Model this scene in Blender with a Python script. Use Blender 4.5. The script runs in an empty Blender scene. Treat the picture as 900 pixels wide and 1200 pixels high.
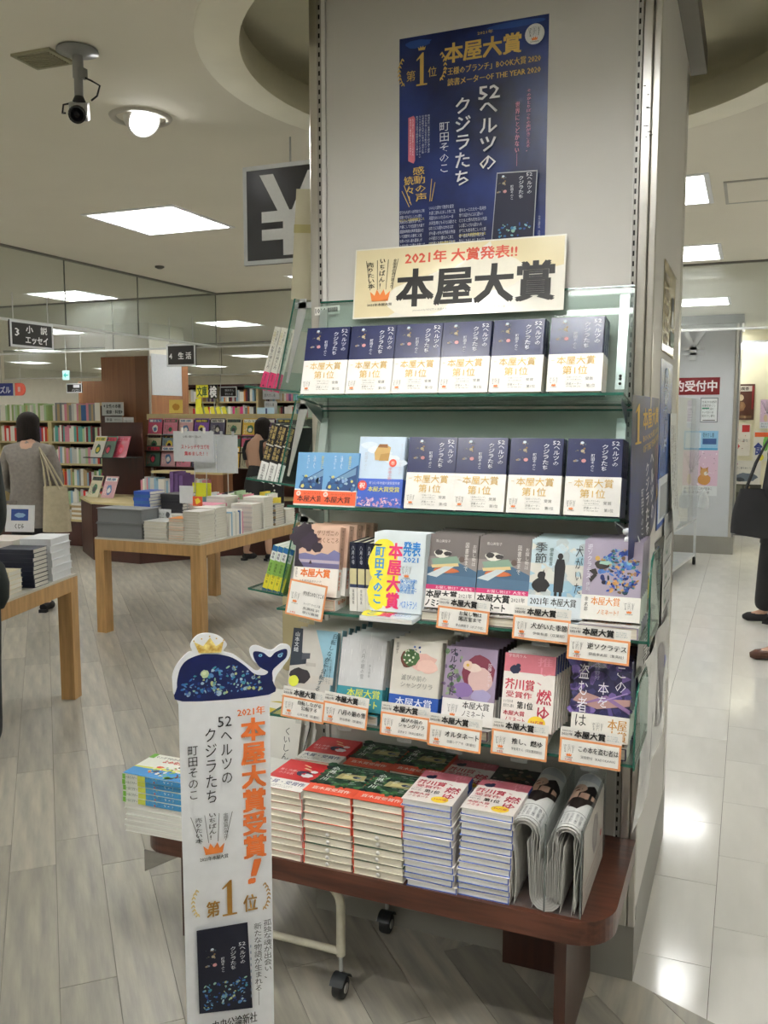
import bpy, bmesh, math, random
from mathutils import Matrix, Vector
S = bpy.context.scene; COL = S.collection; PI = math.pi
rnd = random.Random(11)
# ------------------------------------------------------------ camera
CAMH, FPX, PITCH, YAW = 1.57, 1041.0, math.radians(6.14), math.radians(22.33)
cd = bpy.data.cameras.new('camera'); cam = bpy.data.objects.new('camera', cd); COL.objects.link(cam); S.camera = cam
cd.sensor_fit = 'VERTICAL'; cd.sensor_height = 24; cd.sensor_width = 18; cd.lens = FPX / 1200 * 24
cam.location = (0, 0, CAMH); cam.rotation_euler = (PI/2 - PITCH, 0, YAW); cd.clip_start = .05; cd.clip_end = 100
FW = Vector((-math.sin(YAW)*math.cos(PITCH), math.cos(YAW)*math.cos(PITCH), -math.sin(PITCH)))
RT = Vector((math.cos(YAW), math.sin(YAW), 0)); UP = RT.cross(FW)
def at(px, py, v, ax=1):                 # survey helper: photo point -> world point on the plane axis=v
    r = FW*FPX + RT*(px-450) - UP*(py-600)
    return Vector((0, 0, CAMH)) + r*((v - (0, 0, CAMH)[ax])/r[ax])
# ------------------------------------------------------------ world, view
w = bpy.data.worlds.new('world'); S.world = w; w.use_nodes = True
w.node_tree.nodes['Background'].inputs[0].default_value = (.8, .85, .9, 1); w.node_tree.nodes['Background'].inputs[1].default_value = .3
S.view_settings.view_transform = 'Standard'; S.view_settings.look = 'None'; S.view_settings.gamma = 1
S.view_settings.exposure = 0.12; S.view_settings.use_curve_mapping = False
LAMP = 42.0            # radiance of the ceiling luminaires
# ------------------------------------------------------------ materials
MATS = {}
def mat(name, rgb=(.8, .8, .8), rough=.5, metal=0, var=.06, scale=6, bump=0, bscale=60, emit=0, stretch=None, c2=None, spec=.5, coat=0, rand=0, island=False):
    if name in MATS: return MATS[name]
    m = bpy.data.materials.new(name); MATS[name] = m; m.use_nodes = True; nt = m.node_tree; N = nt.nodes; L = nt.links
    b = N['Principled BSDF']; b.inputs['Roughness'].default_value = rough; b.inputs['Metallic'].default_value = metal
    b.inputs['Specular IOR Level'].default_value = spec; b.inputs['Coat Weight'].default_value = coat; b.inputs['Coat Roughness'].default_value = .16
    tc = N.new('ShaderNodeTexCoord'); mp = N.new('ShaderNodeMapping'); L.new(tc.outputs['Object'], mp.inputs[0])
    if stretch: mp.inputs['Scale'].default_value = stretch
    no = N.new('ShaderNodeTexNoise'); no.inputs['Scale'].default_value = scale; no.inputs['Detail'].default_value = 5; L.new(mp.outputs[0], no.inputs['Vector'])
    mx = N.new('ShaderNodeMix'); mx.data_type = 'RGBA'
    a = [c*(1-var) for c in rgb]; d = [min(1, c*(1+var)) for c in (c2 or rgb)]
    mx.inputs[6].default_value = (*a, 1); mx.inputs[7].default_value = (*d, 1)
    cr = N.new('ShaderNodeMapRange'); cr.inputs[1].default_value = .33; cr.inputs[2].default_value = .67; L.new(no.outputs[0], cr.inputs[0]); L.new(cr.outputs[0], mx.inputs[0])
    col = mx.outputs[2]
    if rand:
        h = N.new('ShaderNodeHueSaturation'); mr = N.new('ShaderNodeMapRange'); mr.inputs[3].default_value = 1-rand; mr.inputs[4].default_value = 1+rand
        if island: g = N.new('ShaderNodeNewGeometry'); L.new(g.outputs['Random Per Island'], mr.inputs[0])
        else: g = N.new('ShaderNodeObjectInfo'); L.new(g.outputs['Random'], mr.inputs[0])
        L.new(mr.outputs[0], h.inputs['Value']); L.new(col, h.inputs['Color']); col = h.outputs[0]
    L.new(col, b.inputs['Base Color'])
    if emit: L.new(col, b.inputs['Emission Color']); b.inputs['Emission Strength'].default_value = emit
    if bump:
        n2 = N.new('ShaderNodeTexNoise'); n2.inputs['Scale'].default_value = bscale; L.new(mp.outputs[0], n2.inputs['Vector'])
        bp = N.new('ShaderNodeBump'); bp.inputs['Strength'].default_value = bump; bp.inputs['Distance'].default_value = .01; L.new(n2.outputs[0], bp.inputs['Height']); L.new(bp.outputs[0], b.inputs['Normal'])
    return m
def glassm(name, tint, alpha=.12, rough=.02, spec=1.0):       # thin sheet: tinted see-through plus fresnel gloss
    if name in MATS: return MATS[name]
    m = bpy.data.materials.new(name); MATS[name] = m; m.use_nodes = True; nt = m.node_tree; N = nt.nodes; L = nt.links
    for n in list(N): N.remove(n)
    o = N.new('ShaderNodeOutputMaterial'); t = N.new('ShaderNodeBsdfTransparent'); t.inputs[0].default_value = (*tint, 1)
    d = N.new('ShaderNodeBsdfDiffuse'); d.inputs[0].default_value = (*tint, 1); g = N.new('ShaderNodeBsdfGlossy'); g.inputs['Roughness'].default_value = rough
    lw = N.new('ShaderNodeLayerWeight'); lw.inputs[0].default_value = .5; pw = N.new('ShaderNodeMath'); pw.operation = 'POWER'; pw.inputs[1].default_value = 4.5
    fr = N.new('ShaderNodeMath'); fr.operation = 'MULTIPLY_ADD'; fr.inputs[1].default_value = .5*spec; fr.inputs[2].default_value = .035*spec; L.new(lw.outputs['Facing'], pw.inputs[0]); L.new(pw.outputs[0], fr.inputs[0])
    no = N.new('ShaderNodeTexNoise'); no.inputs['Scale'].default_value = 3; mr = N.new('ShaderNodeMapRange'); mr.inputs[3].default_value = alpha*.8; mr.inputs[4].default_value = alpha*1.2
    L.new(no.outputs[0], mr.inputs[0])
    m1 = N.new('ShaderNodeMixShader'); L.new(mr.outputs[0], m1.inputs[0]); L.new(t.outputs[0], m1.inputs[1]); L.new(d.outputs[0], m1.inputs[2])
    m2 = N.new('ShaderNodeMixShader'); L.new(fr.outputs[0], m2.inputs[0]); L.new(m1.outputs[0], m2.inputs[1]); L.new(g.outputs[0], m2.inputs[2])
    L.new(m2.outputs[0], o.inputs[0]); return m
def srgb(h):
    h = h.lstrip('#'); v = [int(h[i:i+2], 16)/255 for i in (0, 2, 4)]
    return tuple(c/12.92 if c <= .04045 else ((c+.055)/1.055)**2.4 for c in v)
def paper(hexc, rough=.45): return mat('paper_'+hexc, srgb(hexc), rough=rough, var=.03, scale=30)
def ink(hexc): return mat('ink_'+hexc, srgb(hexc), rough=.5, var=.02, scale=80)
# ------------------------------------------------------------ mesh builder
class MB:
    def __init__(s): s.v = []; s.f = []; s.m = []; s.sm = []
    def add(s, vs, fs, m=0, M=None, smooth=False):
        o = len(s.v); s.v += [tuple(M @ Vector(v)) for v in vs] if M is not None else [tuple(v) for v in vs]
        s.f += [tuple(i+o for i in f) for f in fs]; s.m += [m]*len(fs); s.sm += [smooth]*len(fs); return s
    def box(s, a, b, m=0, M=None, bev=0):
        x0, y0, z0 = a; x1, y1, z1 = b
        if bev:                                   # chamfer the vertical edges
            c = bev; P = [(x0+c, y0), (x1-c, y0), (x1, y0+c), (x1, y1-c), (x1-c, y1), (x0+c, y1), (x0, y1-c), (x0, y0+c)]
            return s.prism(P, z0, z1, m, M)
        return s.add([(x0, y0, z0), (x1, y0, z0), (x1, y1, z0), (x0, y1, z0), (x0, y0, z1), (x1, y0, z1), (x1, y1, z1), (x0, y1, z1)],
                     [(0, 3, 2, 1), (4, 5, 6, 7), (0, 1, 5, 4), (1, 2, 6, 5), (2, 3, 7, 6), (3, 0, 4, 7)], m, M)
    def prism(s, P, z0, z1, m=0, M=None, smooth=False, caps=True):    # P ccw in xy
        n = len(P); vs = [(x, y, z0) for x, y in P] + [(x, y, z1) for x, y in P]
        fs = [(i, (i+1) % n, n+(i+1) % n, n+i) for i in range(n)]
        s.add(vs, fs, m, M, smooth)
        if caps: s.add(vs, [tuple(range(n-1, -1, -1)), tuple(range(n, 2*n))], m, M)
        return s
    def quad(s, a, b, c, d, m=0, M=None): return s.add([a, b, c, d], [(0, 1, 2, 3)], m, M)
    def tube(s, P, r, seg=8, m=0, M=None, caps=True, smooth=True):
        P = [Vector(p) for p in P]; rs = r if isinstance(r, (list, tuple)) else [r]*len(P); vs = []; fs = []
        u = None
        for i, p in enumerate(P):
            t = (P[min(i+1, len(P)-1)] - P[max(i-1, 0)]).normalized()
            if u is None: u = t.orthogonal().normalized()
            u = (u - t*u.dot(t)).normalized(); v = t.cross(u)
            vs += [p + (u*math.cos(a)+v*math.sin(a))*rs[i] for a in [2*PI*k/seg for k in range(seg)]]
        for i in range(len(P)-1):
            for k in range(seg): a = i*seg+k; b = i*seg+(k+1) % seg; fs.append((a, b, b+seg, a+seg))
        s.add(vs, fs, m, M, smooth)
        if caps: s.add(vs, [tuple(range(seg-1, -1, -1)), tuple(range(len(vs)-seg, len(vs)))], m, M)
        return s
    def lathe(s, prof, seg=24, m=0, M=None, smooth=True):
        vs = [(r*math.cos(2*PI*k/seg), r*math.sin(2*PI*k/seg), z) for r, z in prof for k in range(seg)]; fs = []
        for i in range(len(prof)-1):
            for k in range(seg): a = i*seg+k; b = i*seg+(k+1) % seg; fs.append((a, b, b+seg, a+seg))
        return s.add(vs, fs, m, M, smooth)
    def grid(s, F, nu, nv, m=0, M=None, smooth=True, wrap=False):      # F(u,v)->point
        vs = [F(i/(nu-1), j/(nv-1)) for j in range(nv) for i in range(nu)]
        return s.add(vs, [(j*nu+i, j*nu+i+1, (j+1)*nu+i+1, (j+1)*nu+i) for j in range(nv-1) for i in range(nu-1)], m, M, smooth)
    def sheet(s, F, nu, nv, th=.0006, m=0, M=None):                     # curved sheet with a real thickness
        g = MB(); g.grid(F, nu, nv); n = len(g.v); P = [Vector(v) for v in g.v]
        def nrm(i, j):
            a = P[j*nu+min(i+1, nu-1)] - P[j*nu+max(i-1, 0)]; b = P[min(j+1, nv-1)*nu+i] - P[max(j-1, 0)*nu+i]; return a.cross(b).normalized()
        Q = [P[j*nu+i] - nrm(i, j)*th for j in range(nv) for i in range(nu)]
        s.add(P, g.f, m, M, True); s.add(Q, [tuple(reversed(f)) for f in g.f], m, M, True)
        E = [i for i in range(nu)] + [j*nu+nu-1 for j in range(1, nv)] + [(nv-1)*nu+i for i in range(nu-2, -1, -1)] + [j*nu for j in range(nv-2, 0, -1)]
        return s.add(P+Q, [(E[k], E[k]+n, E[(k+1) % len(E)]+n, E[(k+1) % len(E)]) for k in range(len(E))], m, M)
    def mesh(s, name, mats):
        me = bpy.data.meshes.new(name); me.from_pydata(s.v, [], s.f)
        for q in (mats if isinstance(mats, (list, tuple)) else [mats]): me.materials.append(q)
        me.polygons.foreach_set('material_index', s.m); me.polygons.foreach_set('use_smooth', s.sm); me.update(); return me
    def build(s, name, mats, parent=None, M=None, fix=False):
        me = s.mesh(name, mats)
        if fix:
            b = bmesh.new(); b.from_mesh(me); bmesh.ops.recalc_face_normals(b, faces=b.faces); b.to_mesh(me); b.free()
        return link(name, me, parent, M)
def link(name, data, parent=None, M=None):
    o = bpy.data.objects.new(name, data); COL.objects.link(o)
    if parent is not None: o.parent = parent
    if M is not None: o.matrix_local = M
    return o
def tag(o, label=None, cat=None, group=None, kind=None):
    for k, v in (('label', label), ('category', cat), ('group', group), ('kind', kind)):
        if v: o[k] = v
    return o
def thing(name, label, cat, M=None, group=None): return tag(link(name, None, None, M if M is not None else Matrix()), label, cat, group)
def struct(name, label=None): return tag(link(name, None, None, Matrix()), label, None, None, 'structure')
KIDS = {}
def copy_tree(o, M=None, label=None, group=None, parent=None, skip=()):
    c = o.copy(); COL.objects.link(c); c.parent = parent
    if parent is None:
        c.matrix_local = M if M is not None else o.matrix_local
        if label: c['label'] = label
        if group: c['group'] = group
    for ch in list(o.children):
        if ch.name.split('.')[0] not in skip: copy_tree(ch, parent=c)
    return c
def kill(o):
    for ch in list(o.children): kill(ch)
    bpy.data.objects.remove(o)
def T(x, y, z): return Matrix.Translation((x, y, z))
def RX(d): return Matrix.Rotation(math.radians(d), 4, 'X')
def RY(d): return Matrix.Rotation(math.radians(d), 4, 'Y')
def RZ(d): return Matrix.Rotation(math.radians(d), 4, 'Z')
def SC(x, y, z): return Matrix.Diagonal((x, y, z, 1))
ORD = 'first second third fourth fifth sixth seventh eighth ninth tenth eleventh twelfth thirteenth fourteenth fifteenth sixteenth seventeenth eighteenth nineteenth twentieth'.split()
def nth(i):
    if i < 20: return ORD[i]
    tens = ['twenty', 'thirty', 'forty', 'fifty', 'sixty']; t = (i+1)//10-2; u = (i+1) % 10
    return (tens[t]+'-'+ORD[u-1]) if u else ['twentieth', 'thirtieth', 'fortieth', 'fiftieth', 'sixtieth'][t]
# ------------------------------------------------------------ flat print: lettering and pictures as thin inlays
_TC = bpy.data.curves.new('lettering', 'FONT'); _TO = bpy.data.objects.new('lettering', _TC); _TX = {}
def glyphs(s, bold, res):
    k = (s, bold, res)
    if k not in _TX:
        _TC.body = s; _TC.offset = bold; _TC.resolution_u = res; _TC.space_line = 1.0
        me = bpy.data.meshes.new_from_object(_TO); _TX[k] = ([tuple(v.co) for v in me.vertices], [tuple(p.vertices) for p in me.polygons]); bpy.data.meshes.remove(me)
    return _TX[k]
class Art:
    def __init__(s): s.b = MB(); s.mats = []; s.z = 0
    def mi(s, m):
        if isinstance(m, str): m = ink(m)
        if m not in s.mats: s.mats.append(m)
        return s.mats.index(m)
    def poly(s, P, m, lift=True):
        if lift: s.z += 1
        z = s.z*.00012+.0002; s.b.add([(x, y, z) for x, y in P], [tuple(range(len(P)))], s.mi(m)); return s
    def rect(s, x0, y0, x1, y1, m): return s.poly([(x0, y0), (x1, y0), (x1, y1), (x0, y1)], m)
    def ell(s, cx, cy, rx, ry, m, n=16, rot=0):
        c, q = math.cos(rot), math.sin(rot)
        return s.poly([(cx+rx*math.cos(a)*c-ry*math.sin(a)*q, cy+rx*math.cos(a)*q+ry*math.sin(a)*c) for a in [2*PI*k/n for k in range(n)]], m)
    def line(s, x0, y0, x1, y1, w, m):
        dx, dy = x1-x0, y1-y0; l = math.hypot(dx, dy) or 1; a, b = -dy/l*w/2, dx/l*w/2
        return s.poly([(x0-a, y0-b), (x1-a, y1-b), (x1+a, y1+b), (x0+a, y0+b)], m)
    def frame(s, x0, y0, x1, y1, w, m):
        for q in ((x0, y0, x1, y0+w), (x0, y1-w, x1, y1), (x0, y0, x0+w, y1), (x1-w, y0, x1, y1)): s.rect(*q, m)
        return s
    def txt(s, t, x0, y0, x1, y1, m, vert=False, bold=0., res=1, shear=0):     # lettering fitted to the box
        if vert: t = '\n'.join(c for c in t.replace('ー', '｜').replace('―', '｜'))
        V, F = glyphs(t, 0, res)
        if not V: return s
        xs = [v[0] for v in V]; ys = [v[1] for v in V]; a, b, c, d = min(xs), max(xs), min(ys), max(ys)
        s.z += 1; z = s.z*.00012+.0002; kx = (x1-x0)/(b-a or 1); ky = (y1-y0)/(d-c or 1); q = bold*.9
        offs = [(0, 0)] if bold < .012 else ([(-q, 0), (q, 0)] if bold < .033 and ky < .03 else [(-q, -q*.7), (q, -q*.7), (-q, q*.7), (q, q*.7)])
        for i, (ox, oy) in enumerate(offs):
            s.b.add([(x0+(v[0]-a)*kx+ox*min(kx, ky)+shear*(v[1]-c)*ky, y0+(v[1]-c+oy)*ky, z+i*.00004) for v in V], F, s.mi(m))
        s.z += 1 if len(offs) > 2 else 0
        return s
    def lines(s, x0, y0, x1, y1, n, m, k=7, vert=False, seed=1):              # lines of small print
        r = random.Random(seed); pool = '本書大賞受作品感動物語読者声店員選一番売海空星月夜人生愛心時花光'
        for i in range(n):
            t = ''.join(r.choice(pool) if r.random() < .45 else r.choice('のをにがはとしていたるれなこもさあ') for _ in range(k))
            if vert: w = (x1-x0)/n; s.txt(t, x0+i*w+w*.12, y0+(y1-y0)*r.random()*.15, x0+i*w+w*.85, y1, m, True)
            else: h = (y1-y0)/n; s.txt(t, x0, y0+i*h+h*.12, x1-(x1-x0)*r.random()*.2, y0+i*h+h*.85, m)
        return s
    def crown(s, cx, cy, w, h, m):
        return s.poly([(cx-w/2*.8, cy), (cx+w/2*.8, cy), (cx+w/2, cy+h*.8), (cx+w*.27, cy+h*.45), (cx+w*.17, cy+h*.95), (cx, cy+h*.5), (cx-w*.17, cy+h*.95), (cx-w*.27, cy+h*.45), (cx-w/2, cy+h*.8)][::1], m)
    def laurel(s, cx, cy, h, side, m):
        for i in range(8):
            a = -1.1+i*.3; x = cx+side*(math.cos(a)*h*.28); y = cy+math.sin(a)*h*.5
            for q in (-.5, .6): s.ell(x+side*q*h*.05, y+h*.03, h*.07, h*.025, m, 8, rot=PI/2+side*(q-a*.2))
        return s
    def blob(s, cx, cy, rx, ry, m, seed=0, n=14, j=.25):
        r = random.Random(seed); return s.poly([(cx+rx*math.cos(a)*(1-j*r.random()), cy+ry*math.sin(a)*(1-j*r.random())) for a in [2*PI*k/n for k in range(n)]], m)
    def scatter(s, x0, y0, x1, y1, n, cols, r0, r1, seed=0, inside=None):
        r = random.Random(seed)
        for i in range(n):
            x, y = r.uniform(x0, x1), r.uniform(y0, y1)
            if inside and not inside(x, y): continue
            k = r.uniform(r0, r1); a = r.random()*PI
            (s.ell(x, y, k, k*r.uniform(.3, 1), r.choice(cols), 7, a) if r.random() < .5 else s.blob(x, y, k, k*.8, r.choice(cols), i, r.choice((3, 4, 5, 6)), .5))
            s.z -= 1
        s.z += 1; return s
    def build(s, name, parent, M=None): return s.b.build(name, s.mats, parent, M)
def award_mark(A, cx, cy, w, orange='E8833A', dark='222222'):      # the three slogan columns over the crown
    h = w*1.15
    A.txt('売りたい本', cx-w*.42, cy-h*.18, cx-w*.26, cy+h*.36, dark, True, .02); A.txt('いちばん！', cx-w*.1, cy-h*.14, cx+w*.07, cy+h*.42, dark, True, .02)
    A.txt('全国書店員が選んだ', cx+w*.24, cy-h*.16, cx+w*.35, cy+h*.38, dark, True)
    for a, b in ((-.52, -.3), (-.2, -.12), (.14, .1), (.45, .28)): A.line(cx+w*a, cy+h*.4, cx+w*b, cy-h*.2, w*.012, dark)
    A.crown(cx, cy-h*.45, w*.5, h*.25, orange); A.txt('2021年本屋大賞', cx-w*.33, cy-h*.58, cx+w*.33, cy-h*.49, dark, bold=.02)
WHITE = paper('F1EFEA'); PAGES = mat('page_block', srgb('E6E0CF'), rough=.8, var=.12, scale=3, stretch=(1, 1, 260))
PAGESW = mat('white_page_block', srgb('E9E8E2'), rough=.8, var=.12, scale=3, stretch=(1, 1, 260))
CHROME = mat('brushed_steel', (.56, .54, .5), rough=.28, metal=1, var=.08, scale=3, stretch=(8, 8, .6), bump=.03, bscale=4)
STEEL = mat('bracket_steel', (.62, .64, .66), rough=.3, metal=.9, var=.05)
BLACK = mat('matt_black', (.012, .012, .013), rough=.6, var=.1)
GEDGE = mat('glass_edge_green', srgb('1F5B4C'), rough=.1, var=.1, spec=.8)
GPLATE = glassm('shelf_glass', (.82, .895, .865), .09, .02, .45); CLEAR = glassm('clear_acrylic', (.93, .95, .95), .05)
# ============================================================ room shell
CZ = 2.70
WALLM = mat('wall_paint', srgb('E6E3D6'), rough=.8, var=.03); CEILM = mat('ceiling_paint', srgb('E6E1D2'), rough=.9, var=.02, scale=2)
CREAM = mat('cream_wall', srgb('EDE7C8'), rough=.8, var=.02)
X0, X1, Y0, Y1 = -16., 5., -5., 22.
LUMX = [-14.1, -11.4, -8.7, -5.95, -3.22, -.54, 2.2]; LUMY = [-4., -1.4, 1.3, 4.42, 6.78, 9.5, 12.1, 14.7, 17.3, 19.9]
HC = (-.72, 2.9); HR = .885
lums = []
for lx in LUMX:
    for ly in LUMY:
        y = ly + (.43 if lx == -.54 and ly == 4.42 else 0) - (.1 if lx == -.54 and ly == 6.78 else 0)
        if math.hypot(lx-HC[0], y-HC[1]) > 1.4 and not (lx == -3.22 and ly < 4.4): lums.append((lx, y))
        elif lx == -3.22: lums.append((lx, y))
HS = .3
def ceiling():
    root = struct('ceiling', 'pale painted shop ceiling with recessed luminaires and a round coffer')
    b = MB(); rects = [(x-HS, y-HS, x+HS, y+HS) for x, y in lums] + [(HC[0]-1.02, HC[1]-1.02, HC[0]+1.02, HC[1]+1.02)]
    xs = sorted(set([X0, X1] + [r[0] for r in rects] + [r[2] for r in rects])); ys = sorted(set([Y0, Y1] + [r[1] for r in rects] + [r[3] for r in rects]))
    for i in range(len(xs)-1):
        for j in range(len(ys)-1):
            cx, cy = (xs[i]+xs[i+1])/2, (ys[j]+ys[j+1])/2
            if any(r[0] < cx < r[2] and r[1] < cy < r[3] for r in rects): continue
            b.quad((xs[i], ys[j], CZ), (xs[i], ys[j+1], CZ), (xs[i+1], ys[j+1], CZ), (xs[i+1], ys[j], CZ))
    n = 96; sq = []; ci = []
    for k in range(n):
        a = 2*PI*k/n; c, s = math.cos(a), math.sin(a); q = 1.02/max(abs(c), abs(s)); sq.append((HC[0]+c*q, HC[1]+s*q, CZ)); ci.append((HC[0]+c*HR, HC[1]+s*HR, CZ))
    b.add(sq+ci, [(k, n+k, n+(k+1) % n, (k+1) % n) for k in range(n)])
    b.build('ceiling_board', CEILM, root)
    lip = MB().lathe([(HR, CZ-.004), (HR, CZ+.1), (HR+.16, CZ+.1), (HR+.16, CZ+.24), (0, CZ+.24)], n, M=T(HC[0], HC[1], 0)); lip.build('ceiling_coffer', mat('coffer_paint', srgb('DDD8BF'), rough=.85, var=.03), root)
    MB().lathe([(HR, CZ-.004), (HR+.13, CZ-.006), (HR+.133, CZ)], n, M=T(HC[0], HC[1], 0)).build('cove_spill_ring', mat('painted_cove_spill', srgb('F2EEDC'), rough=.8, var=.03), root)  # brighter flat ring paints the cove light spilling round the opening
    o = MB(); o.box((X0, Y0, CZ+.26), (X1, Y1, CZ+.3)); o.build('slab', WALLM, root)
    # hatch, small speakers and sensors set in the ceiling
    h = MB(); h.box((-.16, 4.75, CZ-.004), (.3, 5.2, CZ-.001)); h.build('hatch', CEILM, root)
    h = MB()
    for a in ((-.17, 4.74, -.155, 5.21), (.29, 4.74, .305, 5.21), (-.17, 4.735, .305, 4.75), (-.17, 5.2, .305, 5.215)): h.box((a[0], a[1], CZ-.006), (a[2], a[3], CZ))
    h.build('hatch_frame', mat('hatch_grey', srgb('B0ADA2')), root)
ceiling()
DIFF = mat('luminaire_tube_light', (1, 1, .97), rough=.6, var=.01, emit=LAMP); LREF = mat('luminaire_reflector', (.9, .91, .92), rough=.35, var=.02)
def luminaire():
    r = thing('ceiling_light', 'x', 'ceiling light', group='square recessed luminaires')
    b = MB(); s = HS
    for q in ((-s-.012, -s-.012, s+.012, -s+.012), (-s-.012, s-.012, s+.012, s+.012), (-s-.012, -s+.012, -s+.012, s-.012), (s-.012, -s+.012, s+.012, s-.012)): b.box((q[0], q[1], -.006), (q[2], q[3], .05))
    b.build('frame', LREF, r)
    for k in range(4):
        y = -s+.075+k*.15; l = MB(); l.tube([(-s+.02, y, .03), (s-.02, y, .03)], .016, 8); l.build('lamp_tube', DIFF, r)
        l = MB(); l.grid(lambda u, v: (-s+.012+u*(2*s-.024), y-.073+v*.146, .05-.045*abs(2*v-1)**2), 2, 9); l.build('reflector', mat('luminaire_reflector_lit', (.98, 1, 1), rough=.5, var=.01, emit=.9), r)
    for k in range(3):
        l = MB(); y = -s+.15+k*.15; l.box((-s+.012, y-.007, -.003), (s-.012, y+.007, .006)); l.build('louvre', mat('louvre_grey', (.42, .44, .45), rough=.4), r)
    return r
LP = luminaire()
def lum_label(x, y, i):
    return 'square recessed ceiling luminaire, %s row from the front, %s column from the left' % (nth(LUMYI[i]), nth(LUMX.index(x)))
LUMYI = [min(range(len(LUMY)), key=lambda j: abs(LUMY[j]-y)) for x, y in lums]
special = {(-3.22, 4.42): 'square luminaire right above the wooden book table, nearest lit panel left of the column'}
vis = []
for i, (x, y) in enumerate(lums):
    copy_tree(LP, T(x, y, CZ), special.get((x, y)) or lum_label(x, y, i))
kill(LP)
# round ceiling diffusers
def round_vent(x, y, r, label):
    t = thing('ceiling_vent', label, 'vent', T(x, y, CZ), 'round ceiling vents')
    MB().lathe([(r, 0), (r, -.012), (r*.86, -.02), (r*.8, -.004), (r*.78, 0)], 32).build('rim', mat('vent_white', srgb('CFCBBD'), rough=.6), t)
    MB().lathe([(r*.66, -.004), (r*.6, -.016), (r*.1, -.03), (0, -.03)], 32).build('cone', mat('vent_white', srgb('CFCBBD')), t)
round_vent(-2.9, 5.75, .3, 'round air diffuser partly behind the black yen sign'); round_vent(-2.85, 7.9, .3, 'round air diffuser beyond the glass baffle beside the column')
round_vent(-4.9, 9.6, .22, 'small round diffuser far back between two luminaires')
t = thing('ceiling_vent', 'square perforated beige ceiling grille left of the security camera', 'vent', T(-2.12, 2.32, CZ) @ RZ(2), 'square ceiling grille')
b = MB(); b.box((-.075, -.06, -.008), (.075, .06, 0)); b.build('grille_frame', mat('grille_beige', srgb('A39E84'), rough=.7), t)
b = MB()
for k in range(8): b.box((-.06, -.048+k*.0125, -.011), (.06, -.041+k*.0125, -.008))
b.build('slats', mat('grille_dark', srgb('8F8A70'), rough=.7), t)['kind'] = 'stuff'
q = at(187, 312, CZ, 2); t = thing('smoke_sensor', 'tiny dark round sensor on the ceiling beyond the near luminaire', 'sensor', T(q.x, q.y, CZ)); MB().lathe([(.035, 0), (.035, -.01), (.015, -.02), (0, -.02)], 16).build('base', mat('sensor_dark', srgb('5A5850')), t)
# security camera
t = thing('security_camera', 'grey security camera with black lens hanging from a round ceiling plate', 'camera', T(-1.975, 2.31, CZ))
G = mat('camera_grey', srgb('8D8D8B'), rough=.4, metal=.3); t0 = Matrix()
MB().lathe([(0, -.001), (.062, -.002), (.064, -.008), (.03, -.014), (.022, -.02), (0, -.02)], 28).build('ceiling_plate', G, t)
MB().tube([(0, 0, -.015), (0, 0, -.085), (.0, 0, -.088), (0, 0, -.15)], [.0165, .0165, .0135, .0135], 14).build('stem', G, t)
MB().box((.014, -.012, -.09), (.028, .01, -.06)).build('clamp', G, t)
CM = T(0, 0, -.185) @ RZ(36) @ RX(20)
b = MB(); b.box((-.027, -.05, -.024), (.027, .055, .026), M=CM, bev=.005); b.build('housing', mat('camera_silver', srgb('A6A6A2'), rough=.35, metal=.5), t)
b = MB(); b.lathe([(.0, .05), (.017, .05), (.02, .07), (.026, .075), (.026, .105), (.02, .107), (.018, .095), (0, .09)], 20, M=CM @ RX(90) @ T(0, -.004, -.0)); b.build('lens', mat('lens_black', (.006, .006, .008), rough=.15), t)
MB().lathe([(0, 0), (.018, 0), (.02, .01), (.012, .028), (0, .028)], 14, M=T(0, 0, -.165)).build('swivel', BLACK, t)
MB().tube([(.02, 0, -.085), (.05, .0, -.1), (.065, .02, -.11), (.045, .03, -.135), (.03, .02, -.15)], .003, 6).build('cable', BLACK, t)
MB().tube([(-.025, -.01, -.16), (-.045, -.02, -.165), (-.05, -.02, -.19), (-.03, -.03, -.195)], .003, 6).build('cable', BLACK, t)
# bright downlight
DL = Vector((-2.19, 2.9, CZ)); t = thing('downlight', 'bright swivelling round spotlight glowing in the ceiling behind the camera dome', 'spotlight', T(*DL))
t['label'] = 'bright swivelling round spotlight glowing in the ceiling beside the security camera'
MB().lathe([(.118, 0), (.112, -.008), (.095, -.01), (.09, 0), (.085, .05), (.0, .05)], 32).build('trim_ring', mat('downlight_ring', srgb('B9B4A8'), rough=.4), t)
HM = Matrix.Rotation(math.radians(32), 4, Vector((.3, .95, 0)).normalized()) @ Matrix()
aim = Vector((-.62, 2.25, 1.35)) - DL; HM = aim.to_track_quat('-Z', 'Y').to_matrix().to_4x4()
MB().lathe([(.04, .05), (.062, .02), (.066, -.035), (.06, -.035), (.055, -.02)], 28, M=HM).build('lamp_head', mat('downlight_head', srgb('D8D6D0'), rough=.3), t)
MB().lathe([(.058, -.028), (.03, -.036), (0, -.038)], 28, M=HM).build('lamp_face', mat('downlight_glow', (1, 1, 1), emit=30, var=0), t)
ld = bpy.data.lights.new('downlight_beam', 'SPOT'); ld.energy = 45; ld.spot_size = math.radians(52); ld.spot_blend = .7; ld.shadow_soft_size = .055; ld.color = (1, .97, .92)
lo = bpy.data.objects.new('downlight_beam', ld); COL.objects.link(lo); lo.matrix_world = T(*(DL + aim.normalized()*.07)) @ HM
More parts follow.
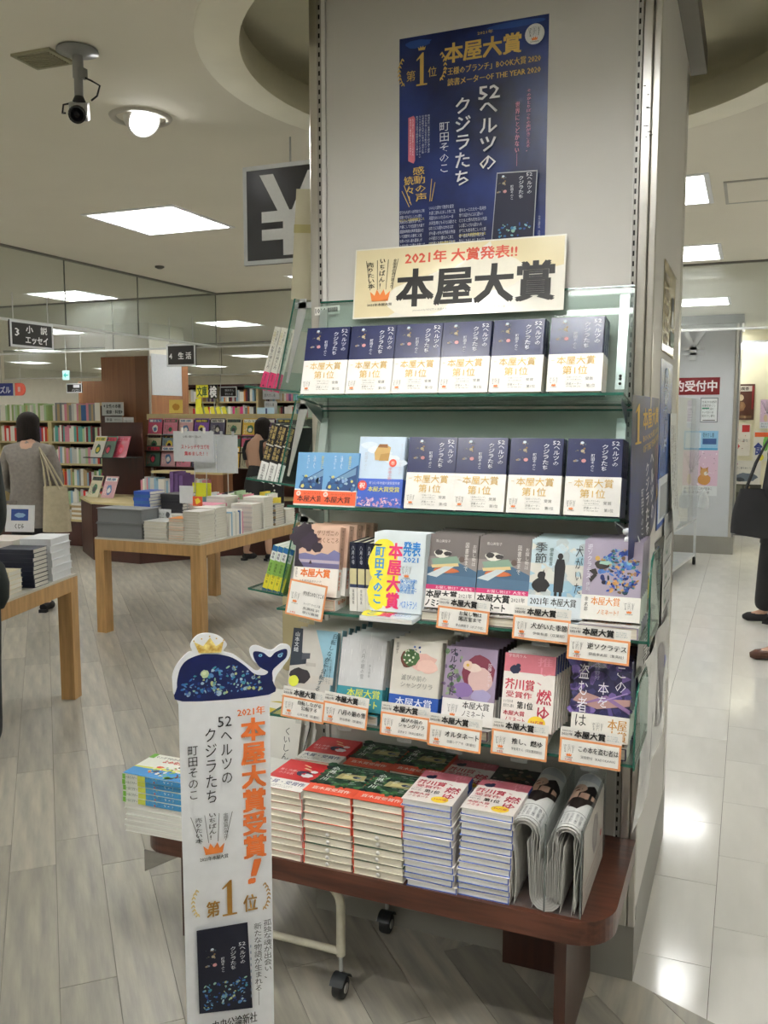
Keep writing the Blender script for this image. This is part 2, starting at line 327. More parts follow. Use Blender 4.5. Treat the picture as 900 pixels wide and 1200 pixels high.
# one downlight inferred from the cover glare, one added unseen for frontal light
for k, (x, y) in enumerate(((-1.35, .5), (.95, .9))):
    t2 = copy_tree(t, T(x, y, CZ), ['round spotlight in the ceiling over the aisle in front of the display', 'added unseen spotlight right of the aisle spotlight, giving frontal light'][k])
    l3 = ld.copy(); l3.energy = 62 if k == 0 else 30
    l2 = bpy.data.objects.new('downlight_beam', l3); COL.objects.link(l2); q = Vector((-.75, 2.2, 1.1)) - Vector((x, y, CZ)); l2.matrix_world = T(*(Vector((x, y, CZ)) + q.normalized()*.08)) @ q.to_track_quat('-Z', 'Y').to_matrix().to_4x4()
# ------------------------------------------------------------ walls
def wall(name, a, b, m=WALLM): MB().box(a, b).build(name, m)['kind'] = 'structure'
wall('wall_left', (X0-.1, Y0, 0), (X0, Y1, CZ+.3)); wall('wall_right', (X1, Y0, 0), (X1+.1, Y1, CZ+.3)); wall('wall_front', (X0, Y0-.1, 0), (X1, Y0, CZ+.3)); wall('wall_back', (X0, Y1, 0), (X1, Y1+.1, CZ+.3))
# cream wall with posters on the right
wall('wall_rear', (-.6, 12.6, 0.14), (3.4, 12.75, 2.5), CREAM); wall('baseboard_rear', (-.6, 12.585, 0), (3.4, 12.75, .14), mat('base_grey', srgb('8C8C88'), rough=.5))
wall('trim_1', (-.6, 12.45, 2.5), (3.4, 12.75, 2.7), CREAM)
t = thing('strip_light', 'long white strip light along the top of the cream poster wall', 'strip light'); MB().box((-.2, 12.4, 2.43), (3.3, 12.45, 2.5)).build('diffuser', mat('strip_glow', (1, 1, .95), emit=6, var=0), t); MB().box((-.25, 12.38, 2.5), (3.35, 12.5, 2.53)).build('housing', LREF, t)
# ------------------------------------------------------------ floor
def floor():
    root = struct('floor', 'shop floor of grey oak-look planks meeting glossy white tiles')
    MB().box((X0, Y0, -.06), (X1, Y1, -.004)).build('subfloor', mat('joint_dark', srgb('6F6C64'), rough=.8), root)
    th = math.radians(43.2); W, Lp, S0 = .152, .915, -.018
    ex = Vector((math.cos(th), math.sin(th))); ey = Vector((-math.sin(th), math.cos(th)))
    BX = -1.2; LN = (.449, 1, 2.418-.449*.243)   # white tiles lie where x > BX and .449x + y > c
    def clip(P, a, b, c):                                      # keep a*x + b*y >= c
        Q = []
        for i in range(len(P)):
            p, q = P[i], P[(i+1) % len(P)]; dp, dq = a*p[0]+b*p[1]-c, a*q[0]+b*q[1]-c
            if dp >= 0: Q.append(p)
            if (dp >= 0) != (dq >= 0): t = dp/(dp-dq); Q.append((p[0]+(q[0]-p[0])*t, p[1]+(q[1]-p[1])*t))
        return Q
    def white(P): return clip(clip(P, 1, 0, BX), *LN)
    def area(P): return abs(sum(P[i][0]*P[(i+1) % len(P)][1]-P[(i+1) % len(P)][0]*P[i][1] for i in range(len(P))))/2 if len(P) > 2 else 0
    def wood(nm, isl=False):
        m = mat(nm, srgb('9F9C93'), rough=.33, var=.2, scale=5, stretch=(5, .55, 1), bump=.05, bscale=20, rand=.2, island=isl, spec=.4, c2=srgb('A29D8F')); return m
    wm, wm2 = wood('grey_oak_plank'), wood('grey_oak_plank_far', True)
    pl = []; r = random.Random(5)
    for i in range(-110, 80):
        off = (i*7 % 11)/11*Lp if i not in (0, 1, -1) else {0: .0-.19+3.57-.915*4, 1: 3.134-.915*4, -1: 4.11-.915*5}[i]
        s0 = S0 + (i-1)*W + W
        s0 = S0 + i*W
        for j in range(-8, 32):
            u, v = s0, off+j*Lp; c = ex*(u+W/2) + ey*(v+Lp/2)
            if not (X0+.5 < c.x < X1-.5 and Y0+.5 < c.y < Y1-.5): continue
            P = [tuple(ex*a+ey*b_) for a, b_ in ((u+.0009, v+.0009), (u+W-.0009, v+.0009), (u+W-.0009, v+Lp-.0009), (u+.0009, v+Lp-.0009))]
            wa = area(white(P))
            if wa > .98*area(P): continue
            if wa > 1e-5:
                q = MB()
                for Q in (clip(P, -1, 0, -BX), clip(clip(P, 1, 0, BX), -LN[0], -LN[1], -LN[2])):
                    if area(Q) > 1e-5: q.prism(Q, -.004, 0)
                if q.v: q.build('plank', wm, root)
                continue
            d = (Vector((c.x, c.y, -CAMH))).dot(FW)
            px = 450 + FPX*Vector((c.x, c.y, -CAMH)).dot(RT)/max(d, .01); py = 600 - FPX*Vector((c.x, c.y, -CAMH)).dot(UP)/max(d, .01)
            visb = d > .5 and -80 < px < 980 and 480 < py < 1350 and not (c.x > -.243 and c.y > 2.4)
            pl.append((0 if visb else 1, d if d > 0 else 99, u, v))
    pl.sort(); g = .0009
    base = MB().box((g, g, -.004), (W-g, Lp-g, 0)).mesh('plank', wm)
    M0 = RZ(math.degrees(th))
    for k, (nv, d, u, v) in enumerate(pl[:270]): link('plank', base, root, M0 @ T(u, v, 0))
    rest = MB()
    for nv, d, u, v in pl[270:]: rest.box((u+g, v+g, -.004), (u+W-g, v+Lp-g, 0))
    link('far_planks', rest.mesh('far_planks', wm2), root, M0)['kind'] = 'stuff'
    tm = mat('white_tile', srgb('E2E0DA'), rough=.13, var=.05, scale=3, stretch=(3, .7, 1), bump=.02, bscale=9, rand=.02, spec=.6)
    tm2 = mat('white_tile_far', srgb('E2E0DA'), rough=.13, var=.05, scale=3, stretch=(3, .7, 1), bump=.02, bscale=9, rand=.02, spec=.6, island=True)
    tw, tl = .318, .484; tb = MB().box((g, g, -.004), (tw-g, tl-g, .0)).mesh('tile', tm); n = 0; far = MB(); cut = MB()
    tiles = []
    for i in range(-5, 16):
        for j in range(-1, 40):
            x = -.043+(i-1)*tw; y = 2.566+(j-1)*tl+(.224 if i % 2 else 0)
            if x < -1.6 or y < 1 or x > X1-.3 or y > Y1-.5: continue
            cs = [(x+g, y+g), (x+tw-g, y+g), (x+tw-g, y+tl-g), (x+g, y+tl-g)]; Q = white(cs)
            if area(Q) > .999*area(cs): tiles.append((y if x < 1.6 else y+30, x, y))
            elif area(Q) > 1e-5: MB().prism(Q, -.004, 0).build('tile', tm, root)
    tiles.sort()
    for k, (d, x, y) in enumerate(tiles):
        if k < 200: link('tile', tb, root, T(x, y, 0))
        else: far.box((x+g, y+g, -.004), (x+tw-g, y+tl-g, 0))
    far.build('far_tiles', tm2, root)['kind'] = 'stuff'
floor()
# ------------------------------------------------------------ glass smoke baffles
BG = glassm('baffle_glass', (.88, .9, .88), .07, .0, .6); RAIL = mat('baffle_rail', srgb('C9CCC9'), rough=.35, metal=.4); TOPR = mat('baffle_top_rail', srgb('6E6C64'), rough=.5)
def baffle(name, label, pts, seams):
    t = thing(name, label, 'glass baffle')
    (ax, ay), (bx, by) = pts; L = math.hypot(bx-ax, by-ay); M = T(ax, ay, 0) @ RZ(math.degrees(math.atan2(by-ay, bx-ax)))
    ss = [0]+seams+[L]
    for i in range(len(ss)-1):
        MB().box((ss[i]+.002, -.003, 2.215), (ss[i+1]-.002, .003, 2.69), M=M).build('pane', BG, t)
        if i: MB().box((ss[i]-.003, -.004, 2.22), (ss[i]+.003, .004, 2.69), M=M).build('joint', mat('joint_seal', srgb('55564F')), t)
    MB().box((0, -.01, 2.205), (L, .01, 2.222), M=M).build('bottom_rail', RAIL, t); MB().box((0, -.012, 2.685), (L, .012, 2.7), M=M).build('top_rail', TOPR, t)
baffle('glass_baffle', 'hanging glass smoke baffle running from the left edge to the corner over the table', [(-4.61, -2.), (-4.61, 7.13)], [1.7, 3.5, 5.3, 7.17, 8.])
baffle('glass_baffle', 'long hanging glass smoke baffle crossing behind the column', [(-13., 7.15), (4.5, 7.15)], [1.8, 3.6, 5.4, 7.2, 8.38, 9.9, 11.6, 13.4, 15.2])
baffle('glass_baffle', 'farther hanging glass smoke baffle over the distant aisles', [(-12., 11.9), (-2.4, 11.9)], [2.2, 4.4, 6.6, 8.])
# ============================================================ the column
CY = 2.418
def column():
    root = struct('column', 'square shop column clad in white panels and steel posts')
    WP = mat('white_panel', srgb('D3D0CB'), rough=.55, var=.02, scale=2); GB = mat('column_base_grey', srgb('8E8C85'), rough=.5, var=.05)
    MB().box((-1.19, CY+.012, .16), (-.3, 3.35, CZ+.24)).build('core', WP, root)
    MB().box((-1.172, CY-.001, .415), (-.303, CY+.012, CZ+.24)).build('front_panel', WP, root)
    MB().box((-1.228, CY+.0, 0), (-.243, CY+.04, .16)).build('front_plinth', GB, root)
    MB().box((-1.228, 3.33, 0), (-.243, 3.37, .2)).build('back_plinth', GB, root)
    MB().box((-.262, CY+.04, 0), (-.243, 3.33, .205)).build('side_plinth', GB, root); MB().box((-1.228, CY+.04, 0), (-1.21, 3.33, .2)).build('side_plinth', GB, root)
    MB().box((-.256, CY+.02, .205), (-.243, 3.27, 2.76)).build('side_panel', WP, root)
    MB().box((-1.225, CY+.02, .2), (-1.21, 3.33, CZ+.24)).build('side_panel', WP, root)
    MB().box((-1.2, 3.34, .2), (-.26, 3.355, CZ+.24)).build('back_panel', WP, root)
    for q in ((-.289, -.264), (-.262, -.2425)): MB().box((q[0], CY-.003, .16), (q[1], CY+.02, CZ+.24), bev=.003).build('corner_post', CHROME, root)
    MB().box((-1.228, CY-.003, .16), (-1.197, CY+.02, CZ+.24), bev=.003).build('corner_post', CHROME, root)
    for q in ((-.26, 3.27), (-1.228, 3.33)): MB().box((q[0], q[1], .205), (q[0]+.018, 3.36, CZ+.24)).build('rear_post', CHROME, root)
    LT = mat('slotted_upright_metal', srgb('A9A5A0'), rough=.4, metal=.5)
    for x in (-1.194, -.297):
        MB().box((x-.0075, CY-.004, .3), (x+.0075, CY+.01, CZ+.24)).build('slotted_upright', LT, root)
        b = MB()
        for k in range(100): z = .33+k*.0258; b.box((x-.0022, CY-.0052, z), (x+.0022, CY-.003, z+.0125))
        b.build('slot', mat('slot_black', (.004, .004, .004), rough=.9), root)['kind'] = 'stuff'
    for x0, x1 in ((-1.1865, -1.1745), (-.3045, -.3015)): MB().box((x0, CY-.006, .415), (x1, CY+.004, CZ+.24)).build('panel_edge', mat('panel_edge_white', srgb('DDDBD8')), root)
    MB().box((-.243, CY+.05, 2.755), (-.19, 3.42, 2.83)).build('header_trim', mat('header_grey', srgb('6B675C'), rough=.5), root)
    MB().box((-.275, 2.421-.0035, 1.985), (-.266, 2.416, 2.005)).build('tape', mat('tape_tan', srgb('B08A4E')), root)
    b = MB()
    for k in range(9): z = 2.27+rnd.random()*.16; x = -.286+rnd.random()*.018; b.box((x, CY-.0045, z), (x+.004+rnd.random()*.006, CY-.0025, z+.0025))
    b.build('scuff', mat('scuff_dark', srgb('2E2A24')), root)['kind'] = 'stuff'
column()
# ============================================================ poster and sign on the column
NAVY = mat('poster_navy', srgb('10183F'), rough=.32, var=.45, scale=4, c2=srgb('1C2E6B'))
GOLD = 'D9B45A'; OR = 'E8833A'
def one(A, cx, y, w, h, m):           # serif numeral one
    A.poly([(cx-w*.17, y+h*.05), (cx+w*.17, y+h*.05), (cx+w*.17, y+h), (cx+w*.05, y+h), (cx-w*.5, y+h*.8), (cx-w*.48, y+h*.76), (cx-w*.17, y+h*.84)], m); A.rect(cx-w*.5, y, cx+w*.5, y+h*.05, m)
def laurel_one(A, cx, cy, s, gold=GOLD):
    A.laurel(cx-s*.62, cy, s, -1, gold); A.laurel(cx+s*.62, cy, s, 1, gold)
    one(A, cx, cy-s*.55, s*.42, s*1.15, gold)
    A.txt('第', cx-s*.6, cy-s*.35, cx-s*.25, cy+s*.02, gold, bold=.01); A.txt('位', cx+s*.25, cy-s*.3, cx+s*.58, cy+.05*s, gold, bold=.01)
    A.crown(cx, cy+s*.68, s*.3, s*.16, gold)
def cover52(A, x0, y0, s, band=True):         # night-blue novel jacket, art in a 0.137 x 0.195 frame scaled by s
    f = lambda x, y: (x0+x*s, y0+y*s)
    def tx(t, a, b, c, d, m, **k): A.txt(t, x0+a*s, y0+b*s, x0+c*s, y0+d*s, m, **k)
    tx('52', .109, .178, .128, .188, 'E9EAF0', bold=.01); tx('ヘルツの', .112, .125, .127, .174, 'E9EAF0', vert=True, bold=.01); tx('クジラたち', .086, .113, .101, .18, 'E9EAF0', vert=True, bold=.01); tx('町田そのこ', .06, .112, .069, .155, 'E9EAF0', vert=True)
    A.scatter(x0+.014*s, y0+.135*s, x0+.045*s, y0+.185*s, 14, ['6E6A50', '8A6B3C', '4A5560', 'A08C70'], .0015*s, .004*s, 3)
    for a, b, r, c in ((.036, .184, .0045, 'C9D6DE'), (.038, .163, .005, 'A79B7E'), (.042, .138, .006, 'C98C8C'), (.026, .138, .003, '7C8496')): A.ell(x0+a*s, y0+b*s, r*s, r*s*.8, c, 10)
def poster():
    t = thing('poster', 'large navy award poster with gold lettering taped high on the column', 'poster', T(-.946, CY-.0015, 2.0) @ RX(90))
    W, H = .418, .612
    MB().box((0, 0, -.0006), (W, H, 0)).build('sheet', NAVY, t)
    A = Art()
    A.ell(.33, .6, .08, .008, '2B4F9A'); A.blob(.055, .592, .045, .012, '2B4F9A', 2)
    A.txt('2021年', .225, .588, .268, .597, GOLD, bold=.02); A.txt('本屋大賞', .133, .528, .345, .578, GOLD, bold=.035)
    A.txt('「王様のブランチ」BOOK大賞 2020', .135, .496, .398, .516, GOLD, bold=.03); A.txt('読書メーターOF THE YEAR 2020', .142, .468, .398, .487, GOLD, bold=.03)
    laurel_one(A, .068, .52, .075)
    A.ell(.382, .565, .026, .026, 'ECECEC', 24); award_mark(A, .382, .567, .034)
    A.txt('52', .232, .418, .29, .452, 'F2F2F4', bold=.02); A.txt('ヘルツの', .236, .235, .284, .408, 'F2F2F4', vert=True, bold=.015); A.txt('クジラたち', .168, .2, .21, .43, 'F2F2F4', vert=True, bold=.015); A.txt('町田そのこ', .122, .24, .15, .372, 'F2F2F4', vert=True, bold=.01)
    A.txt('そのひとりぼっちの声がきこえる。', .364, .27, .376, .428, 'D98FA8', vert=True, bold=.03); A.txt('世界にとどかない――', .334, .235, .346, .4, 'D98FA8', vert=True, bold=.03)
    A.poly([(.03, .28), (.046, .272), (.05, .28), (.05, .392), (.046, .4), (.03, .396)], 'C96A7A'); A.lines(.033, .285, .047, .392, 2, 'F0E0E4', 14, True)
    A.lines(.052, .28, .095, .398, 5, 'D7DAE6', 16, True, 3)
    A.txt('感動の声', .054, .168, .088, .262, GOLD, vert=True, bold=.02, shear=-.12); A.txt('続々！', .03, .165, .056, .238, GOLD, vert=True, bold=.02, shear=-.18)
    for q in ((.018, .215, .04, .16), (.1, .225, .095, .165), (.11, .215, .1, .165), (.012, .2, .034, .155)): A.line(*q, .002, GOLD)
    A.lines(.006, .03, .086, .148, 9, 'D0D3DE', 12, False, 4); A.lines(.094, .03, .175, .153, 9, 'D0D3DE', 12, False, 5); A.lines(.182, .03, .262, .14, 8, 'D0D3DE', 12, False, 6)
    for q in ((.094, .045, .17), (.182, .062, .258), (.006, .115, .08)): A.txt('心にのこる読書体験でした', q[0], q[1], q[2], q[1]+.008, 'D8C860', bold=.02)
    A.poly([(.273, .028), (.39, .028), (.398, .218), (.287, .222)], 'B5B7BD'); A.poly([(.275, .031), (.388, .031), (.395, .215), (.289, .219)], '0B1030')
    cover52(A, .274, .052, .86); A.scatter(.285, .036, .38, .085, 40, ['3E7FA8', '9CC3B0', '2C4F9A', '86B7C9'], .002, .006, 8)
    A.txt('中央公論新社 大好評発売中', .402, .03, .408, .1, 'B9BDCB', vert=True)
    A.build('poster_print', t)
poster()
def sign():
    M = T(-1.072, 2.372, 1.848) @ RX(83); M = M @ Matrix.Shear('XY', 4, (0, 0)) if False else M
    t = thing('sign_board', 'cream and white laminated sign with big black lettering leaning above the top glass shelf', 'sign', M)
    W, H = .606, .2; C = mat('sign_cream', srgb('EBDDB4'), rough=.2, var=.05, coat=.5)
    MB().box((0, 0, -.003), (W, H, 0)).build('panel', mat('sign_board_white', srgb('EFEBDF'), rough=.2, coat=.5), t)
    A = Art(); r = .0
    A.poly([(.004, .004), (.11, .004), (.2, .05), (.24, .09), (.4, .196), (.004, .196)], C); A.poly([(.4, .196), (.602, .196), (.602, .12), (.5, .1), (.42, .14)], C)
    for k in range(3): A.ell(.2+k*.1, .05+k*.03, .1, .05, 'EFE9D8')
    A.txt('2021年 大賞発表!!', .155, .148, .475, .182, 'D8573F', bold=.03); A.txt('本屋大賞', .135, .03, .578, .132, '14120F', bold=.04, res=2)
    A.txt('売りたい本', .045, .085, .066, .16, '222222', vert=True, bold=.03, shear=-.1); A.txt('いちばん！', .078, .085, .095, .168, '222222', vert=True, bold=.03); A.txt('全国書店員が選んだ', .112, .085, .122, .165, '222222', vert=True, bold=.02, shear=.1)
    for a, b in ((.036, .052), (.07, .074), (.104, .1), (.134, .118)): A.line(a, .165, b, .08, .0016, '333333')
    A.crown(.083, .048, .062, .035, OR); A.txt('2021年本屋大賞', .045, .034, .12, .042, '222222', bold=.03)
    A.txt('presented by NOLTY × 本屋大賞', .185, .013, .285, .021, '9A968C'); A.txt('全国書店員が選んだいちばん！売りたい本', .32, .013, .45, .02, '8A867C'); A.build('sign_print', t)
sign()
# shop label 1064 stuck on the top glass edge
t = thing('shelf_tag', 'small white 1064 tag with a barcode on the top edge of the glass', 'label', T(-1.21, 2.405, 1.868) @ RX(88) @ RZ(2))
MB().box((0, 0, -.0005), (.082, .024, 0)).build('tag_plate', WHITE, t); A = Art(); A.txt('1064', .003, .005, .035, .019, '333333', bold=.02)
for k in range(16): A.rect(.042+k*.0022, .006, .043+k*.0022+(k % 3)*.0004, .019, '444444')
A.build('tag_print', t)
# ============================================================ glass shelves on the column front
def plate(b, M, x0, x1, y0, y1, th=.005): b.box((x0, y0, 0), (x1, y1, th), M=M)
def edge_strip(a, b_, th=.0056, wd=.0025):
    return MB().tube([a, b_], th/1.4, 4)
def glass_shelf(label, x0, x1, yf, zf, yb, zb, top, lip=None, side=None):
    """ledge from (yf,zf) to (yb,zb); leaning back glass from the ledge up to the column at z=top"""
    t = thing('glass_shelf', label, 'shelf', T(0, 0, 0), 'glass shelves on the column front')
    def slab(nm, P0, P1, xa, xb, m, th=.005):                # strip of glass through two yz points
        d = Vector((0, P1[0]-P0[0], P1[1]-P0[1])); L = d.length; d.normalize(); n = Vector((0, -d.z, d.y))*th
        b = MB(); A_, B_ = Vector((0, *P0)), Vector((0, *P1)); vs = []
        for x in (xa, xb):
            for p in (A_, B_, B_+n, A_+n): vs.append((x, p.y, p.z))
        b.add(vs, [(0, 1, 2, 3), (7, 6, 5, 4), (0, 4, 5, 1), (1, 5, 6, 2), (2, 6, 7, 3), (3, 7, 4, 0)]); return b.build(nm, m, t)
    slab('ledge_glass', (yf, zf-.005), (yb, zb-.005), x0, x1, GPLATE, .0055)
    slab('front_edge', (yf-.0012, zf-.0056), (yf+.0, zf-.0056), x0, x1, GEDGE, .0072)
    slab('rear_edge', (yb-.002, zb-.006), (yb, zb-.006), x0, x1, GEDGE, .006)
    for xx in (x0, x1-.0012): slab('side_edge', (yf, zf-.0054), (yb, zb-.0054), xx, xx+.0012, GEDGE, .0062)
    if top:
        yb2 = yb-.075; slab('back_glass', (yb2, zf+(zb-zf)*.6), (CY-.012, top), x0, x1, GPLATE, -.005)
        slab('top_edge', (CY-.014, top), (CY-.013, top+.0045), x0, x1, GEDGE, -.005)
    for xx in (-1.19, -.301):                       # slotted steel brackets
        b = MB(); s = 1 if xx < -.7 else -1
        b.add([(xx, CY-.006, zb-.01), (xx, yf+.05, zf-.012), (xx, yf+.05, zf-.022), (xx, CY-.006, zb-.06), (xx+s*.002, CY-.006, zb-.01), (xx+s*.002, yf+.05, zf-.012), (xx+s*.002, yf+.05, zf-.022), (xx+s*.002, CY-.006, zb-.06)],
              [(0, 1, 2, 3), (7, 6, 5, 4), (0, 4, 5, 1), (1, 5, 6, 2), (2, 6, 7, 3), (3, 7, 4, 0)]); b.build('bracket', STEEL, t, fix=True)
        if top:
            b = MB(); ya, za = yb-.066, zf+.012; yc, zc = CY-.016, top-.02; x2 = xx+s*.012
            b.add([(xx, ya, za), (x2+s*.012, ya, za), (x2+s*.012, yc, zc), (xx, yc, zc), (xx, ya+.003, za), (x2+s*.012, ya+.003, za), (x2+s*.012, yc+.003, zc), (xx, yc+.003, zc)],
                  [(0, 1, 2, 3), (7, 6, 5, 4), (0, 4, 5, 1), (1, 5, 6, 2), (2, 6, 7, 3), (3, 7, 4, 0)]); bk = b.build('back_bracket', STEEL, t, fix=True)
            for q in (.06, .11, .14): MB().lathe([(0, 0), (.004, 0), (.003, .003), (0, .003)], 8, M=T((xx+x2+s*.012)/2, ya+(yc-ya)*q-.001, za+(zc-za)*q) @ RX(90)).build('screw', mat('screw_dark', (.1, .1, .1), metal=1), bk)
    if side:                                        # upright glass end plate with a rounded top corner
        xx, ys, ye, z0, z1 = side; P = [(ys, z0), (ye, z0), (ye, z1-.09), (ye-.02, z1-.03), (ye-.05, z1), (ys+.07, z1), (ys+.03, z1-.012), (ys+.008, z1-.04), (ys, z1-.08)]
        Q = MB(); Mx = Matrix(((0, 0, 1, 0), (1, 0, 0, 0), (0, 1, 0, 0), (0, 0, 0, 1)))
        Q.prism(P, xx-.0025, xx+.0025, M=Mx); Q.build('end_plate', GPLATE, t, fix=True)
        MB().tube([(xx, y, z) for y, z in [P[3], P[4], P[5], P[6], P[7], P[8], P[0]]], .0032, 4).build('end_plate_edge', GEDGE, t); MB().tube([(xx, y, z) for y, z in (P[0], P[1])], .0032, 4).build('end_plate_edge', GEDGE, t)
    return t
glass_shelf('topmost glass shelf, holding six navy novels face out', -1.19, -.29, 2.25, 1.627, 2.41, 1.603, 1.903)
glass_shelf('second glass shelf from the top, holding blue paperbacks and navy novels', -1.2, -.285, 2.203, 1.321, 2.41, 1.295, 1.585)
glass_shelf('third glass shelf, holding the yellow lettered cover and nominee books', -1.2, -.205, 2.135, 1.04, 2.41, 1.035, None, side=(-.203, 2.14, 2.38, 1.03, 1.24))
glass_shelf('lowest glass shelf, holding six nominee novels above the bench', -1.2, -.225, 2.085, .753, 2.41, .748, None, side=(-.222, 2.085, 2.36, .742, .93))
# ============================================================ books
MXZ = Matrix(((1, 0, 0, 0), (0, 0, 1, 0), (0, 1, 0, 0), (0, 0, 0, 1)))          # profile (x,z) extruded along y
def book(label, w, h, t, cover, spine=None, band=None, art=None, sart=None, hard=True, pages=PAGES, group=None, cat='book', M=None, slip=False, back=None):
    r = thing('novel', label, cat, M, group); bt = (hard if hard > 1e-4 and hard is not True else .0022) if hard else .0006; ov = .003 if hard else .0003; e = .0012
    b = MB(); b.box((0, 0, t-bt), (w-e, h, t)); b.box((0, 0, 0), (w-e, h, bt), 2 if back else 0)
    P = [(w-bt-e, 0), (w-e, 0), (w-e*.2, t*.12), (w, t*.5), (w-e*.2, t*.88), (w-e, t), (w-bt-e, t)]
    b.prism(P, 0, h, 1, MXZ); o = b.build('cover', [cover, spine or cover] + ([back] if back else []), r, fix=True)
    MB().box((ov, ov, bt), (w-bt-e, h-ov, t-bt)).build('pages', pages, r)
    if band:
        bh, bm = band; b = MB(); q = .00035
        b.box((-.0003, 0, t), (w, bh, t+q)); b.box((-.0003, 0, -q*.5), (w, bh, 0)); b.box((w, 0, -q*.5), (w+q, bh, t+q)); b.build('paper_band', bm, r)
    if art: A = Art(); art(A); A.build('cover_print', r, T(0, 0, t+.0003))
    if sart: A = Art(); sart(A); A.build('spine_print', r, Matrix(((0, 0, 1, w+.0004), (0, 1, 0, 0), (-1, 0, 0, t), (0, 0, 0, 1))))
    if slip: MB().lathe([(.0055, .0), (.0055, .0006), (0, .0008)], 12, M=T(w*.5, h+.0005, t*.45) @ RX(-90)).build('order_slip', WHITE, r); 
    return r
class Proto:
    """one modelled book of a title; the copies share its meshes"""
    def __init__(s, desc, *a, **k): s.desc = desc; s.a = a; s.k = k; s.r = None; s.group = k.get('group'); s.w, s.h, s.t = a[0], a[1], a[2]; s.n = 0
    def put(s, M, label, group=None, bare=False):
        if s.r is None: s.r = book('x', *s.a, **s.k)
        return copy_tree(s.r, M, label, group or s.group, skip=('cover_print',) if bare else ())
    def done(s):
        if s.r: kill(s.r)
PROTOS = []
def proto(*a, **k): p = Proto(*a, **k); PROTOS.append(p); return p
WB = paper('F3F0EA'); NV = mat('jacket_midnight', srgb('1B2450'), rough=.28, var=.12, scale=18, coat=.3)
def art52(A):
    cover52(A, 0, 0, 1); g = 'DDB65C'
    A.txt('本屋大賞', .022, .07, .118, .092, g, bold=.01); A.txt('第1位', .038, .044, .1, .066, g, bold=.01); A.rect(.008, .081, .016, .082, g)
    award_mark(A, .018, .026, .024); A.txt('「王様のブランチ」', .048, .034, .088, .039, '8A8680'); A.txt('BOOK大賞2020', .052, .028, .086, .032, '8A8680'); A.line(.046, .025, .09, .025, .0004, '999999')
    A.txt('読書メーター', .05, .016, .088, .022, '6A665F'); A.txt('OF THE YEAR 2020', .05, .01, .086, .014, '8A8680'); A.txt('受賞', .097, .028, .116, .036, '44413C', bold=.01); A.txt('第1位', .1, .01, .122, .018, '55524C', bold=.01)
def sart52(A):
    A.txt('52ヘルツのクジラたち 町田そのこ', .008, .1, .018, .188, 'D0D3DE', vert=True); A.txt('本屋大賞第1位', .009, .02, .017, .08, GOLD, vert=True)
B52 = proto('navy', .137, .195, .026, NV, band=(.098, WB), art=art52, sart=sart52, group='copies of the navy prize-winning novel')
def face_out(p, x, yf, z, n, lean, where, slope=0., group=None, dx=0., descr=None, jit=.0):
    L = math.radians(lean); d = p.t/math.cos(L)
    for k in range(n):
        pos = 'front copy' if k == 0 else ('rear copy' if k == n-1 else nth(k)+' from front')
        lab = '%s, %s, %s' % (descr or p.desc, where, pos) if n > 1 else '%s, %s' % (descr or p.desc, where)
        q = rnd.uniform(-jit, jit) if k else 0
        p.put(T(x+dx*k+q, yf+k*d*1.02, z+p.t*math.sin(L)-slope*k*d*1.02+.0006) @ RX(90-lean) @ T(0, 0, -p.t), lab, group, bare=k > 0)
XS1 = [-1.186, -1.046, -.911, -.776, -.635, -.484]
for i, x in enumerate(XS1): face_out(B52, x, 2.262, 1.6255, 2 if i < 5 else 3, 15, '%s from left on topmost shelf' % nth(i), .11, descr='navy novel with white band' , dx=.0)
XS2 = [-.853, -.716, -.572, -.425]
for i, x in enumerate(XS2): face_out(B52, x, 2.216, 1.3185, 2 if i < 3 else 4, 14, '%s of four on second shelf' % nth(i), .11, descr='navy novel')
# small blue paperbacks with a car on the cover
LB = paper('6FA3CF', .35)
def artcar(A):
    for x, t_, c in ((.075, '夜空に', 'E9DE7A'), (.05, '泳ぐ', 'E8EEF4'), (.03, 'チョコレート', 'E8EEF4')): A.txt(t_, x, .105, x+.008, .142, c, vert=True)
    A.poly([(.012, .05), (.02, .045), (.1, .045), (.106, .06), (.106, .118), (.085, .105), (.05, .085), (.018, .068)], '27497A'); A.poly([(.05, .083), (.1, .11), (.1, .09), (.06, .075)], '6E93B5')
    A.scatter(.02, .048, .1, .085, 26, ['15305A', '3F6FA0', '9DB8C8', 'D8CF7A', '2C5A8C', '88A8D0'], .003, .009, 5)
    A.rect(0, .004, .106, .042, 'F0643C'); A.ell(.014, .033, .007, .007, 'F6E3D8', 14); A.txt('祝', .01, .029, .018, .037, 'E0502C', bold=.02)
    A.txt('52ヘルツのクジラたち', .03, .031, .095, .037, '5A1E12'); A.txt('本屋大賞', .012, .01, .09, .028, '1C1210', bold=.03)
CAR = proto('small pale blue paperback with a drawn car', .106, .151, .012, LB, band=(.046, WB), art=artcar, hard=False, group='small blue paperbacks with orange band')
face_out(CAR, -1.186, 2.212, 1.319, 2, 14, 'left pile on second shelf', .11); face_out(CAR, -1.098, 2.206, 1.319, 3, 13, 'right pile on second shelf', .11)
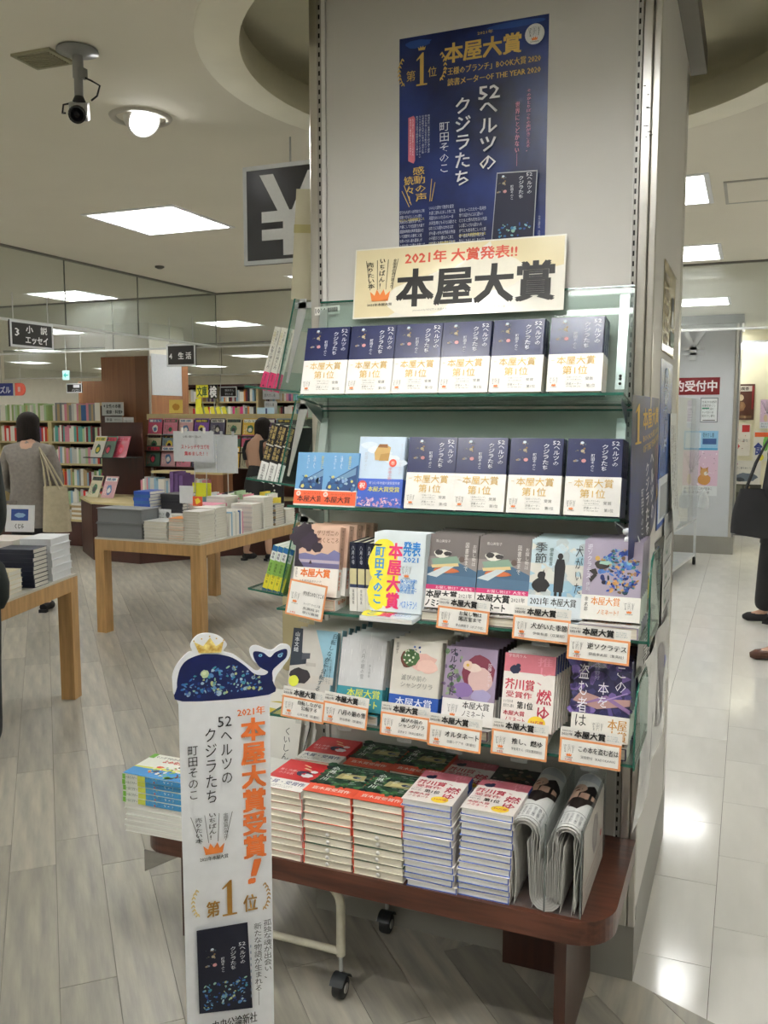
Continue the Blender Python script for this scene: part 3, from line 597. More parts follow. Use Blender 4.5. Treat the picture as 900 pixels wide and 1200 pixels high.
def artbag(A):
    for k in range(5): A.blob(.03+k*.022, .17-k*.012, .03, .012, ['DCE9F5', 'E6EFF7'][k % 2], k)
    A.poly([(.05, .13), (.09, .128), (.094, .165), (.085, .17), (.058, .172), (.047, .15)], 'C9A566'); A.poly([(.062, .128), (.09, .128), (.092, .15), (.066, .146)], 'B08A48'); A.poly([(.055, .165), (.085, .164), (.084, .174), (.06, .174)], '8C5B2C')
    A.ell(.104, .122, .011, .011, 'D8503C', 18); A.txt('本', .098, .116, .11, .128, 'F5E6DC'); A.txt('うつくしが丘の', .122, .09, .132, .175, 'C9CBD8', vert=True); A.txt('不幸の家', .092, .075, .104, .108, 'D88A94', vert=True); A.txt('町田そのこ', .02, .1, .029, .15, 'B9BFCB', vert=True)
    A.scatter(0, .0, .137, .026, 90, ['E3A6BD', 'CFA0C8', 'F0D5DE', '7E6CB8'], .002, .005, 4); A.ell(.02, .058, .014, .014, 'D8483C', 20); A.txt('祝', .012, .05, .028, .066, 'F6E9DF', bold=.03)
    A.txt('祝 2021年本屋大賞受賞作家', .04, .062, .13, .07, 'D9DCEA'); A.txt('本屋大賞受賞', .038, .042, .13, .056, 'E9E36A', bold=.03)
BAG = proto('pale sky novel with golden paper bag and blue band', .137, .195, .024, paper('C9DCEF', .35), band=(.078, mat('band_blue', srgb('3A5FC0'), rough=.4, var=.1)), art=artbag, group='copies of the paper bag novel')
face_out(BAG, -.998, 2.212, 1.319, 3, 14, 'second shelf', .11)
# ---------------------------------------------------------------- third shelf
def artzari(A):
    A.poly([(0, .085), (.137, .085), (.137, .122), (.118, .13), (.1, .117), (.08, .12), (.06, .113), (.03, .118), (0, .112)], '75749E'); A.rect(0, .092, .137, .1, 'B4A9B8'); A.rect(0, .076, .137, .09, '6A6489')
    A.blob(.02, .165, .045, .04, '2E2430', 1, 24, .35); A.blob(.045, .15, .035, .03, '35283A', 2, 20, .4); A.poly([(0, .078), (.03, .078), (.012, .1), (.008, .15), (0, .16)], '2A222D'); A.blob(.065, .135, .02, .016, '2E2430', 3)
    A.poly([(.044, .088), (.054, .088), (.049, .1)], '3A2A35'); A.txt('ザリガニの', .062, .168, .128, .183, '7A4A3A'); A.txt('鳴くところ', .066, .148, .13, .163, '7A4A3A')
    A.rect(0, 0, .137, .078, 'F0ECE3'); A.txt('本屋大賞', .022, .052, .112, .075, 'E0762E', bold=.04); A.txt('翻訳小説部門第1位', .006, .05, .012, .075, '444444', vert=True); A.lines(.02, .008, .1, .045, 4, '666666', 9)
def sz(A): A.txt('ザリガニの鳴くところ', .006, .09, .016, .185, '6A4234', vert=True); A.txt('本屋大賞', .006, .02, .017, .072, 'E0762E', vert=True, bold=.03)
ZAR = proto('peach and violet lake-view cover novel', .135, .194, .03, paper('D9B6A0'), band=(.078, WB), art=artzari, sart=sz, group='copies of the lake-view novel')
def flat(p, x, y, z, label, rot=0): return p.put(T(x, y, z) @ RZ(rot), label)
ZS3 = 1.0405
flat(ZAR, -1.165, 2.15, ZS3, 'peach novel lying flat under the standing lake-view novels, third shelf', 2)
face_out(ZAR, -1.162, 2.155, ZS3+.0305, 5, 12, 'left end of third shelf', 0, dx=.011)
def spine_book(desc, w, h, t, front, sp, sart, group): return proto(desc, w, h, t, front, spine=sp, sart=sart, group=group)
def s3a(A):
    A.rect(.001, .075, .021, .118, 'D8CFA2'); A.rect(.001, .066, .021, .075, '3A4464'); A.txt('八月の母', .007, .13, .015, .18, 'E3E6F0', vert=True); A.txt('早見和真', .008, .02, .014, .06, '555555', vert=True)
SP1 = proto('slim hardback with navy top and white foot', .13, .19, .022, mat('jacket_ink', srgb('141B33'), rough=.3), band=(.066, WB), sart=s3a, group='slim navy hardbacks shown spine out')
def spine_out(x, y, z, w, lean=0): return T(x, y+w, z) @ RY(lean) @ RZ(-90) @ RX(90)      # spine towards -Y, front cover towards -X
for k in range(3): SP1.put(spine_out(-.974+k*.0238, 2.178, ZS3, .13), 'slim navy-topped hardback, spine out, %s of three beside the lake-view novels' % nth(k))
def s3b(A): A.txt('あの日の交換日記', .009, .09, .02, .18, 'D9D9D0', vert=True); A.txt('集英社', .01, .01, .018, .03, '3C5B2E', vert=True)
SP2 = proto('black hardback with a green foot', .13, .19, .028, BLACK, band=(.062, paper('9CC878')), sart=s3b)
SP2.put(spine_out(-.896, 2.172, ZS3, .13), 'black hardback with green band, spine out, left of the yellow lettered cover')
def arty(A):
    for k, (x, y, rx, ry) in enumerate(((.03, .13, .045, .06), (.02, .05, .03, .05), (.05, .09, .03, .08), (.03, .175, .03, .018))): A.blob(x, y, rx, ry, 'F2E742', k, 20, .12)
    A.txt('町田そのこ', .008, .02, .034, .17, '3B8FD0', vert=True, bold=.035); A.txt('本屋大賞', .046, .01, .083, .182, 'E0356F', vert=True, bold=.045); A.txt('発表', .086, .15, .134, .188, '2F86D2', bold=.03); A.txt('2021', .088, .134, .13, .147, '2F86D2', bold=.03)
    award_mark(A, .1, .11, .03); A.lines(.084, .05, .134, .092, 3, '2F86D2', 4, False, 7); A.lines(.084, .055, .134, .09, 2, '2F86D2', 3, False, 2); A.txt('ベストテン！', .088, .012, .134, .032, '2F86D2', bold=.02)
YEL = proto('magazine with yellow splashes and pink brush lettering', .148, .21, .012, paper('DCE6EA'), art=arty, hard=False, group='copies of the award magazine', pages=PAGESW)
flat(YEL, -.926, 2.085, ZS3, 'award magazine lying flat under the yellow-splashed cover'); face_out(YEL, -.922, 2.14, ZS3+.0125, 5, 11, 'third shelf', 0, dx=.001)
def artosa(A):
    A.rect(0, .06, .137, .135, '8B8380'); A.rect(0, .06, .137, .09, '4A6A86'); A.poly([(0, .105), (.09, .12), (.137, .1), (.137, .085), (0, .09)], '3E5E7A'); A.poly([(.01, .128), (.08, .138), (.092, .12), (.02, .108)], '7E9A86'); A.poly([(.012, .112), (.085, .12), (.088, .112), (.015, .104)], 'D9C28C')
    A.blob(.04, .143, .028, .012, 'E8E4DA', 2); A.blob(.03, .146, .013, .008, '2A2626', 3); A.blob(.055, .143, .012, .007, '2A2626', 4); A.blob(.055, .1, .04, .008, 'C96A3A', 5); A.poly([(.0, .085), (.05, .11), (.075, .11), (.03, .08)], 'C9D3D6'); A.ell(.095, .13, .008, .008, '5A4A42')
    A.txt('お探し物は', .122, .115, .132, .17, 'E6E2DC', vert=True); A.txt('図書室まで', .102, .1, .112, .175, 'E6E2DC', vert=True); A.txt('青山美智子', .02, .172, .06, .18, 'DDD8D0')
    A.rect(0, .048, .137, .06, 'C8326E'); A.txt('お探し物は？人生を', .03, .05, .13, .058, 'F4E3EA'); A.rect(0, 0, .137, .048, 'F2EFEA'); A.txt('本屋大賞', .006, .026, .09, .046, '1C1A1A', bold=.04); A.txt('ノミネート', .006, .004, .08, .022, '1C1A1A', bold=.04); A.txt('2021年', .095, .03, .13, .042, '1C1A1A')
OSA = proto('grey-brown cover novel with toy cat and books', .137, .195, .025, paper('6E6664'), band=(.06, WB), art=artosa, group='copies of the toy cat novel')
for i, x in enumerate((-.776, -.637)):
    wh = ['left', 'right'][i]+' pile on third shelf'
    flat(OSA, x-.003, 2.145, ZS3, 'novel lying flat under the %s pile of toy cat novels' % ['left', 'right'][i]); face_out(OSA, x, 2.16, ZS3+.0257, 6, 15, wh, 0, dx=.0)
def artinu(A):
    A.rect(0, .0, .137, .09, '8FB6CF'); A.rect(0, .085, .137, .135, 'D5D3CB'); A.scatter(0, .05, .137, .19, 30, ['C6DCE6', '9CBFCE', 'B7C3C6', 'D9DAD2'], .008, .02, 3)
    A.poly([(.062, .065), (.085, .065), (.088, .13), (.084, .148), (.066, .148), (.061, .13)], '17171B'); A.ell(.074, .155, .007, .008, '1A1718'); A.rect(.064, .03, .071, .07, '17171B'); A.rect(.076, .03, .083, .07, '17171B'); A.blob(.028, .08, .026, .02, '15151A', 3); A.poly([(.01, .07), (.035, .12), (.04, .09)], '15151A'); A.blob(.03, .105, .012, .012, '15151A', 6)
    A.txt('犬がいた', .112, .065, .13, .185, '23262C', vert=True, bold=.01); A.txt('季節', .01, .135, .04, .188, '23262C', vert=True, bold=.01); A.txt('伊吹有喜', .046, .13, .056, .175, '3E5A52', vert=True)
    A.rect(0, 0, .137, .055, 'DCE6EC'); A.txt('2021年 本屋大賞', .006, .03, .12, .05, '2A2A2A', bold=.03); A.txt('ノミネート', .03, .006, .11, .026, '2A2A2A', bold=.02)
INU = proto('pale blue cover novel with standing black figure and dog', .137, .195, .024, paper('BCD0D8'), band=(.055, WB), art=artinu, group='copies of the dog novel')
flat(INU, -.503, 2.145, ZS3, 'novel lying flat under the dog novels on the third shelf'); face_out(INU, -.5, 2.16, ZS3+.0247, 6, 15, 'third shelf', 0)
def artsoc(A):
    r = random.Random(4)
    A.scatter(.035, .07, .132, .175, 230, ['2447A0', '3C63B5', '1C2E6B', 'B98A4A', '2F8080', '7FB0C0', '6A5236', '4F7CC4', 'D2A060', '1A1E38'], .003, .0085, 6, lambda x, y: (x-.088)**2/.0023+(y-.12)**2/.003 < 1)
    A.blob(.045, .135, .022, .012, '2A2420', 2); A.blob(.052, .14, .018, .006, '9CC0B0', 3, 5); A.poly([(.012, .12), (.03, .125), (.036, .112), (.028, .108)], '241E1C'); A.poly([(.015, .1), (.03, .115), (.034, .108), (.02, .09)], '241E1C'); A.ell(.033, .15, .006, .006, 'C9A050')
    A.txt('逆ソクラテス', .008, .1, .02, .185, 'E4E4EA', vert=True, bold=.01); A.txt('伊坂', .009, .07, .019, .09, 'D2D2DA', vert=True); A.rect(0, 0, .137, .06, 'EEECE6'); A.txt('本屋大賞', .024, .036, .092, .056, 'DB8A3C', bold=.03); A.txt('幸太郎', .008, .02, .017, .055, '333333', vert=True); award_mark(A, .115, .035, .026); A.txt('ノミネート！', .04, .014, .09, .026, 'DB8A3C', bold=.02)
SOC = proto('mauve cover novel with a burst of tiny blue figures', .14, .195, .03, paper('A79DB0'), band=(.06, WB), art=artsoc, group='copies of the mauve novel')
flat(SOC, -.366, 2.135, ZS3, 'novel lying flat under the mauve novels'); face_out(SOC, -.366, 2.15, ZS3+.0307, 5, 15, 'right end of third shelf', 0, descr='mauve novel with burst of blue figures')
# ---------------------------------------------------------------- lowest shelf
ZS4 = .7545
def artji(A):
    A.poly([(.07, .195), (.137, .195), (.137, .05), (.11, .05), (.1, .12)], '8FBACC'); A.rect(0, .05, .137, .07, 'C9C4BC'); A.poly([(0, .195), (.03, .195), (.034, .13), (.05, .12), (.05, .1), (0, .09)], '2B3340'); A.blob(.035, .065, .035, .025, '231D24', 4); A.poly([(.035, .11), (.06, .115), (.06, .13), (.035, .128)], '4A4F58'); A.rect(.05, .094, .08, .104, 'B9B4AE')
    A.txt('自転しながら公転する', .085, .03, .1, .19, '3D5A66', vert=True, bold=.02, shear=.25); A.txt('山本文緒', .008, .13, .022, .185, 'D5DADF', vert=True, bold=.02); A.blob(.018, .05, .016, .016, 'D9E04A', 2, 24, .08); A.lines(.105, .05, .13, .12, 3, '51636B', 8, True)
JIT = proto('grey-blue cover novel with slanted lettering', .132, .192, .03, paper('C9C6C0'), spine=paper('7FA9B8'), art=artji, group='copies of the slanted-lettering novel')
flat(JIT, -1.165, 2.1, ZS4, 'novel lying flat under the slanted-lettering novels'); face_out(JIT, -1.16, 2.11, ZS4+.0307, 6, 15, 'left end of lowest shelf', 0, dx=.006)
def artha(A):
    for k in range(40): x = rnd.random()*.132; y = .07+rnd.random()*.11; A.rect(x, y, x+.0012, y+rnd.random()*.03+.005, ['E4E4E4', 'C3C4C6', 'D9DADC'][k % 3]); A.z -= 1
    A.txt('八月の銀の雪', .062, .085, .073, .165, '8E9094', vert=True); A.txt('伊与原新', .085, .09, .092, .125, '9A9CA0', vert=True); A.rect(0, 0, .132, .062, '3A8F9C'); A.txt('本屋大賞', .03, .036, .125, .058, 'DCE04A', bold=.03); A.txt('ノミネート', .03, .01, .12, .03, 'DCE04A', bold=.03)
HAC = proto('silver-white cover novel with teal band', .132, .192, .024, paper('CFD0D2'), band=(.062, paper('3A8F9C')), art=artha, group='copies of the silver novel')
flat(HAC, -1.015, 2.1, ZS4, 'novel lying flat under the silver-white novels', 1); face_out(HAC, -1.008, 2.108, ZS4+.0247, 6, 15, 'lowest shelf', 0, dx=.003)
def arth(A):
    A.blob(.085, .14, .045, .025, 'DDB0A6', 2); A.blob(.1, .13, .032, .02, 'E6C0B4', 5); A.blob(.045, .145, .024, .026, '6B4032', 3, 18, .15); A.blob(.052, .148, .026, .024, '44683A', 4, 20, .2); A.scatter(.034, .13, .07, .168, 12, ['E9EBDC', 'D9E0C0'], .003, .005, 4); A.scatter(.05, .165, .08, .178, 6, ['2F4A8A', '5A78B8'], .002, .004, 9)
    A.txt('滅びの前の', .03, .088, .1, .104, '8A8A84'); A.txt('シャングリラ', .03, .07, .118, .085, '8A8A84'); A.txt('凪良ゆう', .008, .155, .016, .185, '55554F', vert=True); A.rect(0, 0, .137, .05, '2453A8'); A.txt('本屋大賞', .02, .02, .12, .044, 'E6E9F2', bold=.03)
HOR = proto('off-white cover novel with cupped hands and flowers', .137, .195, .03, paper('DAD6CC'), band=(.05, paper('2453A8')), art=arth, group='copies of the cupped hands novel')
flat(HOR, -.86, 2.1, ZS4, 'novel lying flat under the cupped-hands novels'); face_out(HOR, -.856, 2.108, ZS4+.0307, 6, 15, 'lowest shelf', 0, dx=.003)
def artor(A):
    A.rect(0, .06, .137, .195, '9E8DA8'); A.blob(.09, .13, .045, .05, '7A2F44', 2, 20, .1); A.blob(.095, .115, .034, .034, 'D9B8B4', 3, 20, .1); A.blob(.075, .145, .025, .012, 'E6D2C8', 5); A.blob(.06, .15, .014, .014, 'E2C6B4', 6); A.ell(.06, .15, .004, .004, 'D8B04A'); A.blob(.05, .085, .03, .022, '8A6FA8', 8); A.blob(.1, .075, .03, .018, 'A9A0C8', 9); A.scatter(.0, .06, .05, .19, 30, ['4E6B4A', '6E5A7A', '8FA080', '3A3A50'], .004, .01, 4)
    A.txt('オルタネート', .012, .07, .03, .19, '2A2733', vert=True, bold=.02); A.txt('加藤シゲアキ', .114, .1, .124, .16, 'E3D5DE', vert=True); A.rect(0, 0, .137, .062, 'F1EFEC'); A.txt('本屋大賞', .055, .04, .125, .058, '222222', bold=.02); A.txt('ノミネート', .055, .02, .115, .036, '222222'); award_mark(A, .03, .034, .03)
ORU = proto('mauve cover novel with drawn face and flower', .132, .192, .026, paper('8C7A96'), spine=paper('4A2230'), band=(.062, WB), art=artor, group='copies of the drawn-face novel')
flat(ORU, -.712, 2.1, ZS4, 'novel lying flat under the drawn-face novels'); face_out(ORU, -.708, 2.108, ZS4+.0267, 6, 15, 'lowest shelf', 0, dx=.003)
def artos(A, hor=False):
    A.rect(0, .142, .13, .188, 'C8707E')
    A.rect(0, 0, .13, .142, 'F2ECE6'); A.txt('推し、', .085, .115, .122, .183, 'D98A9A', vert=True, bold=.015); A.txt('燃ゆ', .088, .03, .124, .105, 'B8324A', vert=True, bold=.015); A.blob(.028, .148, .016, .012, '1E2340', 3); A.ell(.036, .158, .006, .005, '1E2340'); A.txt('宇佐見りん', .01, .178, .055, .186, 'F0DADF', bold=.01)
    A.txt('芥川賞', .006, .098, .08, .125, 'C23048', bold=.03); A.txt('受賞作', .01, .078, .075, .094, 'C23048', bold=.02); A.txt('第1位', .04, .052, .08, .07, '222222', bold=.03); A.txt('本屋大賞', .006, .034, .06, .046, 'C23048', bold=.03); A.txt('ノミネート', .01, .018, .062, .03, 'C23048', bold=.02); A.ell(.092, .022, .022, .017, 'F2D23C', 20); A.txt('50万部', .077, .018, .108, .028, 'C23048', bold=.03); A.lines(.005, .052, .035, .074, 2, '555555', 6)
OSH = proto('pink and white cover novel with red lettering', .13, .188, .0165, paper('E9E3E0', .35), spine=paper('2F4FA0'), back=paper('2F4FA0'), hard=.0013, pages=PAGESW, band=(.142, paper('F2ECE6', .4)), art=artos, group='copies of the pink prize novel')
flat(OSH, -.565, 2.1, ZS4, 'pink prize novel lying flat, lower one on the lowest shelf', 2); flat(OSH, -.565, 2.1, ZS4+.017, 'pink prize novel lying flat, upper one on the lowest shelf', 1); face_out(OSH, -.552, 2.108, ZS4+.034, 7, 15, 'lowest shelf', 0, dx=.003)
def artnu(A):
    A.scatter(0, .06, .137, .195, 60, ['2B2A5A', '3E3A70', '574A86', '241E44', '6E5A9A'], .008, .02, 3); A.poly([(0, .09), (.06, .075), (.137, .09), (.137, .105), (.08, .1), (.02, .115)], 'B08A86'); A.poly([(0, .075), (.08, .1), (.137, .07), (.137, .08), (.08, .11)], '8A6A9A'); A.line(.0, .14, .06, .19, .003, '6A5A9A'); A.line(.06, .09, .13, .12, .003, 'A08AC0')
    A.txt('この', .1, .12, .125, .18, 'ECEAF4', vert=True, bold=.01); A.txt('本を', .06, .08, .085, .14, 'ECEAF4', vert=True, bold=.01); A.txt('盗む者は', .012, .025, .036, .18, 'ECEAF4', vert=True, bold=.01); A.txt('深緑野分', .05, .145, .062, .19, 'A9A4C8', vert=True)
    A.rect(0, 0, .137, .062, 'EDEAE2'); A.txt('は', .01, .03, .036, .058, '222222'); A.txt('本屋', .088, .03, .132, .055, 'C9924A', bold=.03); A.txt('大賞', .088, .004, .132, .028, 'C9924A', bold=.03); award_mark(A, .065, .03, .028)
NUS = proto('dark violet cover novel with white lettering', .137, .195, .03, mat('jacket_violet', srgb('2A2750'), rough=.3), band=(.062, paper('EDEAE2')), art=artnu, group='copies of the dark violet novel')
flat(NUS, -.378, 2.1, ZS4, 'novel lying flat under the dark violet novels'); face_out(NUS, -.376, 2.108, ZS4+.0307, 6, 14, 'right end of lowest shelf', 0)
# ============================================================ nominee cards clipped to the shelf fronts
ORM = mat('card_orange', srgb('E59A66'), rough=.4, var=.03)
def card(x0, z0, w, h, yf, title, author, rank, lab, header=True, roll=0, tilt=8):
    t = thing('nominee_card', lab, 'shelf card', T(x0, yf, z0) @ RY(roll) @ RX(90-tilt), 'orange framed nominee cards')
    b = MB(); b.box((0, 0, -.0012), (w, h, 0)); b.build('frame', ORM, t); MB().box((.005, .005, 0), (w-.005, h-.005, .0004)).build('insert', paper('F0EEE9', .3), t)
    if header: MB().box((.0, h-.002, -.0016), (w, h+.026, -.0012)).build('header_strip', paper('E9E7E1', .35), t)
    A = Art()
    if header:
        A.txt('2021年', .003, h+.006, .03, h+.013, '222222', bold=.03); A.txt('全国書店員が選んだ', .004, h+.015, .03, h+.019, '555555'); A.txt('本屋大賞', .034, h+.004, .034+w*.5, h+.021, '1A1A1A', bold=.04)
        A.lines(w-.034, h+.006, w-.004, h+.02, 3, '88A0A8', 6)
    k = h-.01; award_mark(A, .024, .006+k*.52, min(.028, k*.62)); A.txt(rank, .016, .007, .032, .0125, 'D9573A', bold=.02)
    tl = title.split('/'); n = len(tl); th_ = (.0145 if n < 2 else .0112) if h < .08 else .0125; yb = h*(.52 if h < .08 else .62)-(n-1)*th_*.3
    for i, s in enumerate(tl): wd = min(w-.052, len(s)*th_*1.05); cx = .045+(w-.05)/2; A.txt(s, cx-wd/2, yb+(n-1-i)*th_*1.2, cx+wd/2, yb+(n-1-i)*th_*1.2+th_, '1E1E1E', bold=.025)
    for i, s in enumerate(author.split('/')): A.txt(s, .052, h*.5-.014-i*.012-(.004 if n > 1 else 0), w-.012, h*.5-.0065-i*.012-(.004 if n > 1 else 0), '3A3A3A', bold=.01)
    A.build('card_print', t, T(0, 0, .0002))
    MB().box((w*.36, -.012, -.003), (w*.66, .01, -.0016)).build('clip', CLEAR, t)
C3, C4 = 2.122, 2.072
card(-1.162, 1.032, .114, .098, C3-.01, 'ザリガニのなくところ', 'ディーリア・オーエンズ 著/友廣純 訳/早川書房', '1位', 'large tilted orange framed card under the peach lake-view novels', header=False, roll=7)
card(-.727, 1.03, .137, .058, C3, 'お探し物は/図書室まで', '青山美智子（ポプラ社）', '2位', 'nominee card in front of the two toy cat piles', roll=2.5)
card(-.528, 1.022, .142, .058, C3, '犬がいた季節', '伊吹有喜（双葉社）', '3位', 'nominee card under the dog novels, brightly lit by the spotlight', roll=1.5)
card(-.388, .99, .146, .058, C3-.02, '逆ソクラテス', '伊坂幸太郎（集英社）', '4位', 'nominee card under the mauve novel, right end of third shelf', roll=1.5)
card(-1.157, .756, .13, .058, C4, '自転しながら/公転する', '山本文緒（新潮社）', '5位', 'leftmost nominee card on the lowest glass shelf', roll=3)
card(-1.03, .757, .13, .058, C4-.004, '八月の銀の雪', '伊与原新（新潮社）', '6位', 'second nominee card from the left on the lowest shelf', roll=3)
card(-.864, .745, .135, .06, C4, '滅びの前の/シャングリラ', '凪良ゆう（中央公論新社）', '7位', 'nominee card under the cupped-hands novels', roll=1)
card(-.73, .737, .14, .058, C4-.005, 'オルタネート', '加藤シゲアキ（新潮社）', '8位', 'nominee card under the drawn-face novels', roll=1.5)
card(-.565, .738, .14, .062, C4, '推し、燃ゆ', '宇佐見りん（河出書房新社）', '9位', 'nominee card under the standing pink novels', roll=1)
card(-.396, .742, .145, .06, C4, 'この本を盗む者は', '深緑野分（KADOKAWA）', '10位', 'nominee card under the dark violet novel, rightmost below', roll=1)
# ============================================================ the bench and its stacks
BW = mat('bench_walnut', srgb('48291E'), rough=.3, var=.2, scale=5, stretch=(1.2, 14, 14), c2=srgb('563225'), spec=.45)
BW2 = mat('bench_walnut_dark', srgb('3C2016'), rough=.35, var=.15, scale=5, stretch=(12, 12, 1.2))
BT = .415
def bench():
    t = thing('display_bench', 'low dark walnut bench wrapped round the column foot, carrying book stacks', 'bench')
    def rc(cx, cy, r, a0, a1, n=10): return [(cx+r*math.cos(math.radians(a0+(a1-a0)*k/n)), cy+r*math.sin(math.radians(a0+(a1-a0)*k/n))) for k in range(n+1)]
    P = rc(-1.47, 2.03, .08, 180, 270) + rc(-.345, 2.05, .1, 270, 360) + [(-.245, 2.414), (-1.232, 2.414), (-1.232, 3.3), (-1.55, 3.3)]
    MB().prism(P, BT-.004, BT, 0).build('top', BW, t)
    MB().prism(P, BT-.058, BT-.004, 0).build('apron', BW, t)
    for q in ((-.385, 2.02, -.357, 2.4), (-.6, 2.36, -.39, 2.39), (-1.53, 2.12, -1.42, 2.16), (-1.53, 2.9, -1.5, 3.2)): MB().box((q[0], q[1], .004), (q[2], q[3], BT-.058)).build('leg', BW2, t)
    for q in ((-.371, 2.03), (-.371, 2.38), (-1.475, 2.14)): MB().lathe([(.012, 0), (.012, .004), (0, .004)], 10, M=T(q[0], q[1], 0)).build('foot', BLACK, t)
bench()
def ac_hang():
    t = thing('acrylic_sheet', 'grey see-through acrylic corner hanging under the left end of the bench', 'acrylic sheet')
    Q = MB(); Q.add([(-1.535, 1.955, .354), (-1.42, 1.955, .354), (-1.535, 1.955, .29), (-1.535, 1.958, .354), (-1.42, 1.958, .354), (-1.535, 1.958, .29)], [(0, 2, 1), (3, 4, 5), (0, 1, 4, 3), (1, 2, 5, 4), (2, 0, 3, 5)]); Q.build('sheet', glassm('smoke_acrylic', (.55, .54, .5), .35), t)
ac_hang()
SHI_R, SHI_B = paper('C9242C', .3), paper('F1EEE8')
def artred(A):
    A.txt('大賞・受賞作', .01, .03, .125, .052, '2A3A78', bold=.02); A.lines(.01, .006, .11, .024, 2, '666666', 14); A.txt('推し作家の', .01, .11, .07, .124, 'F2DCDC', bold=.01); A.txt('小さな家', .015, .09, .06, .104, 'F2DCDC', bold=.01)
    A.blob(.085, .11, .026, .018, '20274A', 2); A.blob(.1, .1, .02, .014, 'E6E6EA', 3); A.blob(.108, .128, .012, .01, 'EFEFEF', 4); A.poly([(.07, .14), (.095, .132), (.097, .138), (.073, .146)], 'E0CFA0'); A.poly([(.06, .16), (.085, .15), (.086, .155), (.062, .165)], 'E0CFA0'); A.poly([(.08, .102), (.092, .102), (.09, .118)], 'C02A30')
RED = proto('red cover novel with white band', .135, .19, .0185, SHI_R, band=(.062, SHI_B), hard=.0009, back=paper('E6DFCF'), art=artred, group='stacked red novels', slip=False)
def artgr(A):
    A.scatter(0, .05, .137, .19, 90, ['1F3D2C', '2F5A3C', '16281F', '4E7A4A', '101A1E'], .006, .016, 3); A.poly([(.045, .1), (.125, .105), (.12, .14), (.05, .135)], 'A9A070'); A.poly([(.06, .108), (.11, .11), (.108, .128), (.062, .126)], 'C9BF86'); A.blob(.1, .12, .014, .008, '2A3A58', 4)
    for k in range(26): x = .008+rnd.random()*.12; y = .06+rnd.random()*.12; A.line(x, y, x+.012, y+.003, .0018, ['DDE6DA', 'A9C4B0', 'E9E9E0'][k % 3]); A.z -= 1
    A.txt('心淋し川', .012, .075, .032, .17, 'E9EEE8', vert=True, bold=.02); A.txt('直木賞受賞作', .016, .018, .122, .036, 'F6E6DC', bold=.02)
GRN = proto('dark green cover novel with vermilion band', .137, .19, .0195, paper('21402F', .3), spine=paper('E2583E'), band=(.054, paper('E2583E', .35)), hard=.0009, back=paper('E3DDCB'), art=artgr, group='stacked green novels', slip=True)
def stack(p, x, y, z, n, label, rots=None, jit=.003, tw=1.5, dn='from the top', lean=(0, 0), zs=1.02, step=None):
    for k in range(n):                       # k = 0 at the bottom
        i = n-1-k; rot = (rots(k) if rots else 0)+rnd.uniform(-tw, tw); ox, oy = rnd.uniform(-jit, jit)+lean[0]*k, rnd.uniform(-jit, jit)+lean[1]*k
        M = T(x+p.w/2+ox, y+p.h/2+oy, z+k*p.t*zs) @ RZ(rot) @ T(-p.w/2, -p.h/2, 0)
        p.put(M, label+', '+('topmost' if i == 0 else 'lowest' if k == 0 else nth(i)+' '+dn), bare=i > 0)
Z0 = BT+.0005
stack(RED, -1.168, 1.958, Z0, 10, 'red novel in the front stack right beside the whale standee')
stack(RED, -1.185, 2.2, Z0, 9, 'red novel in the rear stack against the column', tw=3)
stack(GRN, -1.03, 1.955, Z0, 10, 'green novel in the left front stack of two', rots=lambda k: 180 if k < 5 else 0)
stack(GRN, -.889, 1.955, Z0, 10, 'green novel in the right front stack of two', rots=lambda k: 180 if k < 6 else 0)
stack(GRN, -1.028, 2.195, Z0, 9, 'green novel in the left rear stack of two')
stack(GRN, -.885, 2.2, Z0, 9, 'green novel in the right rear stack of two', tw=2.5)
stack(OSH, -.748, 1.953, Z0, 13, 'pink prize novel in the left bench stack', lean=(-.0012, .0006))
stack(OSH, -.617, 1.96, Z0, 13, 'pink prize novel in the right bench stack', lean=(.0009, .0004))
def artkj(A): A.txt('祝 芥川賞', .012, .03, .12, .056, 'E6E3D8', bold=.04); A.scatter(.01, .07, .12, .18, 60, ['6E6A5A', '8A7A5A', '3A4A3A', 'A9A08A', '5A3038'], .006, .014, 4)
KJ = proto('dark patterned cover novel with prize band', .13, .188, .0165, paper('3A3C38'), band=(.06, paper('45423C')), art=artkj, group='dark patterned novels at the rear')
stack(KJ, -.62, 2.185, Z0, 10, 'dark patterned novel in the stack behind the right pink stack'); stack(OSH, -.752, 2.19, Z0, 10, 'pink novel in the stack behind the left pink stack')
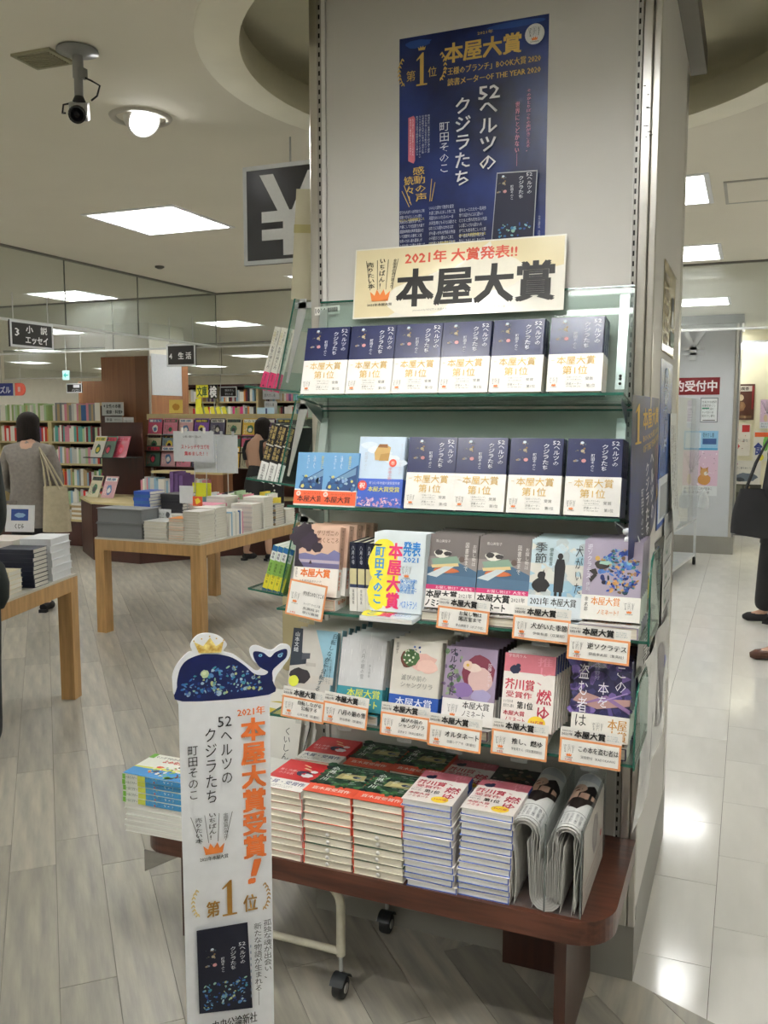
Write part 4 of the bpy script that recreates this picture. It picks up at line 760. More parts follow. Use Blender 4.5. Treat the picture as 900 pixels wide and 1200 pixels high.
# left end of the bench: comic guidebooks
def artcm(A):
    A.rect(0, .055, .21, .15, 'F0F1E6'); A.poly([(0, .05), (.21, .05), (.21, .075), (0, .06)], 'D9DE5A'); A.rect(0, 0, .21, .052, '2E8ACB'); A.scatter(.06, .01, .2, .09, 60, ['E0502C', 'F2C93C', '2F6FB0', 'F0E6D2', '7FB84A', '3A3A3A'], .004, .011, 3)
    A.txt('マンガでわかる', .02, .125, .1, .138, '333333', bold=.02); A.txt('よのなかのルール', .06, .1, .2, .118, 'D9402C', bold=.04); A.rect(0, .12, .018, .15, '6FB03C')
def scm(A):
    pass
def comic():
    r = thing('comic_book', 'x', 'book', None, 'colourful comic guidebooks'); w, h, t = .21, .15, .0165
    b = MB(); b.box((0, 0, t-.0008), (w, h, t)); b.box((0, 0, 0), (w, h, .0008)); b.box((0, 0, .0), (w, .0012, t)); b.build('cover', paper('E9ECE4', .3), r); MB().box((.001, .0012, .0008), (w-.001, h-.001, t-.0008)).build('pages', PAGESW, r)
    A = Art(); A.rect(.05, .001, .075, t-.001, 'D3DA56'); A.rect(.075, .001, .21, t-.001, '3E8FC6'); A.scatter(.08, .002, .2, t-.002, 26, ['D9D04A', '7FB84A', 'E9EEF0', '2F6FB0', 'C8503C'], .001, .003, 5); A.txt('ルールとマナー', .005, .004, .048, .012, '2A4A3A', bold=.02); A.rect(0, .001, .01, t-.001, '7AB648')
    A.build('spine_print', r, RX(90)); A = Art(); artcm(A); A.build('cover_print', r, T(0, 0, t)); return r
CP = comic()
for k in range(10):
    top = k >= 5; M = T(-1.583+.105+rnd.uniform(-.004, .004)-(0 if top else -.006), 1.93+.075+rnd.uniform(-.002, .003), Z0+k*.0168) @ RZ((0 if top else 180)+rnd.uniform(-1.2, 1.2)+2) @ T(-.105, -.075, 0)
    copy_tree(CP, M, 'colourful comic guidebook at the bench left end, %s' % ('topmost' if k == 9 else 'bottom one' if k == 0 else nth(9-k)+' from the top'), skip=() if k == 9 else ('cover_print',))
kill(CP)
PLW = proto('plain white-edged magazine', .15, .21, .012, paper('E3E4E0'), hard=False, pages=PAGESW, group='white magazines behind the standee')
stack(PLW, -1.365, 2.02, Z0, 12, 'white magazine in the pile hidden behind the whale standee')
# ============================================================ rolled free papers in a clear stand
def rolls():
    SH = paper('E6E5E1', .5); SH2 = paper('D6D5D1', .5); Z = BT+.001
    def layer(C, r0, n, y0, y1, z0, spread, name_m, t, pr=True, zc=.6, foot=None):
        for k in range(n):
            r = r0+k*.0032; zb = z0+abs(math.sin(k*2.3))*.018; sp = spread*(1+k*.16)
            def F(u, v, r=r, zb=zb, sp=sp, k=k):
                y = y0+(y1-y0)*v+.004*math.sin(k*1.7)
                if u < .3: q = u/.3; xa, za = C-sp, zb; return (xa+(C-r-xa)*(q**1.5)+.004*math.sin(q*5+k), y, za+(zc-za)*q)
                if u > .7: q = (1-u)/.3; xa, za = C+sp, zb; return (xa+(C+r-xa)*(q**1.5)+.004*math.sin(q*4+k), y, za+(zc-za)*q)
                a = PI-(u-.3)/.4*PI; return (C+r*math.cos(a), y, zc+r*math.sin(a)*.95)
            MB().sheet(F, 25, 3, .0007).build('paper_sheet', [SH, SH2][k % 2], t)
        return r0+(n-1)*.0032
    def print_on(t, C, R_, y0, y1, zc):
        Ax = Art(); L = PI*R_; H = y1-y0
        Ax.rect(0, 0, L, H, 'E3E4E2'); Ax.lines(L*.12, H*.05, L*.88, H*.22, 7, '5A5D66', 12, True); Ax.rect(0, H*.25, L, H*.256, '55585E'); Ax.rect(0, H*.03, L, H*.036, '55585E')
        Ax.poly([(L*.02, H*.5), (L*.3, H*.36), (L*.52, H*.3), (L*.7, H*.44), (L*.96, H*.52), (L*.98, H*.72), (L*.7, H*.78), (L*.45, H*.68)], '241C1A'); Ax.poly([(0, H*.46), (L*.3, H*.52), (L*.62, H*.5), (L*.9, H*.58), (L*.88, H*.63), (L*.5, H*.6), (L*.1, H*.6)], 'D9B09C'); Ax.blob(L*.3, H*.68, L*.28, H*.1, 'DDB8A4', 3, 18, .1); Ax.blob(L*.28, H*.72, L*.1, H*.012, '3A2A26', 5); Ax.blob(L*.36, H*.65, L*.07, H*.014, 'A8483C', 6); Ax.poly([(L*.1, H*.36), (L*.3, H*.4), (L*.2, H*.3)], 'E9E9E8'); Ax.blob(L*.55, H*.9, L*.4, H*.08, 'C9CDD2', 4, 16, .2)
        def bend(v): a = PI-v[0]/R_; rr = R_+.0012+v[2]*.6; return (C+rr*math.cos(a), y0+v[1], zc+rr*math.sin(a)*.95)
        b = MB(); nv = []                                   # fine strips so that the print follows the roll
        me = Ax.b.mesh('paper_print', Ax.mats); bm = bmesh.new(); bm.from_mesh(me)
        for k in range(1, 12): bmesh.ops.bisect_plane(bm, geom=bm.verts[:]+bm.edges[:]+bm.faces[:], plane_co=(L*k/12, 0, 0), plane_no=(1, 0, 0))
        for v in bm.verts: v.co = bend(v.co)
        bm.to_mesh(me); bm.free(); link('paper_print', me, t)
    t = thing('rolled_paper', 'left folded free-paper roll with a portrait photo, beside the pink stack', 'newspaper', None, 'rolled free papers in the clear stand')
    R_ = layer(-.454, .021, 5, 1.972, 2.3, Z, .022, None, t, zc=.6); print_on(t, -.452, R_, 1.972, 2.3, .6)
    t = thing('rolled_paper', 'right folded free-paper roll with a portrait photo, against the clear side', 'newspaper', None, 'rolled free papers in the clear stand')
    R_ = layer(-.353, .019, 5, 1.972, 2.3, Z, .014, None, t, zc=.6); print_on(t, -.352, R_, 1.972, 2.3, .6)
    t = thing('rolled_paper', 'middle bundle of folded free papers with its fold at the bottom', 'newspaper', None, 'rolled free papers in the clear stand')
    for k in range(11):
        r = .003+k*.0033; top = .545+.03*math.sin(k*1.9)+.01*k*.3
        def F(u, v, r=r, top=top, k=k):
            y = 1.965+.3*v
            if u < .35: q = u/.35; return (-.4-r-(1-q)*.006*(k-5)*.25, y, top+(Z+.035-top)*q)
            if u > .65: q = (1-u)/.35; return (-.4+r+(1-q)*.005*(k-5)*.2, y, top+.004+(Z+.035-top-.004)*q)
            a = PI+(u-.35)/.3*PI; return (-.4+r*math.cos(a), y, Z+.035+r*math.sin(a)*(.95))
        MB().sheet(F, 21, 2, .0007).build('paper_sheet', [SH, SH2][k % 2], t)
    t = thing('acrylic_stand', 'clear acrylic divider stand holding the rolled free papers', 'stand')
    for x in (-.402, -.318): MB().box((x-.0015, 1.965, Z), (x+.0015, 2.33, .63)).build('divider', CLEAR, t)
    MB().box((-.49, 2.33, Z), (-.317, 2.333, .64)).build('back', CLEAR, t); MB().box((-.49, 1.966, BT+.0002), (-.317, 2.333, BT+.0009)).build('base', CLEAR, t)
    for x in (-.402, -.318): MB().box((x-.0018, 1.964, Z), (x+.0018, 1.9655, .63)).build('divider_edge', mat('acrylic_edge', srgb('6A706E'), rough=.2), t)
    t = thing('photo_leaflet', 'pale leaflet with a grey portrait standing behind the clear right side', 'leaflet', T(-.3175+.0008, 1.985, Z) @ RZ(90) @ RX(90))
    MB().box((0, 0, 0), (.3, .2, .0008)).build('sheet', paper('B9B4AC'), t); A = Art(); A.blob(.16, .13, .05, .055, '7A7472', 3); A.blob(.16, .13, .03, .04, '8E8884', 4); A.rect(.02, .06, .28, .062, '8A4A4A'); A.lines(.03, .015, .27, .05, 3, '8A8580', 14); A.blob(.25, .09, .012, .01, 'B04040', 3); A.build('leaflet_print', t, T(0, 0, .0008))
rolls()
# ============================================================ steel cart below the bench
def cart():
    t = thing('rolling_rack', 'cream painted tubular rack on casters pushed under the bench', 'rack'); CM_ = mat('cream_enamel', srgb('CFCBB8'), rough=.4, var=.12, scale=20)
    for y, nm in ((2.05, 0), (2.38, 1)):
        xr = -.968
        P = [(-1.45, y, .32)] + [(-1.04, y, .32)] + [(xr-.06+.06*math.sin(a), y, .26+.06*math.cos(a)) for a in [k*PI/12 for k in range(0, 7)]] + [(xr, y, .12)]
        MB().tube(P, .0125, 12).build('frame_tube', CM_, t)
        MB().tube([(xr-.005, y, .13), (-1.45, y, .13)], .0105, 10).build('lower_bar', CM_, t); MB().tube([(xr, y, .12), (xr, y, .075)], .006, 8).build('caster_stem', STEEL, t)
        w_ = MB(); w_.lathe([(.0, -.016), (.012, -.017), (.028, -.014), (.03, -.008), (.03, .008), (.028, .014), (.012, .017), (0, .016)], 24, M=T(xr, y-.004, .031) @ RY(90) @ RX(0)); 
        c = link('caster', w_.mesh('caster', BLACK), t, Matrix()); h = MB()
        for s in (-1, 1): h.lathe([(0, .001), (.014, 0), (.013, -.004)], 16, M=T(xr+s*.0175, y-.004, .031) @ RY(90 if s > 0 else -90))
        h.build('wheel_cap', mat('wheel_cap_grey', srgb('B9B9B4'), rough=.3, metal=.4), c); h = MB(); h.grid(lambda u, v: (xr-.02+.04*v, y-.004+.035*math.cos(PI*(.1+u*.75)), .031+.037*math.sin(PI*(.1+u*.75))), 10, 3); h.build('wheel_hood', mat('hood_black', srgb('24282B'), rough=.3), c)
    for x, z in ((-.985, .318), (-1.4, .32)): MB().tube([(x, 2.05, z), (x, 2.38, z)], .01, 10).build('cross_bar', CM_, t)
cart()
# plug cable crumb by the rear caster
t = thing('mop_string', 'small crumpled beige string on the floor by the rear caster', 'string', T(-1.12, 2.36, 0)); 
t['label'] = 'small scrap of beige cord hanging from the rack by the column foot'; t['category'] = 'cord'; t.name = 'cord'
MB().tube([(0, 0, .21), (.01, 0, .2), (.025, 0, .205), (.03, 0, .215), (.04, 0, .2)], .003, 6).build('cord_loop', mat('cord_beige', srgb('B9A47A')), t)
# ============================================================ glass shelves on the column's left face
def left_shelf(lab, z, zt, x0=-1.475):
    t = thing('glass_shelf', lab, 'shelf', None, 'glass shelves on the column left face'); y0, y1 = 2.44, 3.28
    def strip(nm, P, m, ya, yb):                     # P: xz profile extruded along Y
        b = MB(); n = len(P); b.add([(x, ya, q) for x, q in P]+[(x, yb, q) for x, q in P], [tuple(range(n)), tuple(range(2*n-1, n-1, -1))]+[(i, (i+1) % n, n+(i+1) % n, n+i) for i in range(n)]); return b.build(nm, m, t, fix=True)
    strip('ledge_glass', [(x0, z+.012), (-1.25, z-.012), (-1.25, z-.018), (x0, z+.006)], GPLATE, y0, y1)
    strip('ledge_edge', [(x0, z+.012), (-1.25, z-.012), (-1.25, z-.018), (x0, z+.006)], GEDGE, y0-.0012, y0); strip('front_edge', [(x0-.001, z+.0125), (x0, z+.0125), (x0, z+.0055), (x0-.001, z+.0055)], GEDGE, y0, y1)
    Q = [(-1.362, z-.002), (-1.357, z-.002), (-1.292, zt), (-1.297, zt)]
    strip('back_glass', Q, GPLATE, y0, y1); strip('back_edge', Q, GEDGE, y0-.0012, y0)
    strip('side_bracket', [(-1.335, z+.02), (-1.328, z+.018), (-1.262, zt-.03), (-1.262, zt+.0), (-1.285, zt+.0)], STEEL, y0+.012, y0+.015)
    MB().box((-1.30, y0+.012, zt-.028), (-1.228, y0+.016, zt-.01)).build('arm', STEEL, t)
left_shelf('left-face glass shelf with pink-footed spines, top one', 1.655, 1.925); left_shelf('left-face glass shelf with black and gold spines, second one', 1.365, 1.62); left_shelf('left-face glass shelf with green and yellow spines, third one', 1.01, 1.27)
def sp(A):
    A.rect(0, 0, .0225, .058, 'D2386E'); A.txt('お金の減らし方', .006, .07, .017, .14, '2A2A2A', vert=True, bold=.01); A.txt('一生困らない', .003, .145, .011, .19, 'B0A030', vert=True); A.txt('自由な暮らし', .012, .145, .019, .19, '55554A', vert=True); A.ell(.011, .014, .003, .003, '2A1018', 10); A.txt('著者名', .008, .03, .014, .052, '5A1028', vert=True)
SPK = proto('pink-footed white hardback', .13, .2, .0225, paper('E4E2D8'), sart=sp, group='pink-footed hardbacks on the left face')
for k in range(3): SPK.put(spine_out(-1.364-k*.0245, 2.46, 1.642+k*.004, .13, 17), 'pink-footed white hardback, %s of three counted from the column' % nth(k))
def sb(A):
    for k in range(2): A.txt(['本屋さんの名探偵', '謎解きの夜', ][k], .003+k*.012, .075, .013+k*.012, .185, 'C9B070', vert=True, bold=.02)
    A.rect(0, .12, .028, .124, 'C9C9C4'); A.rect(0, 0, .028, .066, 'E9E9E6'); A.txt('名探偵の推理', .008, .008, .019, .058, '333333', vert=True, bold=.02)
SBK = proto('black hardback with gold lettering and white band', .13, .19, .028, BLACK, sart=sb, band=None, group='black and gold hardbacks on the left face')
for k in range(3): SBK.put(spine_out(-1.362-k*.0298, 2.46, 1.352+k*.004, .13, 17), 'black and gold hardback with white band, %s of three counted from the column' % nth(k))
def sg(A):
    A.rect(0, .14, .018, .158, '2A6FA8'); A.rect(0, .11, .018, .14, 'E9EDEA'); A.rect(0, .012, .018, .06, 'E9DE3A'); A.txt('資格', .004, .115, .013, .135, '2A3A4A', vert=True, bold=.02); A.txt('問題集一問一答', .005, .03, .013, .1, '2E4A1E', vert=True); A.rect(0, 0, .018, .012, '2A5A78')
SGN = proto('green and yellow paperback', .11, .158, .018, paper('8DBB5A'), sart=sg, hard=False, pages=PAGESW, group='green paperbacks on the left face')
for k in range(4): SGN.put(spine_out(-1.362-k*.0192, 2.46, .998+k*.003, .11, 17), 'green and yellow paperback, %s of four counted from the column' % nth(k))
t = thing('book_stand', 'black tilted book stand beside the green and yellow paperbacks', 'stand'); MB().box((0, 0, 0), (.003, .16, .13)).build('panel', BLACK, t, T(-1.452, 2.55, 1.022) @ RY(14)); MB().box((-1.46, 2.55, 1.0185), (-1.4, 2.71, 1.0215)).build('foot_plate', BLACK, t)
t = thing('leaning_board', 'yellowed sign board seen from its edge beside the column top left', 'board', T(-1.25, 2.5, 1.925) @ RY(4) @ RZ(8))
MB().box((-.085, 0, 0), (-.0, .012, .33)).build('board', mat('old_board', srgb('B9B39A'), rough=.7, var=.06), t); MB().box((-.086, -.001, .2), (.0, .0, .225)).build('tape', mat('old_tape', srgb('A39A68'), rough=.4), t); MB().box((-.05, .012, 0), (-.04, .3, .3)).build('side_board', mat('old_board', srgb('B9B39A')), t)
t = thing('wooden_box', 'beige plywood box under the left-face glass shelves', 'box')
MB().box((-1.345, 2.43, .77), (-1.232, 2.44, 1.005)).build('front_panel', mat('beige_ply', srgb('A79C78'), rough=.5, var=.08), t); MB().box((-1.345, 2.44, .77), (-1.335, 3.2, 1.005)).build('side_panel', mat('beige_ply', srgb('A79C78')), t); MB().box((-1.345, 2.44, .765), (-1.232, 3.2, .772)).build('bottom_panel', mat('beige_ply', srgb('A79C78')), t)
for k, (a, lab) in enumerate(((22, 'outer'), (19, 'middle'), (16, 'inner'))):
    t = thing('magazine', 'white magazine leaning in the rack left of the red novels, %s one' % lab, 'magazine', T(-1.45+.012*k, 2.3+.03*k, Z0+.003+.012*k) @ RX(74-k*2), 'white magazines left of the red stacks')
    MB().box((0, 0, -.006), (.205, .27, 0)).build('pages', PAGESW, t); A = Art(); A.blob(.06, .2, .04, .022, '5F8A4A', k); A.txt('くいしんぼう', .15, .05, .175, .2, '3A4048', vert=True); A.lines(.02, .02, .12, .1, 4, '6A7074', 8); A.blob(.1, .24, .06, .014, 'C9B84A', k+3); A.build('cover_print', t)
t = thing('leaflet_rack', 'wire leaflet rack with a clear tray at the column left corner', 'rack')
MB().tube([(-1.215, 2.36, .62), (-1.21, 2.34, .78)], .0015, 6, M=None).build('wire', BLACK, t); MB().tube([(-1.235, 2.26, Z0), (-1.215, 2.36, .62)], .0015, 6).build('wire', BLACK, t)
MB().box((-1.34, 2.42, .655), (-1.205, 2.6, .658)).build('tray', CLEAR, t)
for k in range(4): MB().box((-1.335+k*.004, 2.425+k*.01, .659+k*.003), (-1.21, 2.6, .661+k*.003)).build('leaflet', [paper('D9D6C6'), paper('C9CDB8')][k % 2], t)
# ============================================================ whale standee
def standee():
    A0, B0 = Vector((-1.03, 1.44, 0)), Vector((-.893, 1.565, 0)); ex = (B0-A0).normalized(); nn = Vector((ex.y, -ex.x, 0)); W = (B0-A0).length
    def bp(px, py):
        r = FW*FPX + RT*(px-450) - UP*(py-600); c = Vector((0, 0, CAMH)); s = (A0-c).dot(nn)/r.dot(nn); p = c+r*s; return ((p-A0).dot(ex), p.z)
    t = thing('standee', 'tall white cardboard standee topped with a navy whale wearing a gold crown', 'standee', Matrix(((ex.x, 0, -ex.y*-1, A0.x), (ex.y, 0, -ex.x, A0.y), (0, 1, 0, 0), (0, 0, 0, 1))))
    out = [bp(*q) for q in [(220.5, 1200), (329, 1200), (316, 826), (317.5, 816.7), (323, 794), (331, 782), (339.7, 769), (339.5, 757), (329, 755), (317.5, 762), (300, 756), (292.5, 761), (296, 773), (306, 782), (300, 786), (289, 778), (274, 767), (262, 763), (266, 755), (258, 746), (244.6, 742), (231, 744.6), (223, 755), (225, 763), (219.7, 765), (207, 779), (201.7, 794), (203, 812), (209.3, 826)]]
    dx = out[0][0]-out[-1][0]
    lo = [(out[-1][0]+.002, .004), (out[2][0]-.0, .004)]
    P = lo + out[2:]
    # Catmull-Rom smoothing of the whale outline
    def smooth(Q, n=4):
        R = []
        for i in range(len(Q)):
            a, b, c, d = Q[i-1], Q[i], Q[(i+1) % len(Q)], Q[(i+2) % len(Q)]
            for k in range(n):
                u = k/n; R.append(tuple(.5*((2*b[j])+(-a[j]+c[j])*u+(2*a[j]-5*b[j]+4*c[j]-d[j])*u*u+(-a[j]+3*b[j]-3*c[j]+d[j])*u**3) for j in (0, 1)))
        return R
    core = P[3:-1]; sm = []
    for i in range(1, len(core)-2):
        a, b, c, d = core[i-1], core[i], core[i+1], core[i+2]
        for k in range(4): u = k/4; sm.append(tuple(.5*((2*b[j])+(-a[j]+c[j])*u+(2*a[j]-5*b[j]+4*c[j]-d[j])*u*u+(-a[j]+3*b[j]-3*c[j]+d[j])*u**3) for j in (0, 1)))
    P = lo + [P[2], core[0]] + sm + [core[-2], core[-1], P[-1]]
    MB().prism(P, -.004, 0).build('board', paper('EEF0F4', .35), t)
    A = Art(); wn = [bp(*q) for q in [(213.5, 822), (207.4, 805), (209, 790), (213, 780), (220.5, 772.6), (235, 767), (246, 766.5), (258, 767), (273, 771), (287, 780), (298, 789.5), (309, 791), (314, 787), (304, 781.4), (297.5, 771), (297.5, 763.5), (308, 764.5), (316.3, 770), (323, 764), (335.5, 760.5), (335.5, 770), (327, 778), (319.4, 786), (319.5, 797.5), (315, 814)]]
    WN = mat('whale_navy', srgb('101C54'), rough=.35, var=.2, scale=30); A.poly(smooth(wn[::-1]), WN)
    cols = ['2F5FA8', '5E8FC4', '9CC3A8', '3A78B8', 'C9CF8A', '78A8C9', '1E3A80', '4A9AA8', 'B0C9D6']
    a, b = bp(214, 818), bp(306, 775); A.scatter(a[0], a[1], b[0], b[1]-.001, 210, cols, .0015, .0062, 7, lambda x, y: y < a[1]+(b[1]-a[1])*(1-((x-(a[0]+b[0])/2-.0)/(b[0]-a[0])*1.75)**2*.75)); c = bp(240, 790); A.blob(c[0], c[1], .009, .01, 'C3D4A0', 4); A.ell(c[0]-.001, c[1]+.002, .004, .004, 'DCE6B8', 10)
    for q, r in (((305, 768), .004), ((328, 768), .005), ((330, 766), .003)): c = bp(*q); A.ell(c[0], c[1], r, r*.8, ['7EC0D9', '9AD0E0'][r > .004], 12); A.ell(c[0], c[1], r*.4, r*.4, '2A5A90', 8)
    cr = [bp(*q) for q in [(233, 765.5), (259, 764.5), (262, 751), (253, 757), (246, 747), (238, 757), (227, 752)]]; A.poly(cr, mat('crown_gold', srgb('E0AE45'), rough=.4, var=.25, scale=90, c2=srgb('F4DA8C')))
    for q in ((262, 750), (253.5, 748), (245.5, 745.5), (236, 748.5), (227, 751)): c = bp(*q); A.ell(c[0], c[1], .0016, .0016, 'D9B050', 8)
    def tx(s, x0, yt, x1, yb, m, **k):
        ym = (yt+yb)/2; u0 = bp(x0, ym)[0]; u1 = bp(x1, ym)[0]; xm = (x0+x1)/2; A.txt(s, u0, bp(xm, yb)[1], u1, bp(xm, yt)[1], m, **k)
    O = 'EC7A38'; K = '17171A'
    tx('2021年', 278, 828, 310, 838, O, bold=.03); tx('本屋大賞受賞', 284, 841, 311, 1004, O, vert=True, bold=.045, res=2); tx('！', 291, 1008, 297, 1034, O, bold=.05, res=2, shear=.3)
    tx('52', 255, 839, 271, 851, K, bold=.01, res=2); tx('ヘルツの', 259, 857, 272, 917, K, vert=True, bold=.01, res=2); tx('クジラたち', 241, 853, 254, 940, K, vert=True, bold=.01, res=2); tx('町田そのこ', 220.5, 874, 232, 936, K, vert=True, res=2)
    c = bp(250, 975); s = bp(275, 975)[0]-bp(225, 975)[0]; award_mark(A, c[0], c[1], s)
    G2 = mat('gold_print', srgb('C9983A'), rough=.35, metal=.3, var=.35, scale=40, c2=srgb('8A5F22'))
    tx('第', 242, 1055, 257, 1073, G2, bold=.02); c1 = bp(269, 1071); one(A, c1[0], c1[1], bp(278, 1050)[0]-bp(261, 1050)[0], bp(269, 1030)[1]-c1[1], G2); tx('位', 285, 1047, 301, 1066, G2, bold=.02)
    c = bp(229, 1058); A.laurel(c[0]+.012, c[1], .062, -1, 'E0C98A'); c = bp(311, 1048); A.laurel(c[0]-.012, c[1], .062, 1, 'B08A50')
    q = [bp(*p) for p in ((229.6, 1088), (233, 1185), (295, 1178), (289, 1078))]; A.poly(q, '0A0F26'); x0, y0 = q[1]; sc = (q[2][0]-q[1][0])/.137; x0 += .002
    cover52(A, x0, y0-.003, sc*.93); A.scatter(x0+.008, y0+.006, x0+.12*sc, y0+.075*sc, 110, cols, .0012, .0045, 9)
    for k in range(9): A.rect(q[2][0]-.0032, y0+.012+k*.014, q[2][0]-.0012, y0+.018+k*.014, '9AA8C0')
    tx('孤独な魂が出会い、', 308, 1074, 317, 1142, K, vert=True); tx('新たな物語が生まれる――', 297, 1078, 306, 1174, K, vert=True); tx('中央公論新社', 248, 1187, 300, 1199, K, bold=.02)
    A.build('standee_print', t)
    MB().prism([(.05, .004), (.14, .004), (.11, .7), (.08, .7)], -.09, -.086).build('strut', paper('C9C9C6'), t); b = MB(); b.box((.03, .001, -.16), (.16, .004, 0)); b.build('foot', paper('C9C9C6'), t)
standee()
# ============================================================ papers on the column's right face
def side_sheet(name, lab, cat, y0, y1, z0, z1, m, art=None, curl=lambda u, v: 0, drop=lambda u: 0, nu=14, nv=8):
    # u runs from the front (y0) to the back (y1)
    t = thing(name, lab, cat); W, H = y1-y0, z1-z0
    def F(u, v): return (-.2418+curl(u, v), y0+W*u, z0+H*v+(1-v)*drop(u))
    MB().sheet(F, nu, nv, -.0006).build('sheet', m, t, fix=True)
    if art:
        A = Art(); art(A, W, H); me = A.b.mesh('sheet_print', A.mats); bm = bmesh.new(); bm.from_mesh(me)
        for k in range(1, 10): bmesh.ops.bisect_plane(bm, geom=bm.verts[:]+bm.edges[:]+bm.faces[:], plane_co=(W*k/10, 0, 0), plane_no=(1, 0, 0))
        for v in bm.verts: u, q = max(0, min(1, v.co.x/W)), max(0, min(1, v.co.y/H)); p = F(u, q); v.co = (p[0]+.0012+v.co.z, p[1], p[2])
        bm.to_mesh(me); bm.free(); link('sheet_print', me, t)
def a1(A, W, H):
    A.txt('本屋大賞', W*.3, H*.78, W*.95, H*.92, GOLD, bold=.03); one(A, W*.16, H*.7, W*.16, H*.25, GOLD); A.txt('BOOK大賞 2020', W*.3, H*.7, W*.95, H*.75, GOLD, bold=.03); A.txt('OF THE YEAR 2020', W*.3, H*.63, W*.95, H*.68, GOLD, bold=.03)
    A.txt('ヘルツの', W*.55, H*.1, W*.68, H*.58, 'F0F0F4', vert=True, bold=.02); A.txt('クジラたち', W*.38, H*.06, W*.48, H*.55, 'F0F0F4', vert=True, bold=.02); A.txt('町田そのこ', W*.25, H*.1, W*.31, H*.4, 'F0F0F4', vert=True); A.lines(W*.75, H*.2, W*.95, H*.6, 3, 'D98FA8', 10, True); A.rect(W*.85, H*.1, W*.97, H*.2, 'C9A24A')
side_sheet('poster', 'navy award poster curling off the column front right corner', 'poster', 2.14, 2.62, 1.23, 1.62, NAVY, a1, curl=lambda u, v: -.014*(1-u)**2*(1 if u < .4 else 1) + .012*math.sin(u*3)*(1-v), drop=lambda u: .1*u*u)
def a2(A, W, H): A.rect(0, 0, W, H*.3, 'E6ECF2'); A.txt('図書カード', W*.3, H*.45, W*.6, H*.92, 'E9F0F8', vert=True, bold=.02); A.ell(W*.45, H*.93, W*.12, H*.03, 'BFD0E6'); A.rect(0, 0, W, H*.03, '2A56B0'); A.rect(W*.2, H*.05, W*.8, H*.25, 'AEB4BA'); A.rect(0, 0, W*.06, H*.5, '2A56B0')
side_sheet('poster', 'bright blue poster with white lettering on the column right face', 'poster', 2.66, 3.06, 1.24, 1.735, paper('3A66B4', .25), a2)
def a3(A, W, H): A.lines(W*.1, H*.1, W*.8, H*.9, 3, '8A8A88', 9, True)
side_sheet('notice', 'white handwritten paper flapping from the blue poster', 'notice', 2.98, 3.24, 1.2, 1.58, paper('DFE2E4'), a3, curl=lambda u, v: .022*(1-v)**1.5+.004)
def a4(A, W, H):
    for k in range(5): A.rect(W*.1, H*(.1+k*.17), W*.42, H*(.2+k*.17), '8A7A5A'); A.lines(W*.1, H*(.11+k*.17), W*.42, H*(.19+k*.17), 1, 'DDD5BC', 5)
    A.ell(W*.75, H*.62, W*.12, H*.1, '3A3A36'); A.poly([(W*.62, H*.35), (W*.88, H*.35), (W*.8, H*.55), (W*.7, H*.55)], 'E2E4E0'); A.rect(W*.58, H*.12, W*.95, H*.3, '3F5A4C'); A.frame(0, 0, W, H, .004, '6A5A3A')
side_sheet('poster', 'tan illustrated poster in a clear sleeve high on the column right face', 'poster', 2.66, 3.06, 1.755, 2.01, paper('C3B38C', .2), a4)
def a5(A, W, H): A.txt('幻影', W*.3, H*.6, W*.6, H*.92, 'C9B83A', vert=True, bold=.03); A.txt('野圭吾', W*.15, H*.05, W*.45, H*.5, 'D9D9D6', vert=True, bold=.01); A.lines(W*.65, H*.1, W*.95, H*.9, 3, 'B9B9B4', 9, True)
side_sheet('poster', 'black poster with yellow and white lettering low on the column right face', 'poster', 2.2, 2.85, .93, 1.205, paper('26272A', .25), a5, curl=lambda u, v: .008*math.sin(u*5+v*2)+.004, drop=lambda u: -.06*u)
def a6(A, W, H):
    for k in range(4): A.rect(W*.12, H*(.2+k*.2), W*.85, H*(.215+k*.2), '333333'); A.lines(W*.15, H*(.08+k*.2), W*.8, H*(.18+k*.2), 2, '666666', 7); A.rect(W*.2, H*(.07+k*.2), W*.4, H*(.1+k*.2), '3F6A50')
side_sheet('notice', 'white notice with ruled lines taped near the rear steel post', 'notice', 2.88, 3.2, .86, 1.26, paper('E3E5E6', .25), a6, curl=lambda u, v: .005)
def a7(A, W, H): A.lines(W*.05, H*.1, W*.28, H*.95, 3, '55585C', 12, True); A.blob(W*.68, H*.5, W*.22, H*.36, '8E8C90', 3, 20, .2); A.blob(W*.72, H*.5, W*.14, H*.25, 'A3A0A8', 4, 20, .3); A.blob(W*.76, H*.4, W*.1, H*.12, 'B8986A', 6); A.blob(W*.78, H*.58, W*.12, H*.1, '4A4E8A', 7); A.line(W*.4, H*.1, W*.45, H*.9, .003, '6A6A6E')
side_sheet('poster', 'crumpled pale poster with a grey figure at the column right face bottom', 'poster', 2.25, 3.1, .56, .93, paper('C9C9C8', .2), a7, curl=lambda u, v: .014*abs(math.sin(u*6+v*3))+.003, drop=lambda u: -.05*(1-u))
def a8(A, W, H): A.lines(W*.1, H*.1, W*.9, H*.9, 6, '9AA0A4', 14)
